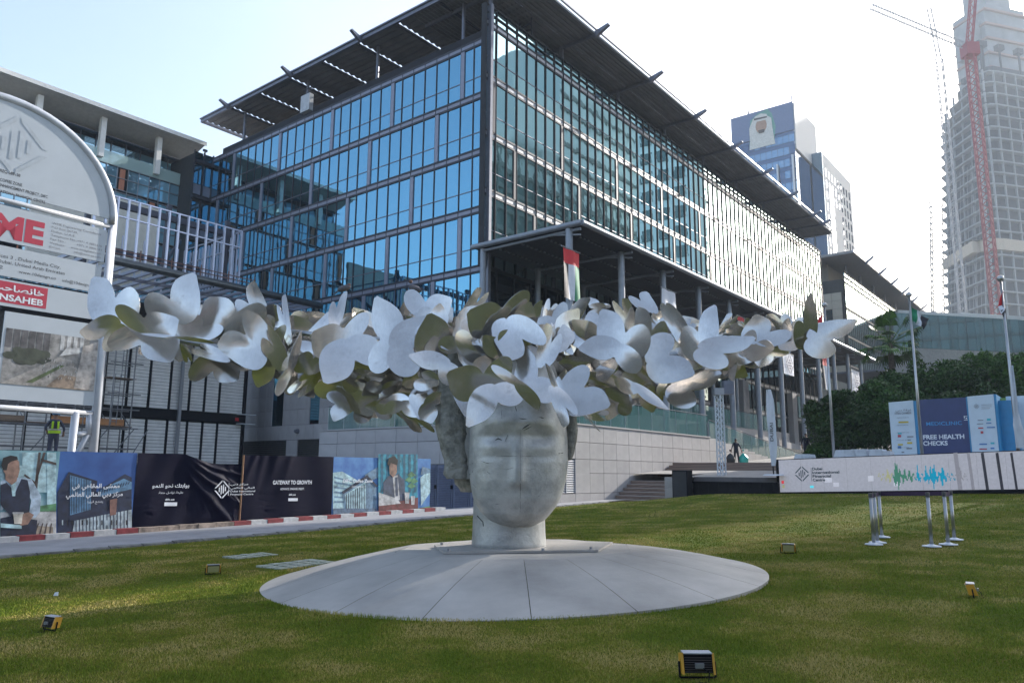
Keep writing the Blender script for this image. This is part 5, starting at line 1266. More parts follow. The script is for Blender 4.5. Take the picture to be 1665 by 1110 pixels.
for k in range(NL):
    t = 2 * PI * k / NL; best = .03
    for s in range(1, 112):
        r = s * .01; x = .03 + r * cos(t); y = .05 + r * sin(t)
        if _inA(x, y) or _inB(x, y): best = r
        elif r > best + .08: break
    OUT.append((t, best))
for _ in range(1):
    OUT = [(t, (OUT[k - 1][1] + OUT[k][1] * 8 + OUT[(k + 1) % NL][1]) / 10 if t > .25 and t < 6.03 else r) for k, (t, r) in enumerate(OUT)]
Sx, Sy = .72 * _cb, .72 * _sb
def butterfly(T, O, S, curve=.05, thick=.012):
    """a metal plate of one pointed and one rounded wing through three points in space"""
    T, O, S = Vector(T), Vector(O), Vector(S)
    e1 = T - O; e2 = S - O; nrm = e1.cross(e2)
    if nrm.length < 1e-4: nrm = Vector((0, -1, .3))
    nrm.normalize()
    if nrm.y > 0: nrm = -nrm
    sc = e1.length
    def P(x, y):
        b = y / Sy; a = x - b * Sx
        return O + e1 * a + e2 * b + nrm * (curve * sc * ((x - .25) ** 2 * 1.1 - (y - .2) ** 2 * .8 + .5 * x * y))
    mb = MB(); c = P(.03, .05)
    fr = [c] + [P(.03 + r * q * cos(t), .05 + r * q * sin(t)) for q in (.35, .7, 1) for t, r in OUT]
    N = len(fr); mb.v = [tuple(p + nrm * thick / 2) for p in fr] + [tuple(p - nrm * thick / 2) for p in fr]
    def idx(j, k): return 1 + j * NL + k % NL
    for side in (0, 1):
        o = side * N
        for k in range(NL):
            tri = (o, o + idx(0, k), o + idx(0, k + 1)); mb.f.append(tri if side == 0 else tri[::-1]); mb.m.append(0)
            for j in range(2):
                q = (o + idx(j, k), o + idx(j + 1, k), o + idx(j + 1, k + 1), o + idx(j, k + 1)); mb.f.append(q if side == 0 else q[::-1]); mb.m.append(0)
    i0 = len(mb.v); mb.v += [mb.v[idx(2, k)] for k in range(NL)] + [mb.v[N + idx(2, k)] for k in range(NL)]
    for k in range(NL): k2 = (k + 1) % NL; mb.f.append((i0 + k, i0 + NL + k, i0 + NL + k2, i0 + k2)); mb.m.append(0)
    return mb
TILT = {'b': (.24, .04), 'm': (-.02, .12), 'g': (-.20, .08), 'k': (-.12, .45), 's': (.12, -.1), 'y': (-.5, -.3)}
def depth0(px): return 13.0 - 1.35 * math.exp(-((px - 830) / 200) ** 2) - .15 * math.exp(-((px - 830) / 480) ** 2)
def place(Tx, Ty, Ox, Oy, Sx_, Sy_, cat, layer, rnd=True):
    mx, my = (Tx + Ox + Sx_) / 3, (Ty + Oy + Sy_) / 3
    Y0 = depth0(mx) + layer * .34; tv, th = TILT[cat]
    tv += random.uniform(-.15, .15); th += random.uniform(-.3, .3)
    g_ = 1.02; Tx, Ty, Sx_, Sy_ = Ox + (Tx - Ox) * g_, Oy + (Ty - Oy) * g_, Ox + (Sx_ - Ox) * g_, Oy + (Sy_ - Oy) * g_
    def q(x, y): return aty(x, y, Y0 - (y - my) * KX * tv + (x - mx) * KX * th)
    return butterfly(q(Tx, Ty), q(Ox, Oy), q(Sx_, Sy_), random.uniform(.08, .22) * random.choice((-1, 1, 1)))
for (Tx, Ty, Ox, Oy, Sx1, Sy1, c_, l_) in LEAVES:
    place(Tx, Ty, Ox, Oy, Sx1, Sy1, c_, l_).build('butterfly', M_LEAF, SCU, sm=True)
# further back rows that fill the swarm
env = [(135, 500, 540), (200, 495, 560), (300, 480, 590), (400, 490, 600), (470, 510, 625), (560, 500, 640), (640, 500, 665), (760, 495, 640), (880, 495, 640), (1000, 500, 650), (1100, 505, 635), (1200, 530, 605), (1300, 525, 560), (1360, 520, 545)]
def en(x):
    for k in range(len(env) - 1):
        if env[k][0] <= x <= env[k + 1][0]:
            t = (x - env[k][0]) / (env[k + 1][0] - env[k][0]); return env[k][1] * (1 - t) + env[k + 1][1] * t, env[k][2] * (1 - t) + env[k + 1][2] * t
    return 530, 560
rl = random.Random(31)
nfill = 0
for k in range(230):
    x = rl.gauss(830, 260)
    if not 170 < x < 1330: continue
    y0, y1 = en(x); y = rl.uniform(y0 + 22, y1 - 22); ang = rl.uniform(0, 2 * PI); Ls = rl.uniform(46, 62); sg_ = rl.choice((-1, 1)); f = rl.uniform(.65, 1)
    tx, ty = x + Ls * cos(ang), y + Ls * sin(ang) * f; sx, sy = x + .68 * Ls * cos(ang + sg_ * 1.95), y + .68 * Ls * sin(ang + sg_ * 1.95) * f
    ylo, yhi = y0, y1
    ty = min(max(ty, ylo), yhi); sy = min(max(sy, ylo), yhi)
    if (x - 850) ** 2 < 90 ** 2 and max(y, ty, sy) > 600 : continue
    place(tx, ty, x, y, sx, sy, rl.choice('bmmggk'), rl.uniform(3.6, 8.5)).build('butterfly', M_LEAF, SCU, sm=True); nfill += 1
for k in range(46):
    x = rl.uniform(640, 1010); y = rl.uniform(520, 640); ang = rl.uniform(0, 2 * PI); Ls = rl.uniform(42, 58); sg_ = rl.choice((-1, 1)); f = rl.uniform(.6, 1)
    if 735 < x < 935 and y > 600: y -= 50
    tx, ty = x + Ls * cos(ang), min(y + Ls * sin(ang) * f, 650 if 735 < x < 935 else 685); sx_, sy_ = x + .68 * Ls * cos(ang + sg_ * 1.95), min(y + .68 * Ls * sin(ang + sg_ * 1.95) * f, 650)
    place(tx, ty, x, y, sx_, sy_, rl.choice('bmmgmk'), rl.uniform(1.4, 3.2)).build('butterfly', M_LEAF, SCU, sm=True)
for (xa, xb, ya, yb, n_) in ((555, 715, 590, 668, 26), (945, 1120, 585, 650, 22), (430, 560, 560, 625, 12), (1120, 1250, 545, 600, 8)):
    for k in range(n_):
        x = rl.uniform(xa, xb); y = rl.uniform(ya, yb); ang = rl.uniform(0, 2 * PI); Ls = rl.uniform(40, 54); sg_ = rl.choice((-1, 1)); f = rl.uniform(.6, 1)
        place(x + Ls * cos(ang), min(y + Ls * sin(ang) * f, yb + 22), x, y, x + .68 * Ls * cos(ang + sg_ * 1.95), min(y + .68 * Ls * sin(ang + sg_ * 1.95) * f, yb + 22), rl.choice('bmmggk'), rl.uniform(1.6, 4.5)).build('butterfly', M_LEAF, SCU, sm=True)
# steel stalks that carry the butterflies
M_ROD = mat('stalk_steel', (.42, .43, .44), .35, .8, .15)
hub = W3(836, 600, 13.4)
for pts in ([(836, 600, 13.4), (640, 590, 13.3), (500, 592, 13.2), (420, 577, 13.1), (250, 545, 13.3), (180, 520, 13.3)], [(836, 600, 13.4), (1000, 590, 13.4), (1150, 570, 13.4), (1300, 535, 13.4), (1350, 525, 13.3)],
            [(836, 600, 13.4), (760, 560, 13.1), (560, 550, 13.4), (400, 530, 13.6)], [(836, 600, 13.4), (930, 560, 13.1), (1100, 545, 13.7), (1230, 540, 13.7)],
            [(836, 600, 13.4), (830, 540, 13.4), (800, 510, 13.6)], [(836, 600, 13.4), (880, 540, 13.0), (950, 520, 13.3)], [(836, 600, 13.6), (720, 570, 14.2), (560, 560, 14.6)], [(836, 600, 13.6), (980, 570, 14.4), (1120, 560, 14.8)]):
    mb = MB(); P = [W3(p[0], p[1], p[2] + .55) for p in pts]; mb.sweep(P, .05, n=8, rads=[.09 - .05 * i / (len(P) - 1) for i in range(len(P))]); mb.build('stalk', M_ROD, SCU, sm=True)
# two pigeons on the highest wings
def bird(px, py, Y, label, flip):
    c = W3(px, py, Y); o = thing('pigeon', label, 'bird', tuple(c), 'pigeons resting on the butterflies', 'world')
    M_PG = mat('pigeon_grey', (.13, .12, .13), .8, 0, .2, 20); M_PB = mat('pigeon_brown', (.16, .09, .07), .8)
    def blob(name, m, ctr, r, n=10, tail=0):
        mb = MB(); rings = []
        for j in range(9):
            a = PI * j / 8; rr = sin(a)
            rings.append([(ctr[0] - r[0] * cos(a), ctr[1] + r[1] * rr * cos(t) , ctr[2] + r[2] * rr * sin(t) - (tail * (1 - cos(a)) * .5)) for t in [2 * PI * k / n for k in range(n)]])
        mb.ring_surface(rings); return mb.build(name, m, o, sm=True)
    x, y, z = c; blob('body', M_PG, (x, y, z + .09), (.13, .06, .065), tail=flip * .07); blob('head', M_PB, (x - .09 * flip, y, z + .19), (.035, .03, .035))
    mb = MB(); mb.tube((x - .12 * flip, y, z + .19), (x - .145 * flip, y, z + .18), .008, .002, n=5); mb.build('beak', M_BLACK, o)
    mb = MB(); mb.prism([(x + .1 * flip, y - .03, z + .07), (x + .1 * flip, y + .03, z + .07), (x + .2 * flip, y + .02, z + .0), (x + .2 * flip, y - .02, z + .0)], (0, 0, .012)); mb.build('tail', M_PG, o)
    for s in (-.02, .02): mb = MB(); mb.tube((x, y + s, z - .02), (x, y + s, z + .04), .006, n=5); mb.build('leg', M_PB, o)
bird(559, 479, 14.3, 'brown headed pigeon perched left of the crown on an upright wing', -1)
bird(675, 474, 13.9, 'grey pigeon perched nearer the middle above the bright double wing', 1)
# ------------------------------------------------------------------ LED board and the black strip beside it
LED = thing('led_screen_board', 'long low white LED screen with a diamond emblem and a blue green sound wave', 'led screen', (-.6, -23, .9))
L0 = Vector(unsite(aty(1270, 800, 36))); L1_ = Vector(unsite(aty(1665, 795, 29.9)))
aL_ = -.62
def lz0(b): return .98 + (-b - 18.6) * .032
def lz1(b): return 2.44 + (-b - 18.6) * .032
bA, bZ = -18.55, -30.5
fl = Face((aL_, bA, lz0(bA)), (0, -1, .032), (-1, 0, 0))   # u to the right
UL = abs(bZ - bA); HL = 1.46
def led_lit(name, col, e): return mat(name, col, .6, 0, .05, 9, emis=e, spec=.1)
mb = MB(); mb.prism([(aL_ + .02, bA + .14, lz0(bA) - .12), (aL_ + .02, bZ, lz0(bZ) - .12), (aL_ + .02, bZ, lz1(bZ) + .03), (aL_ + .02, bA + .14, lz1(bA) + .03)], (.22, 0, 0)); mb.build('cabinet', M_BLACK, LED)
nmod = 12
for k in range(nmod):
    u0, u1 = UL * k / nmod, UL * (k + 1) / nmod; mb = MB(); fl.rect(mb, u0 + .002, 0, u1 - .002, HL, .0); mb.build('led_module', led_lit('led_white', (.44, .42, .45), .16), LED)
def lu(x): q = ona(x, 770, aL_); return -(q[1] - bA)
def lv(x, y): q = ona(x, y, aL_); return q[2] - lz0(q[1])
def lp(x, y): return (lu(x), lv(x, y))
M_LK, M_LG, M_LBu, M_LC, M_LR = led_lit('led_ink', (.02, .06, .08), 0), led_lit('led_green', (.08, .26, .17), .12), led_lit('led_blue', (.01, .28, .42), .2), led_lit('led_cyan', (.10, .55, .62), .3), led_lit('led_red', (.6, .05, .06), .3)
M_LGR = led_lit('led_grey', (.07, .065, .075), .05); M_LGR2 = led_lit('led_pale_grey', (.30, .28, .30), .15); M_LW = led_lit('led_bright', (.58, .56, .6), .2); M_LOR = led_lit('led_olive', (.40, .38, .20), .2)
mb = MB(); u, v = lp(1304, 770); emblem(mb, fl, u, v, .35, .004)
fl.rect(mb, *lp(1319, 782), *lp(1319.6, 760), .004)
for k, s in enumerate(('Dubai', 'International', 'Financial', 'Centre')): u, v = lp(1321, 764 + k * 6); text(mb, fl, s, u, u + len(s) * .09, v, .12, .006, bold=.03)
mb.build('screen_lettering', M_LK, LED)
rl = random.Random(5)
def wave(x0, x1, m, amp, d, name):
    mb = MB(); n = int((x1 - x0) / 1.5)
    for i in range(n + 1):
        x = x0 + (x1 - x0) * i / n; e = amp(x) * rl.uniform(.45, 1) * 1.25; c = 775 + 5 * sin(x * .9)
        mb.quad(*[fl.p(*lp(*q), d) for q in ((x - .8, c + e * .8), (x + .8, c + e * .8), (x + .8, c - e), (x - .8, c - e))])
    mb.build(name, m, LED)
def A_(cs): return lambda x: 1.5 + sum(h * math.exp(-((x - c) / w) ** 2) for c, h, w in cs)
wave(1428, 1452, M_LOR, A_(((1445, 8, 3),)), .004, 'screen_wave'); wave(1452, 1492, M_LG, A_(((1459, 20, 5), (1470, 9, 3), (1480, 7, 3))), .005, 'screen_wave')
wave(1488, 1552, M_LBu, A_(((1493, 14, 2), (1506, 11, 3), (1518, 16, 6), (1533, 12, 4))), .006, 'screen_wave'); wave(1548, 1572, M_LGR2, A_(((1560, 12, 3),)), .005, 'screen_wave')
for k, (x0, x1, m) in enumerate(((1556, 1563, M_LGR2), (1578, 1583, M_LGR2), (1601, 1606, M_LGR), (1625, 1630, M_LGR), (1649, 1653, M_LGR), (1673, 1677, M_LGR))):
    mb = MB(); fl.poly(mb, [lp(x0, 796 - 0), lp(x1, 796), lp(x1 - 3, 735), lp(x0 - 3, 736)], .0035, 0); mb.build('screen_bar', m, LED)
for (x0, y0, x1, y1, m) in ((1270, 786, 1274, 781, M_LR), (1271, 793, 1275, 788, M_LOR), (1316, 793, 1322, 789, M_LC), (1411, 782, 1420, 773, M_LW), (1452, 790, 1463, 781, M_LW), (1340, 784, 1352, 776, M_LW), (1354, 791, 1363, 784, M_LW)):
    mb = MB(); u0, v0 = lp(x0, y0); u1, v1 = lp(x1, y1); fl.rect(mb, u0, v0, u1, v1, .0045); mb.build('screen_block', m, LED)
mb = MB(); mb.box(aL_ - .0, aL_ + .3, bZ, bA, .2, lz0(bA) - .1); mb.build('base', M_BLACK, LED)
SB = thing('black_stage_strip', 'low black skirted stage strip between the stone pillar and the LED screen', 'stage', (-.7, -16, .6))
mb = MB()
for i in range(16):
    b0 = -14.3 - i * .265; mb.box(-.75 + .015 * (i % 2), -.45, b0 - .263, b0, .4, 1.36)
mb.build('skirt', M_BLACK, SB); mb = MB(); mb.box(-.8, 1.2, -18.5, -14.3, 1.36, 1.42); mb.build('deck', M_BLACK, SB)
BXX = thing('black_speaker_box', 'upright black box at the left end of the black stage strip', 'speaker', (-1.2, -13.9, .5))
mb = MB(); mb.box(-1.5, -.9, -14.35, -13.55, .5, 1.95); bo = mb.build('cabinet', M_BLACK, BXX); mb = MB(); mb.box(-1.52, -1.5, -14.3, -13.6, .6, 1.88); mb.build('grille', mat('grille_black', (.03, .03, .035), .7), bo)

# ------------------------------------------------------------------ seats on the plaza behind the board
def faceted_seat(x, y, Y, w, h, lab):
    a, b, z = ona(x, y, 2.2); z = z - h
    o = thing('faceted_bench', lab, 'bench', (a, b, z), 'white faceted benches behind the screen')
    mb = MB(); mb.prism([(a, b + w / 2, z), (a, b - w / 2, z), (a, b - w * .38, z + h), (a, b + w * .30, z + h)], (.9, 0, 0)); mb.build('shell', M_WHITE, o)
    mb = MB(); mb.prism([(a - .01, b + w * .02, z + .02), (a - .01, b - w * .46, z + .02), (a - .01, b - w * .36, z + h - .02), (a - .01, b + w * .0, z + h - .02)], (-.02, 0, 0)); mb.build('facet', mat('white_facet', (.5, .53, .57), .5), o)
for q in ((1303, 738, 34.5, 1.0, .5, 'small white faceted bench top above the left end of the screen'), (1372, 731, 33.5, 1.25, .72, 'white faceted bench just right of the flagpole foot'), (1394, 730, 33.5, 1.0, .72, 'white faceted bench second right of the flagpole foot'),
          (1423, 730, 33, .75, .72, 'white faceted bench left of the sponsor kiosk'), (1436, 733, 33, .7, .6, 'low white faceted bench touching the sponsor kiosk')): faceted_seat(*q)
# ------------------------------------------------------------------ sponsor kiosk
KS = thing('sponsor_kiosk', 'white and navy exhibition kiosk advertising free health checks behind the LED screen', 'kiosk', (8, -24, 2))
ak = 6.0
def kb(x): return ona(x, 700, ak)[1]
def kz(x, y): return ona(x, y, ak)[2]
fk = Face((ak, 0, 0), (0, -1, 0), (-1, 0, 0))
def kp(x, y): q = ona(x, y, ak); return (-q[1], q[2])
M_KW2 = mat('kiosk_white', (.52, .60, .66), .5, 0, .03); M_KN = mat('kiosk_navy', (.03, .045, .14), .45, 0, .08); M_KBL = mat('kiosk_blue', (.03, .22, .42), .45, 0, .06)
base_z = plz(ak, 0)
mb = MB(); mb.box(ak + .1, ak + 3.4, kb(1613), kb(1453), base_z, kz(1540, 650)); mb.build('kiosk_body', M_KBL, KS)
def kpanel(x0, x1, y0, y1, m, name, off):
    mb = MB(); mb.prism([(ak - off, kb(x0), base_z), (ak - off, kb(x1), base_z), (ak - off, kb(x1), kz(x1, y1)), (ak - off, kb(x0), kz(x0, y0))], (.12, 0, 0)); return mb.build(name, m, KS)
w1 = kpanel(1450, 1490, 654.5, 651, M_KW2, 'white_panel', .25); kpanel(1490, 1496, 652, 651, M_KBL, 'blue_edge', .2)
nv = kpanel(1496, 1578, 650, 645.5, M_KN, 'navy_panel', .1); kpanel(1576, 1580, 645.5, 645, M_KBL, 'blue_edge', .16)
w2 = kpanel(1579, 1622, 645, 641, M_KW2, 'white_panel', .25)
mb = MB(); mb.box(ak - .2, ak + 4, kb(1622) - .1, kb(1622), base_z, kz(1622, 641)); mb.box(ak + .4, ak + 1.2, kb(1622) - .8, kb(1622), base_z, kz(1622, 650)); mb.box(ak + 3, ak + 4, kb(1622) - .9, kb(1622), base_z, kz(1622, 655)); mb.build('side_wall', M_KBL, KS)
mb = MB()
def kt(mb, s, x0, x1, y, hpx, d, bold=.02):
    u0, v0 = kp(x0, y); u1, _ = kp(x1, y); h = kp(x0, y - hpx)[1] - v0; text(mb, fk, s, u0, u1, v0, h, d, bold=bold)
mb = MB(); kt(mb, 'MEDICLINIC', 1507, 1565, 692, 6, .115, .01); mb.build('lettering', mat('print_azure', (.06, .30, .60), .5), nv)
mb = MB(); kt(mb, 'FREE HEALTH', 1502, 1569, 714, 7, .115, .035); kt(mb, 'CHECKS', 1502, 1542, 724, 7, .115, .035)
for q in ((1568, 676, 1576, 677.2), (1568, 682, 1576, 683.2), (1568, 676, 1569.2, 680), (1574.8, 676, 1576, 683), (1571, 679, 1573, 681)):
    fk.rect(mb, *kp(q[0], q[3]), *kp(q[2], q[1]), .115)
mb.build('lettering', PW, nv)
mb = MB(); kt(mb, 'DUBAI CHAMBER', 1457, 1484, 674, 3.2, .27, .01); kt(mb, arabic('غرفة دبي'), 1458, 1484, 669, 3.2, .27, .01); 
for k in range(5): kt(mb, 'sponsor partners'[:6 + k * 2], 1460, 1480, 680 + k * 12, 1.6, .27, 0)
mb.build('small_print', M_TXG, w1)
inkc = [mat('logo_yellow', (.55, .42, .04), .5), mat('logo_red', (.5, .05, .07), .5), mat('logo_blue', (.06, .18, .42), .5), mat('logo_cyan', (.05, .42, .48), .5), M_TXG]
mb = MB()
for (x, y, w, h, c) in ((1463, 688, 16, 3, 0), (1462, 706, 6, 2.5, 3), (1462, 711, 5, 4, 1), (1477, 711, 10, 2, 4), (1477, 721.5, 8, 3, 0), (1462, 724, 8, 2.5, 0), (1478, 716, 5, 1.6, 4), (1462, 729, 5, 4, 2), (1476, 730, 9, 2, 4), (1468, 736, 4, 2, 4)): fk.rect(mb, *kp(x, y), *kp(x + w, y - h), .27, c)
mb.build('sponsor_marks', inkc, w1)
mb = MB(); u, v = kp(1589, 661); emblem(mb, fk, u, v, .12, .27, 4)
for (x, y, w, h, c) in ((1597, 659, 17, 1.2, 4), (1597, 662, 17, 1.2, 4), (1597, 665, 14, 1.2, 4), (1606, 684, 6, 3.5, 3), (1591, 684, 9, 1.4, 4), (1605, 689, 8, 1.8, 2), (1590, 690, 10, 1.4, 4), (1592, 697, 8, 2, 1), (1606, 696, 13, 2.2, 2), (1596, 705, 4, 4, 1), (1594, 723, 12, 2, 2), (1612, 722, 6, 3, 3), (1594, 731, 12, 2, 1), (1612, 730, 6, 2.6, 2)): fk.rect(mb, *kp(x, y), *kp(x + w, y - h), .27, c)
mb.build('sponsor_marks', inkc, w2)
K2 = thing('exhibition_booth', 'pale exhibition booth with a lime side panel at the right edge behind the pole banner', 'kiosk', (6, -31, 2))
mb = MB(); mb.box(ak + 1, ak + 4, kb(1700), kb(1637), base_z, kz(1640, 641)); mb.build('booth_body', M_KW2, K2); mb = MB(); mb.box(ak + 1.3, ak + 1.5, kb(1637), kb(1626), base_z + 2, kz(1630, 643)); mb.build('lime_panel', mat('lime', (.30, .45, .10), .5), K2)
mb = MB(); mb.box(4.2, 6.5, -33, -18.5, base_z, 2.35); mb.build('bench_front', M_WHITE, K2)
# ------------------------------------------------------------------ flagpoles
M_POLE = mat('brushed_pole', (.40, .40, .40), .3, .8, .08)
FR = mat('flag_red', (.55, .02, .03), .7, 0, .05); FGR = mat('flag_green', (.01, .20, .09), .7, 0, .05); FW = mat('flag_white', (.62, .64, .70), .7, 0, .05); FK = mat('flag_black', (.015, .012, .02), .7)
def flagpole(xt, yt, xb, yb, Y, rbase, lab):
    t = aty(xt, yt, Y); b = aty(xb, yb, Y); x = (t.x + b.x) / 2; zb = 1.2
    o = thing('flagpole', lab, 'flagpole', (x, Y, zb), 'flagpoles at the edge of the plaza', 'world')
    mb = MB(); mb.tube((x, Y, zb), (x, Y, t.z), rbase, rbase * .6, n=12); mb.build('pole', M_POLE, o, sm=True)
    mb = MB(); mb.tube((x, Y, zb), (x, Y, zb + .3), rbase * 2.2, rbase * 1.4, n=12); mb.build('base_collar', M_POLE, o)
    mb = MB(); rg = [[(x + rbase * 1.7 * sin(PI * j / 8) * cos(q), Y + rbase * 1.7 * sin(PI * j / 8) * sin(q), t.z + rbase * 1.7 * (1 - cos(PI * j / 8))) for q in [2 * PI * k / 12 for k in range(12)]] for j in range(9)]
    mb.ring_surface(rg, cap0=False, cap1=False); mb.build('ball', M_POLE, o, sm=True)
    return o, x, t.z
def drooping_flag(x, Y, ztop, w, h, parent_label, order, cat='flag'):
    """a limp flag: strips of cloth hanging in folds; order = colours from the hoist"""
    o = thing('flag', parent_label, 'flag', (x, Y, ztop), 'drooping national flags', 'world')
    n = 20
    for k, m in enumerate(order):
        mb = MB(); rings = []
        for j in range(9):
            v = j / 8; z0 = ztop - h * v; row = []
            for i in range(7):
                u = (k + i / 6) / len(order); xx = x + .05 + w * u * (1 - .25 * v); row.append((xx, Y + .09 * sin(u * 11 + v * 3) + .05 * sin(v * 7), z0 - w * .9 * u * (1 - .4 * v)))
            rings.append(row)
        mb.ring_surface(rings, close=False, cap0=False, cap1=False); mb.build('cloth', m, o, sm=True)
    return o
flagpole(1478, 484, 1500, 742, 36.5, .085, 'middle steel flagpole in front of the sponsor kiosk')
flagpole(1629, 458, 1655, 742, 30.5, .08, 'nearest flagpole at the right edge with a white banner furled round it')
flagpole(1340, 545 - 45, 1357, 748, 40, .085, 'left flagpole rising behind the end of the butterfly swarm')
P = aty(1480, 497, 36.5); drooping_flag(P.x, 36.5, P.z, .75, .75, 'green white and black flag drooping from the middle flagpole', [FGR, FW, FK])
P = aty(1630, 474, 30.5); 
o = thing('flag', 'red and black flag hanging limp at the nearest flagpole by the right edge', 'flag', tuple(P), 'drooping national flags', 'world')
for (pts, m) in (([(0, 0), (-.16, -.25), (-.24, -.62), (-.0, -.55)], FR), ([(-.24, -.62), (-.2, -.95), (-.05, -.8), (-.02, -.55)], FW), ([(-.2, -.8), (.02, -.72), (.06, -1.15), (-.1, -1.05)], FK)):
    mb = MB(); mb.prism([(P.x + u, P.y - .05 + .06 * sin(v * 9), P.z + v) for u, v in pts], (.0, .03, 0)); mb.build('cloth', m, o)
P = aty(1337, 512, 40); o = thing('flag', 'small red flag on the left flagpole above the swarm', 'flag', tuple(P), 'drooping national flags', 'world')
mb = MB(); mb.prism([(P.x - .3, P.y, P.z - .3), (P.x, P.y, P.z), (P.x + .02, P.y, P.z - 1.2), (P.x - .25, P.y, P.z - .9)], (0, .05, 0)); mb.build('cloth', FR, o)
# banner furled on the nearest pole
o = thing('pole_banner', 'long white cloth banner hanging down the nearest flagpole at the right edge', 'banner', tuple(aty(1650, 700, 30.3)), None, 'world')
mb = MB(); rows = []
for k, (yl, xl, xr) in enumerate(((594, 1643, 1646), (620, 1644, 1650), (645, 1646, 1654), (670, 1648, 1657), (690, 1646, 1662), (710, 1649, 1668), (728, 1652, 1670))):
    p, q = aty(xl, yl, 30.2), aty(xr, yl, 30.2); rows.append([p.lerp(q, i / 5) + Vector((0, .05 * sin(i * 2.2 + k), 0)) for i in range(6)])
mb.ring_surface(rows, close=False, cap0=False, cap1=False); mb.build('cloth', FW, o, sm=True)
# ------------------------------------------------------------------ banners under the portico
def portico_flag(a, zt, zb_, w, kind, lab, b=-7.55):
    o = thing('portico_flag' if kind == 'n' else 'portico_banner', lab, 'flag' if kind == 'n' else 'banner', (a, b, zb_), 'national flags under the portico' if kind == 'n' else 'white emblem banners under the portico')
    def cloth(a0, a1, z0, z1, m, name='cloth'):
        mb = MB(); rows = []
        for j in range(9):
            z = z1 + (z0 - z1) * j / 8; rows.append([(a0 + (a1 - a0) * i / 6 + .06 * sin(z * .6) * (z1 - z) / 5, b - .05 * sin((a0 + (a1 - a0) * i / 6) * 5 + z), z) for i in range(7)])
        mb.ring_surface(rows, close=False, cap0=False, cap1=False); return mb.build(name, m, o, sm=True)
    if kind == 'n':
        rl_ = (zt - zb_) * .29; cloth(a, a + w, zt - rl_, zt, FR)
        for k, m in enumerate((FK, FW, FGR)): cloth(a + w * k / 3, a + w * (k + 1) / 3, zb_, zt - rl_, m)
    else:
        c = cloth(a, a + w, zb_, zt, FW); f_ = Face((a + w / 2, b - .12, (zt + zb_) / 2), (1, 0, 0), (0, -1, 0)); mb = MB(); emblem(mb, f_, .02, .0 if zt - zb_ < 4 else .3, w * .33, .0, rot=PI / 2)
        mb.build('emblem', M_KN, c)
    mb = MB(); mb.tube((a - .2, b, zt + .05), (a + w + .05, b, zt + .05), .035, n=6); mb.build('rod', M_FIN, o)
def pf(x0, x1, y0, y1, kind, lab, b=-7.55):
    p = onb(x0, y0, b); q = onb(x1, y1, b); portico_flag(p[0], p[2], q[2], q[0] - p[0], kind, lab, b)
pf(916, 943, 402, 492, 'n', 'tall red black white and green flag hanging from the corner column of the portico')
pf(1076, 1101, 468, 548, 'w', 'white emblem banner on the third portico column above the crown')
pf(1272, 1292, 572, 612, 'w', 'white emblem banner below the right arm of the swarm')
pf(1336, 1350, 577, 635, 'n', 'smaller national flag on the portico behind the left flagpole')
pf(1384, 1400, 600, 640, 'w', 'white emblem banner at the far end of the portico by the trees')
pf(1198, 1212, 513, 540, 'n', 'half hidden national flag showing a red patch above the swarm')
# banner flag on a weighted foot
o = thing('feather_banner', 'tall narrow white feather banner with vertical lettering standing by the stage strip', 'banner', tuple(aty(1262, 772, 36)), None, 'world')
mb = MB(); rows = []
ctl_ = [(633, 1246, 1254), (650, 1246, 1258), (680, 1247, 1260), (705, 1249, 1262), (725, 1250, 1264), (745, 1253, 1263), (757, 1255, 1261)]
for k, (yl, xl, xr) in enumerate(ctl_):
    p, q = aty(xl, yl, 36), aty(xr, yl, 36); rows.append([p.lerp(q, i / 4) + Vector((0, .04 * sin(i * 2 + k * 1.3), 0)) for i in range(5)])
mb.ring_surface(rows, close=False, cap0=False, cap1=False); c_ = mb.build('cloth', FW, o, sm=True)
p, q = aty(1247, 633, 36.05), aty(1258, 772, 36.05); mb = MB(); mb.tube(q, p, .03, n=6); mb.build('pole', M_BLACK, o)
mb = MB(); q.z -= .02; mb.tube(q, q + UP * .06, .5, .4, n=16); mb.build('foot', M_WHITE, o)
mb = MB(); t0 = aty(1257.5, 717, 35.9); fv = Face(t0, (.02, 0, 1), (0, -1, 0), (-1, 0, .02)); text(mb, fv, 'DUBAI', 0, .85, 0, .15, .0, bold=.01); mb.build('lettering', M_TXT, c_)
# lattice truss with a flood light
o = thing('lighting_truss', 'slender silver lattice truss tower with a floodlight on top beside the ramp', 'truss tower', tuple(aty(1176, 776, 40)), None, 'world')
p, q = aty(1178, 782, 40), aty(1165, 642, 40); p.z = 1.0; q.x = (p.x + q.x) / 2; p.x = q.x
mb = MB(); lattice(mb, p, q, .30, 16, .034, 5); mb.build('mast', M_WHITE, o)
mb = MB(); mb.box(q.x - .28, q.x + .22, q.y - .25, q.y + .25, q.z, q.z + .35); mb.build('sleeve', M_FIN, o); mb = MB(); mb.box(q.x + .25, q.x + .8, q.y - .1, q.y + .35, q.z + .05, q.z + .75); mb.build('floodlight', M_FRAME2, o)
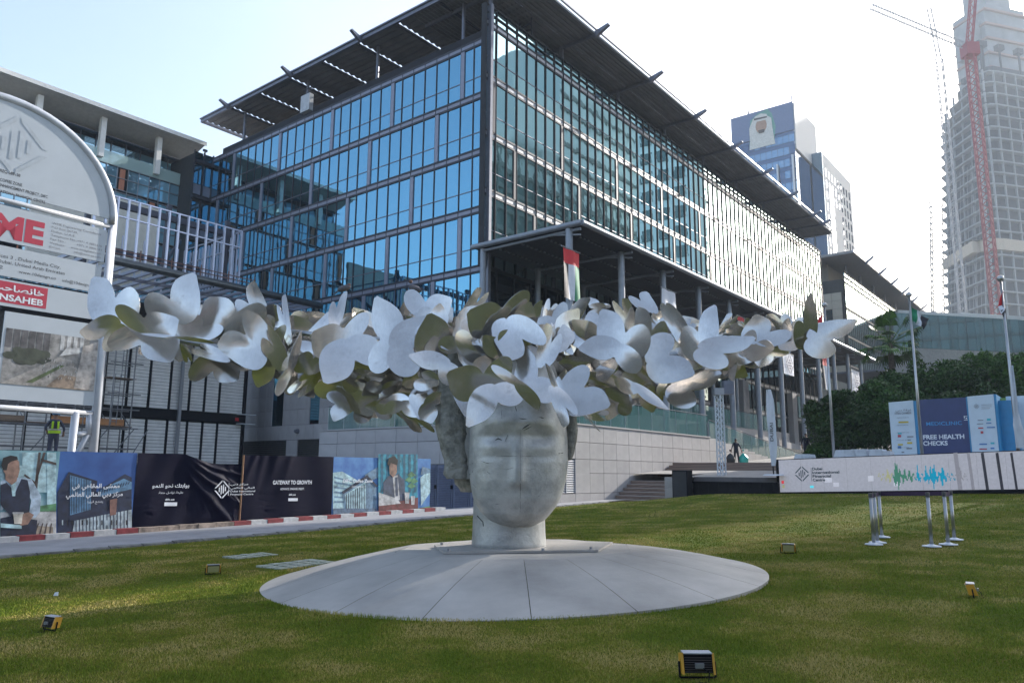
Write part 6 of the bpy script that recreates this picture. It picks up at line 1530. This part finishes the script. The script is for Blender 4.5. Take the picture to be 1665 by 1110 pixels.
# ------------------------------------------------------------------ belt posts on the lawn
def stanchion(x, y, yt, lab):
    d = ray(x, y); t = 16
    for _ in range(30): P = EYE + d * t; t = (gw(P.x, P.y) + .02 - 1.7) / d.z
    P = EYE + d * t; z = P.z; ztop_ = aty(x, yt, P.y).z
    o = thing('belt_post', lab, 'barrier post', (P.x, P.y, z), 'belt posts on the lawn', 'world')
    mb = MB(); mb.tube((P.x, P.y, z), (P.x, P.y, z + .02), .18, .17, n=20); mb.tube((P.x, P.y, z + .02), (P.x, P.y, z + .05), .12, .04, n=16); mb.build('foot', M_WHITE, o)
    mb = MB(); mb.tube((P.x, P.y, z + .03), (P.x, P.y, ztop_ - .09), .036, n=12); mb.build('post', M_POLE, o, sm=True)
    mb = MB(); mb.tube((P.x, P.y, ztop_ - .09), (P.x, P.y, ztop_), .042, n=12); mb.build('head', mat('post_cap', (.08, .08, .09), .4), o); return Vector((P.x, P.y, ztop_ - .05))
s1 = stanchion(1421, 885, 801, 'leftmost belt post on the lawn'); s2 = stanchion(1427, 882, 800, 'second belt post, close behind the leftmost'); s3 = stanchion(1434, 873, 798, 'belt post farthest back of the left three')
s4 = stanchion(1515, 888, 800, 'belt post nearest the camera in the middle of the row'); s5 = stanchion(1542, 885, 799, 'second belt post from the right'); s6 = stanchion(1552, 877, 797, 'rightmost belt post on the lawn')
o = thing('barrier_belt', 'dark purple belt stretched between the lawn posts', 'belt', tuple(s3), None, 'world')
M_BELT = mat('belt_purple', (.05, .02, .07), .6, 0, .2)
for p, q in ((s3, s6), (s6, s5), (s2, s3), (s1, s2)):
    mb = MB(); mb.prism([p + UP * .03, q + UP * .03, q - UP * .06, p - UP * .06], (0, .004, 0)); mb.build('belt_run', M_BELT, o)
# ------------------------------------------------------------------ work lights on the grass
M_YEL = mat('lamp_yellow', (.55, .28, .02), .45, 0, .1); M_LENS = mat('lamp_glass', (.42, .40, .20), .25, 0, .05)
def worklight(x, y, wpx, back, yaw, lab, k=1.):
    d = ray(x, y); t = 9
    for _ in range(30): P = EYE + d * t; t = (gw(P.x, P.y) - 1.7) / d.z
    P = EYE + d * t; s_ = wpx * P.y / 1244.7 / .28; w = .28; h = .17
    o = thing('work_light', lab, 'floodlight', (0, 0, 0), 'portable work lights on the lawn', 'world'); o.location = (P.x, P.y, gw(P.x, P.y)); o.rotation_euler.z = R(yaw); o.scale = (s_, s_, s_); BASE[o.name] = (0, 0, 0)
    z0 = .07
    mb = MB(); mb.prism([(-w / 2, -.07, z0), (-w / 2, .05, z0), (-w / 2, .085, z0 + h * .85), (-w / 2, -.03, z0 + h)], (w, 0, 0)); mb.build('housing', M_BLACK, o)
    for s in (-1, 1):
        mb = MB(); mb.prism([(s * (w / 2), -.09, z0 - .01), (s * (w / 2), .055, z0 - .01), (s * (w / 2), .095, z0 + h * .9), (s * (w / 2), -.03, z0 + h * 1.05)], (s * .022, 0, 0)); mb.build('side_cap', M_YEL, o)
    mb = MB()
    for q in range(7): mb.box(-w / 2 + .01, w / 2 - .01, -.085 + q * .006, -.06 + q * .006, z0 + h * (.05 + q * .12), z0 + h * (.09 + q * .12))
    mb.build('cooling_fins', mat('fin_dark', (.09, .08, .085), .4, .5), o)
    mb = MB(); mb.box(-w / 2, w / 2, -.05, .08, z0 + h * 1.0, z0 + h * 1.06); mb.build('top_bar', mat('lamp_top', (.45, .47, .52), .35, .3), o)
    mb = MB(); mb.prism([(-w / 2 + .012, .056, z0), (w / 2 - .012, .056, z0), (w / 2 - .012, .09, z0 + h * .86), (-w / 2 + .012, .09, z0 + h * .86)], (0, .006, 0)); mb.build('lens', M_LENS, o)
    mb = MB(); mb.box(-w * .14, w * .16, -.11, -.08, z0 + h * .3, z0 + h * .56); mb.build('junction_box', M_FIN, o)
    mb = MB(); mb.path([(-w / 2 - .035, 0, z0 + h * .55), (-w / 2 - .035, -.02, .02), (w / 2 + .035, -.02, .02), (w / 2 + .035, 0, z0 + h * .55)], .011, n=6); mb.build('stand', M_BLACK, o)
    mb = MB(); mb.path([(w * .1, -.10, z0 + h * .35), (w * .3, -.14, z0 + .02), (w * .25, -.16, .01), (-w * .2, -.2, .01)], .006, n=5); mb.build('cable', M_BLACK, o)
worklight(1134, 1103, 44, 1, 0, 'largest work light at the bottom edge below the plinth, seen from behind')
worklight(82, 1025, 25, 1, -28, 'work light at the left foreground corner of the lawn')
worklight(346, 934, 18, 0, 205, 'small yellow work light left of the plinth facing the head')
worklight(1282, 900, 18, 0, 165, 'small yellow work light right of the plinth facing the head')
worklight(1581, 971, 25, 1, 62, 'work light on the right side of the lawn, seen side on')
o = thing('paper_scrap', 'tiny white scrap of paper on the left lawn', 'litter', (0, 0, 0), None, 'world')
P = EYE + ray(90, 968) * 11.4; o.location = (P.x, P.y, gw(P.x, P.y) + .03); mb = MB(); mb.prism([(-.03, 0, 0), (.03, .01, 0), (.02, .03, .05), (-.03, .03, .04)], (0, .004, 0)); mb.build('scrap', M_WHITE, o)
# ------------------------------------------------------------------ trees, palm and hedges behind the kiosk
def leafmat(name, c1, c2):
    m = bpy.data.materials.new(name); m.use_nodes = True; nt = m.node_tree; L = nt.links.new; p = nt.nodes['Principled BSDF']; p.inputs['Roughness'].default_value = .55; p.inputs['Specular IOR Level'].default_value = .3
    g = node(nt, 'ShaderNodeNewGeometry'); mx = node(nt, 'ShaderNodeMix', data_type='RGBA'); mx.inputs[6].default_value = (*c1, 1); mx.inputs[7].default_value = (*c2, 1)
    L(g.outputs['Random Per Island'], mx.inputs[0]); oi = node(nt, 'ShaderNodeObjectInfo'); hs = node(nt, 'ShaderNodeHueSaturation'); mr = node(nt, 'ShaderNodeMapRange'); mr.inputs[3].default_value = .55; mr.inputs[4].default_value = 1.35; L(oi.outputs['Random'], mr.inputs[0]); L(mr.outputs[0], hs.inputs['Value']); L(mx.outputs[2], hs.inputs['Color']); L(hs.outputs[0], p.inputs['Base Color']); return m
M_LF = leafmat('tree_leaf', (.014, .045, .005), (.055, .125, .012)); M_LF2 = leafmat('hedge_leaf', (.014, .042, .005), (.05, .11, .012)); M_BARK = mat('bark', (.10, .075, .055), .9, 0, .3, 8, .6, 20)
def leaf_cloud(clumps, n, size, rs, surf=.55):
    """clumps of small folded leaves; each clump an ellipsoid (x, y, z, rx, ry, rz)"""
    g = np.random.default_rng(rs); w = np.array([c[3] * c[4] + c[4] * c[5] + c[3] * c[5] for c in clumps]); w = w / w.sum()
    ci = g.choice(len(clumps), n, p=w); C_ = np.array(clumps)[ci]
    d = g.normal(size=(n, 3)); d /= np.linalg.norm(d, axis=1)[:, None]; r = surf + (1 - surf) * g.random(n) ** .6; r *= 1 + .18 * g.normal(size=n) * (g.random(n) < .3)
    P = C_[:, :3] + d * C_[:, 3:] * r[:, None]
    u = g.normal(size=(n, 3)); u /= np.linalg.norm(u, axis=1)[:, None]; nn = d + .8 * g.normal(size=(n, 3)); v = np.cross(nn, u); v /= np.linalg.norm(v, axis=1)[:, None] + 1e-9
    s = size * (.6 + .8 * g.random(n))[:, None]
    V = np.stack([P - u * s, P + v * s * .42, P + u * s, P - v * s * .42], 1).reshape(-1, 3); F = np.arange(n * 4).reshape(-1, 4)
    return V, F
def np_mesh(name, V, F, m):
    me = bpy.data.meshes.new(name); n = len(F); k = F.shape[1]
    me.vertices.add(len(V)); me.vertices.foreach_set('co', V.astype(np.float32).ravel()); me.loops.add(n * k); me.loops.foreach_set('vertex_index', F.astype(np.int32).ravel())
    me.polygons.add(n); me.polygons.foreach_set('loop_start', np.arange(0, n * k, k, dtype=np.int32)); me.polygons.foreach_set('loop_total', np.full(n, k, dtype=np.int32)); me.update(calc_edges=True); me.materials.append(m); return me
def tree(px, ytop, Y, wpx, hcrown_px, lab, seed, n=9000, zb=None, grp='dark leafy trees behind the kiosk'):
    g = random.Random(seed); t = aty(px, ytop, Y); m = Y / 1244.7; rw = wpx * m / 2; hc = hcrown_px * m; zb = 2.4 if zb is None else zb
    o = thing('leafy_tree', lab, 'tree', (t.x, Y, zb), grp, 'world'); zc = t.z - hc / 2; cl = []
    for k in range(19):
        a = g.uniform(0, 2 * PI); q = g.random() ** .4; zz = g.uniform(-.75, .8); rr = math.sqrt(max(.05, 1 - zz * zz)) * .78
        s = g.uniform(.20, .36); cl.append((t.x + rw * rr * q * cos(a), Y + rw * rr * q * sin(a), zc + hc / 2 * zz * .78, rw * s, rw * s, hc / 2 * s * .9))
    cl.append((t.x, Y, zc, rw * .55, rw * .55, hc * .28))
    V, F = leaf_cloud(cl, n, .13, seed); V -= np.array([t.x, Y, zb]); me = np_mesh('crown', V, F, M_LF); c = bpy.data.objects.new('crown', me); COL.objects.link(c); c.parent = o
    mb = MB(); mb.path([(t.x, Y, zb - .3), (t.x + .1, Y, zb + (zc - zb) * .5), (t.x, Y, zc)], .1, rads=[.17, .12, .07])
    for k in range(6):
        c4 = cl[k]; mb.tube((t.x, Y, zb + (zc - zb) * .6), c4[:3], .06, .02, n=6)
    mb.build('trunk', M_BARK, o, sm=True)
TL = [(1352, 628, 47, 110, 92, 'rounded dark tree just right of the portico columns, left of the others', 1), (1405, 612, 49, 120, 100, 'dark tree below the fan palm', 2), (1452, 590, 52, 130, 120, 'dense tree behind the left white panel of the kiosk', 3),
      (1510, 572, 54, 130, 130, 'tall dark tree behind the middle flagpole', 4), (1562, 580, 52, 120, 125, 'broad dark tree above the navy kiosk panel', 5), (1602, 558, 55, 90, 110, 'tall tree rising highest behind the kiosk roof', 6),
      (1650, 562, 50, 110, 130, 'dark tree at the right edge behind the nearest flagpole', 7), (1480, 625, 48, 110, 95, 'low dark tree between two flagpoles above the kiosk', 8), (1620, 610, 47, 120, 100, 'low dark tree over the right white kiosk panel', 9), (1545, 625, 46, 110, 90, 'low dark tree right behind the navy kiosk panel', 10), (1700, 560, 53, 120, 140, 'tree cut by the right edge of the picture', 11)]
for q in TL: tree(*q)
hd = thing('clipped_hedge', 'dark clipped hedge along the plaza edge left of the kiosk', 'hedge', tuple(aty(1400, 700, 50)), None, 'world')
cl = []
for k in range(14): p = aty(1340 + k * 10, 700 + (k % 3) * 4, 46 + k * .25); cl.append((p.x, p.y, p.z, 1.0, 1.0, 1.1))
V, F = leaf_cloud(cl, 9000, .11, 51, .6); V -= np.array(tuple(hd.location)); me = np_mesh('foliage', V, F, M_LF2); c = bpy.data.objects.new('foliage', me); COL.objects.link(c); c.parent = hd
sh = thing('ramp_shrub', 'green shrub at the foot of the glass railed ramp beside the suited man', 'shrub', tuple(aty(1333, 735, 44)), None, 'world'); p = aty(1333, 733, 46)
V, F = leaf_cloud([(p.x, p.y, p.z, .8, .7, .55), (p.x + .5, p.y, p.z - .2, .6, .6, .5), (p.x - .5, p.y, p.z - .25, .5, .5, .4)], 2500, .10, 61, .5); V -= np.array(tuple(sh.location)); me = np_mesh('foliage', V, F, M_LF2); c = bpy.data.objects.new('foliage', me); COL.objects.link(c); c.parent = sh
# fan palm
pm_ = thing('fan_palm', 'fan palm with spread leaves in front of the second office block', 'palm', (0, 0, 0), None, 'world'); pc = aty(1447, 558, 56); pm_.location = (pc.x, pc.y, 2.4); BASE[pm_.name] = (pc.x, pc.y, 2.4)
mb = MB(); mb.path([(pc.x, pc.y, 2.2), (pc.x, pc.y, pc.z)], .2, rads=[.26, .2]); mb.build('trunk', M_BARK, pm_)
rp_ = random.Random(4)
for k in range(38):
    az = rp_.uniform(0, 2 * PI); el = rp_.uniform(-.75, 1.35); d = Vector((cos(az) * cos(el), sin(az) * cos(el), sin(el))); Ls = rp_.uniform(1.3, 1.9); base = Vector(pc); tip = base + d * Ls
    mb = MB(); mb.tube(base, tip, .03, .015, n=4)
    side = d.cross(UP).normalized() if abs(d.z) < .98 else Vector((1, 0, 0)); up = side.cross(d); nb = 13
    for j in range(nb):
        a = -1.35 + 2.7 * j / (nb - 1); dd = (d * cos(a) + side * sin(a)).normalized(); l = 1.0 * (1 - .25 * abs(a) / 1.35); q = tip + dd * l * .62 + up * .02; e = tip + dd * l - UP * (.22 + .2 * abs(a)); w = dd.cross(up).normalized() * .06
        i = len(mb.v); mb.v += [tuple(tip), tuple(q - w), tuple(e), tuple(q + w)]; mb.f.append((i, i + 1, i + 2, i + 3)); mb.m.append(0)
    mb.build('fan_leaf', M_LF, pm_)
# planter wall under the trees
pwl = thing('planter_wall', 'low grey stone planter wall under the trees behind the flagpoles', 'planter', (14, -24, 2.3))
for k in range(26): bx('stone_panel', M_STONED, pwl, 12, 12.3, -16 - k * 1.2 + .01, -16 - k * 1.2 - 1.19, 2.0, 3.0)
# ------------------------------------------------------------------ grass blades
def grass():
    g = np.random.default_rng(11); N = 860000
    r = 5.6 * (52 / 5.6) ** (g.random(N) ** 1.2); az = np.radians(g.uniform(-44, 44, N)); X = r * np.sin(az); Y = r * np.cos(az)
    q0, q1 = X - ORG.x, Y - ORG.y; A = q0 * DA.x + q1 * DA.y; B_ = q0 * DB.x + q1 * DB.y
    le = -11.6 + np.clip((A + 26) / 24, 0, 1) ** 2 * (3 - 2 * np.clip((A + 26) / 24, 0, 1)) * 1.5
    ok = (B_ < le - .16) & (A < -.9) & (np.hypot(X, Y - 13) > 3.93)
    for o in [x for x in bpy.data.objects if x.name.startswith('paved_pad')]:
        s = 1.3; a, b, z = unsite(o.location); ok &= ~((abs(A - a) < .95) & (abs(B_ - b) < .5))
    X, Y, A, B_, r = X[ok], Y[ok], A[ok], B_[ok], r[ok]; n = len(X)
    Z = .018 * (A + 19) + .02 * np.maximum(0, -B_ - 12); t = np.clip((-B_ - 10) / 6, 0, 1); Z += .04 * np.maximum(0, A + 12) * t * t * (3 - 2 * t); Z -= np.where(B_ < -45, .02 * (-B_ - 45), 0)
    patch = .5 + .5 * np.sin(X * 1.7 + 2 * np.sin(Y * .9)) * np.sin(Y * 1.3 + 1.5 * np.sin(X * .8))
    h = (.010 + .017 * g.random(n)) * (.75 + .5 * patch) * (1 + (r - 6) * .01); w = (.0022 + .0022 * g.random(n)) * (1 + (r - 6) * .16); th = g.uniform(0, 2 * PI, n); ln = h * g.uniform(.1, 1.0, n); la = g.uniform(0, 2 * PI, n)
    h *= np.where(np.abs(np.hypot(X, Y - 13) - 4.05) < .09, 1.9, 1.0)
    V = np.empty((n, 3, 3)); V[:, 0] = np.stack([X - w * np.cos(th), Y - w * np.sin(th), Z - .004], 1); V[:, 1] = np.stack([X + w * np.cos(th), Y + w * np.sin(th), Z - .004], 1); V[:, 2] = np.stack([X + ln * np.cos(la), Y + ln * np.sin(la), Z + h], 1)
    m = bpy.data.materials.new('grass_blade'); m.use_nodes = True; nt = m.node_tree; L = nt.links.new; p = nt.nodes['Principled BSDF']; p.inputs['Roughness'].default_value = .7; p.inputs['Specular IOR Level'].default_value = .06
    ge = node(nt, 'ShaderNodeNewGeometry'); cr = node(nt, 'ShaderNodeValToRGB'); e = cr.color_ramp.elements; e[0].position = 0; e[0].color = (.11, .16, .018, 1); e[1].position = 1; e[1].color = (.48, .38, .15, 1); k = cr.color_ramp.elements.new(.45); k.color = (.19, .235, .03, 1); k = cr.color_ramp.elements.new(.72); k.color = (.32, .29, .06, 1)
    ns = node(nt, 'ShaderNodeTexNoise'); ns.inputs['Scale'].default_value = .8; ns.inputs['Detail'].default_value = 5; L(ge.outputs['Position'], ns.inputs['Vector'])
    ad = node(nt, 'ShaderNodeMath', operation='MULTIPLY_ADD'); L(ge.outputs['Random Per Island'], ad.inputs[0]); ad.inputs[1].default_value = .55; mr = node(nt, 'ShaderNodeMapRange'); mr.inputs[1].default_value = .40; mr.inputs[2].default_value = .62; mr.inputs[3].default_value = -.08; mr.inputs[4].default_value = .72; L(ns.outputs[0], mr.inputs[0]); L(mr.outputs[0], ad.inputs[2]); L(ad.outputs[0], cr.inputs[0]); L(cr.outputs[0], p.inputs['Base Color'])
    o = bpy.data.objects.new('grass', np_mesh('grass', V.reshape(-1, 3), np.arange(n * 3).reshape(-1, 3), m)); COL.objects.link(o); o['kind'] = 'stuff'; o['label'] = 'short lawn grass blades, green with straw coloured patches'
grass()
# ------------------------------------------------------------------ people
M_SKIN = mat('skin_brown', (.22, .12, .08), .6, 0, .05); M_HAIR = mat('hair_black', (.012, .010, .010), .6)
def person(P, h, yaw, lab, mats, pose, hat=None, hair=True, frame='world'):
    """one continuous skinned body; mats = (skin, top, trousers, shoes); pose gives hands and feet in body space (x right, y forward, z up) for a 1.75 m figure"""
    o = thing('person', lab, 'person', (0, 0, 0), None, 'world'); o.location = P; o.rotation_euler.z = R(yaw); s = h / 1.75; o.scale = (s, s, s); BASE[o.name] = (0, 0, 0)
    V = [(0, 0, .95), (0, 0, 1.12), (0, .01, 1.30), (0, 0, 1.45), (0, .01, 1.53), (0, .02, 1.60), (0, .02, 1.70)]; rad = [.13, .12, .145, .10, .055, .085, .075]; E_ = [(i, i + 1) for i in range(6)]
    def add(p, r, par): V.append(p); rad.append(r); E_.append((par, len(V) - 1)); return len(V) - 1
    for sd in (-1, 1):
        e, hnd = pose['arm'][sd]
        a = add((sd * .17, 0, 1.42), .062, 3); b = add(e, .045, a); c = add(hnd, .03, b); dv = (Vector(hnd) - Vector(e)).normalized(); side = dv.cross(Vector((0, 1, .1))).normalized()
        pl = add(tuple(Vector(hnd) + dv * .06), .034, c)
        for k in range(4): q = Vector(hnd) + dv * .09 + side * (k - 1.5) * .019; f1 = add(tuple(q), .010, pl); add(tuple(q + dv * (.055 - .008 * abs(k - 1.2)) + Vector((0, .015, 0))), .008, f1)
        tq = Vector(hnd) + dv * .03 + side * .035; f1 = add(tuple(tq), .011, c); add(tuple(tq + dv * .035 + side * .015), .009, f1)
        k_, ft = pose['leg'][sd]
        hp = add((sd * .09, 0, .90), .095, 0); kn = add(k_, .062, hp); an = add(ft, .042, kn); add((ft[0], ft[1] + .14, .035), .035, an)
    me = bpy.data.meshes.new('body'); me.from_pydata(V, E_, []); ob = bpy.data.objects.new('body', me); COL.objects.link(ob)
    md = ob.modifiers.new('s', 'SKIN'); sv = me.skin_vertices[0].data
    for i, r in enumerate(rad): sv[i].radius = (r * (1.25 if i in (1, 2) else 1.15 if i == 0 else 1), r)
    sv[0].use_root = True; ob.modifiers.new('u', 'SUBSURF').levels = 1
    dg = bpy.context.evaluated_depsgraph_get(); m2 = bpy.data.meshes.new_from_object(ob.evaluated_get(dg)); bpy.data.objects.remove(ob)
    for m in mats: m2.materials.append(m)
    hands = [Vector(pose['arm'][sd][1]) for sd in (-1, 1)]
    for p in m2.polygons:
        c = p.center; k = 1
        if c.z < .10: k = 3
        elif c.z < .98 and abs(c.x) < .26 and min((c - hh).length for hh in hands) > .19: k = 2
        if c.z > 1.50 and abs(c.x) < .12: k = 0
        if min((c - hh).length for hh in hands) < .135 and c.z > .5: k = 0 if min((c - hh).length for hh in hands) < .13 else 1
        p.material_index = k; p.use_smooth = True
    b = bpy.data.objects.new('body', m2); COL.objects.link(b); b.parent = o
    def cap(name, m, z0, r, zr, y=.02, frac=.62):
        mb = MB(); rg = []
        for j in range(7):
            a = PI / 2 * j / 6; rg.append([(r * cos(a) * cos(t), y + r * 1.12 * cos(a) * sin(t), z0 + zr * sin(a)) for t in [2 * PI * k / 14 for k in range(14)]])
        mb.ring_surface(rg, cap0=True, cap1=False); mb.build(name, m, o, sm=True)
    if hair: cap('hair', M_HAIR, 1.665, .092, .10, .005)
    if hat: cap('helmet', hat, 1.665, .125, .14)
    mb = MB(); mb.tube((0, .10, 1.645), (0, .125, 1.625), .016, .012, n=6); mb.build('nose', mats[0], o)
    for sd in (-1, 1):
        mb = MB(); mb.tube((sd * .088, .01, 1.62), (sd * .098, .0, 1.66), .014, n=6); mb.build('ear', mats[0], o)
        mb = MB(); mb.tube((sd * .032, .088, 1.665), (sd * .032, .098, 1.665), .011, n=6); mb.build('eye', M_BLACK, o)
    return o
M_NVS = mat('navy_cloth', (.012, .014, .03), .85, 0, .2); M_TRS = mat('dark_trousers', (.02, .02, .025), .85); M_SHO = mat('black_shoe', (.01, .01, .01), .5); M_WSH = mat('white_shirt', (.62, .63, .66), .8); M_HV = mat('workwear_blue', (.05, .06, .10), .85, 0, .2)
stand = {'arm': {-1: ((-.24, .02, 1.16), (-.27, .05, .92)), 1: ((.24, .02, 1.16), (.27, .05, .92))}, 'leg': {-1: ((-.10, .02, .50), (-.11, -.02, .08)), 1: ((.10, .02, .50), (.12, -.02, .08))}}
pb_ = aty(1198, 758, 52); zc_ = plz(13.6, -10.8); pb_.z = 2.42
person(pb_, 1.75, 180, 'cleaner in dark navy clothes carrying a black bag and a turquoise bag past the truss', (M_SKIN, M_NVS, M_TRS, M_SHO), {'arm': {-1: ((-.28, .05, 1.18), (-.34, .08, .95)), 1: ((.28, .05, 1.18), (.34, .08, .95))}, 'leg': {-1: ((-.11, .10, .50), (-.12, .12, .08)), 1: ((.10, .0, .50), (.11, -.14, .08))}})
def sack(dx, m, lab, w, h):
    P = pb_ + Vector((dx, -.08, 0)); o = thing('rubbish_bag', lab, 'bag', tuple(P), None, 'world'); mb = MB(); rings = []
    for j in range(15):
        v = j / 14; r = w * (sin(PI * min(1, v * 1.05 + .12)) ** .6) * (1 if v < .8 else .75); ring = []
        for k in range(20): t = 2 * PI * k / 20; q = Vector((cos(t), sin(t), v * 3)); d = 1 + .22 * noise.noise(q * 1.7 + Vector((dx * 9, 0, 0))); ring.append((P.x + r * d * cos(t), P.y + r * d * .8 * sin(t), P.z + h * v))
        rings.append(ring)
    mb.ring_surface(rings); mb.build('sack', m, o, sm=True); mb = MB(); mb.tube((P.x, P.y, P.z + h * .97), (P.x + .0, P.y, P.z + h * 1.1), .05, .07, n=8); mb.build('knot', m, o)
sack(-.42, mat('bag_black', (.015, .015, .018), .3), 'full black rubbish bag held by the cleaner on the left', .30, .92); sack(.45, mat('bag_turquoise', (.03, .42, .34), .35), 'bright turquoise rubbish bag held by the cleaner on the right', .31, .94)
ps = aty(1310, 704, 50); ps.z -= 1.8
person(ps, 1.8, -12, 'man in a dark navy suit seen from behind, one hand raised to his face', (M_SKIN, M_NVS, M_NVS, M_SHO), {'arm': {-1: ((-.26, .05, 1.18), (-.25, .12, .95)), 1: ((.27, .10, 1.20), (.16, .26, 1.44))}, 'leg': stand['leg']})
pc_ = aty(1364, 713, 47); pc_.z -= 1.75
person(pc_, 1.75, 160, 'man in a white shirt and dark trousers standing just right of the left flagpole', (M_SKIN, M_WSH, M_TRS, M_SHO), {'arm': {-1: ((-.25, .08, 1.18), (-.08, .24, 1.10)), 1: ((.25, .08, 1.18), (.08, .24, 1.10))}, 'leg': stand['leg']})
pd_ = aty(92, 669, 27.5); pd_.z -= 1.78
wk = person(pd_, 1.76, 35, 'worker in blue overalls with a lime safety vest and blue helmet behind the hoarding', (M_SKIN, M_HV, M_HV, M_SHO), {'arm': {-1: ((-.28, .05, 1.20), (-.20, .22, 1.05)), 1: ((.30, .08, 1.18), (.30, .24, 1.0))}, 'leg': stand['leg']}, hat=mat('helmet_blue', (.03, .16, .36), .4), hair=False)
M_VEST = mat('lime_vest', (.38, .62, .02), .7); M_REF = mat('reflective_band', (.45, .45, .42), .4)
def band(o, z0, z1, rx, ry, m, name):
    mb = MB(); mb.ring_surface([[(rx * cos(t), .005 + ry * sin(t), z) for t in [2 * PI * k / 20 for k in range(20)]] for z in (z0, z1)], cap0=False, cap1=False); mb.build(name, m, o, sm=True)
band(wk, 1.0, 1.10, .198, .16, M_VEST, 'vest'); band(wk, 1.11, 1.16, .196, .158, M_REF, 'vest_band')
for s in (-.09, .09):
    mb = MB(); mb.tube((s, -.16, 1.16), (s * .9, -.13, 1.42), .035, n=6); mb.tube((s, .16, 1.16), (s * .9, .12, 1.42), .035, n=6); mb.build('vest_strap', M_VEST, wk)
# second worker on the upper deck, only his legs show under the panel
pe_ = site(-22.6, 19.6, 4.62)
person(pe_, 1.75, 200, 'worker in dark trousers and orange shoes on the scaffold deck, upper body behind the billboard', (M_SKIN, M_HV, M_HV, mat('orange_shoe', (.5, .10, .02), .6)), stand, hat=MATS['helmet_blue'], hair=False)
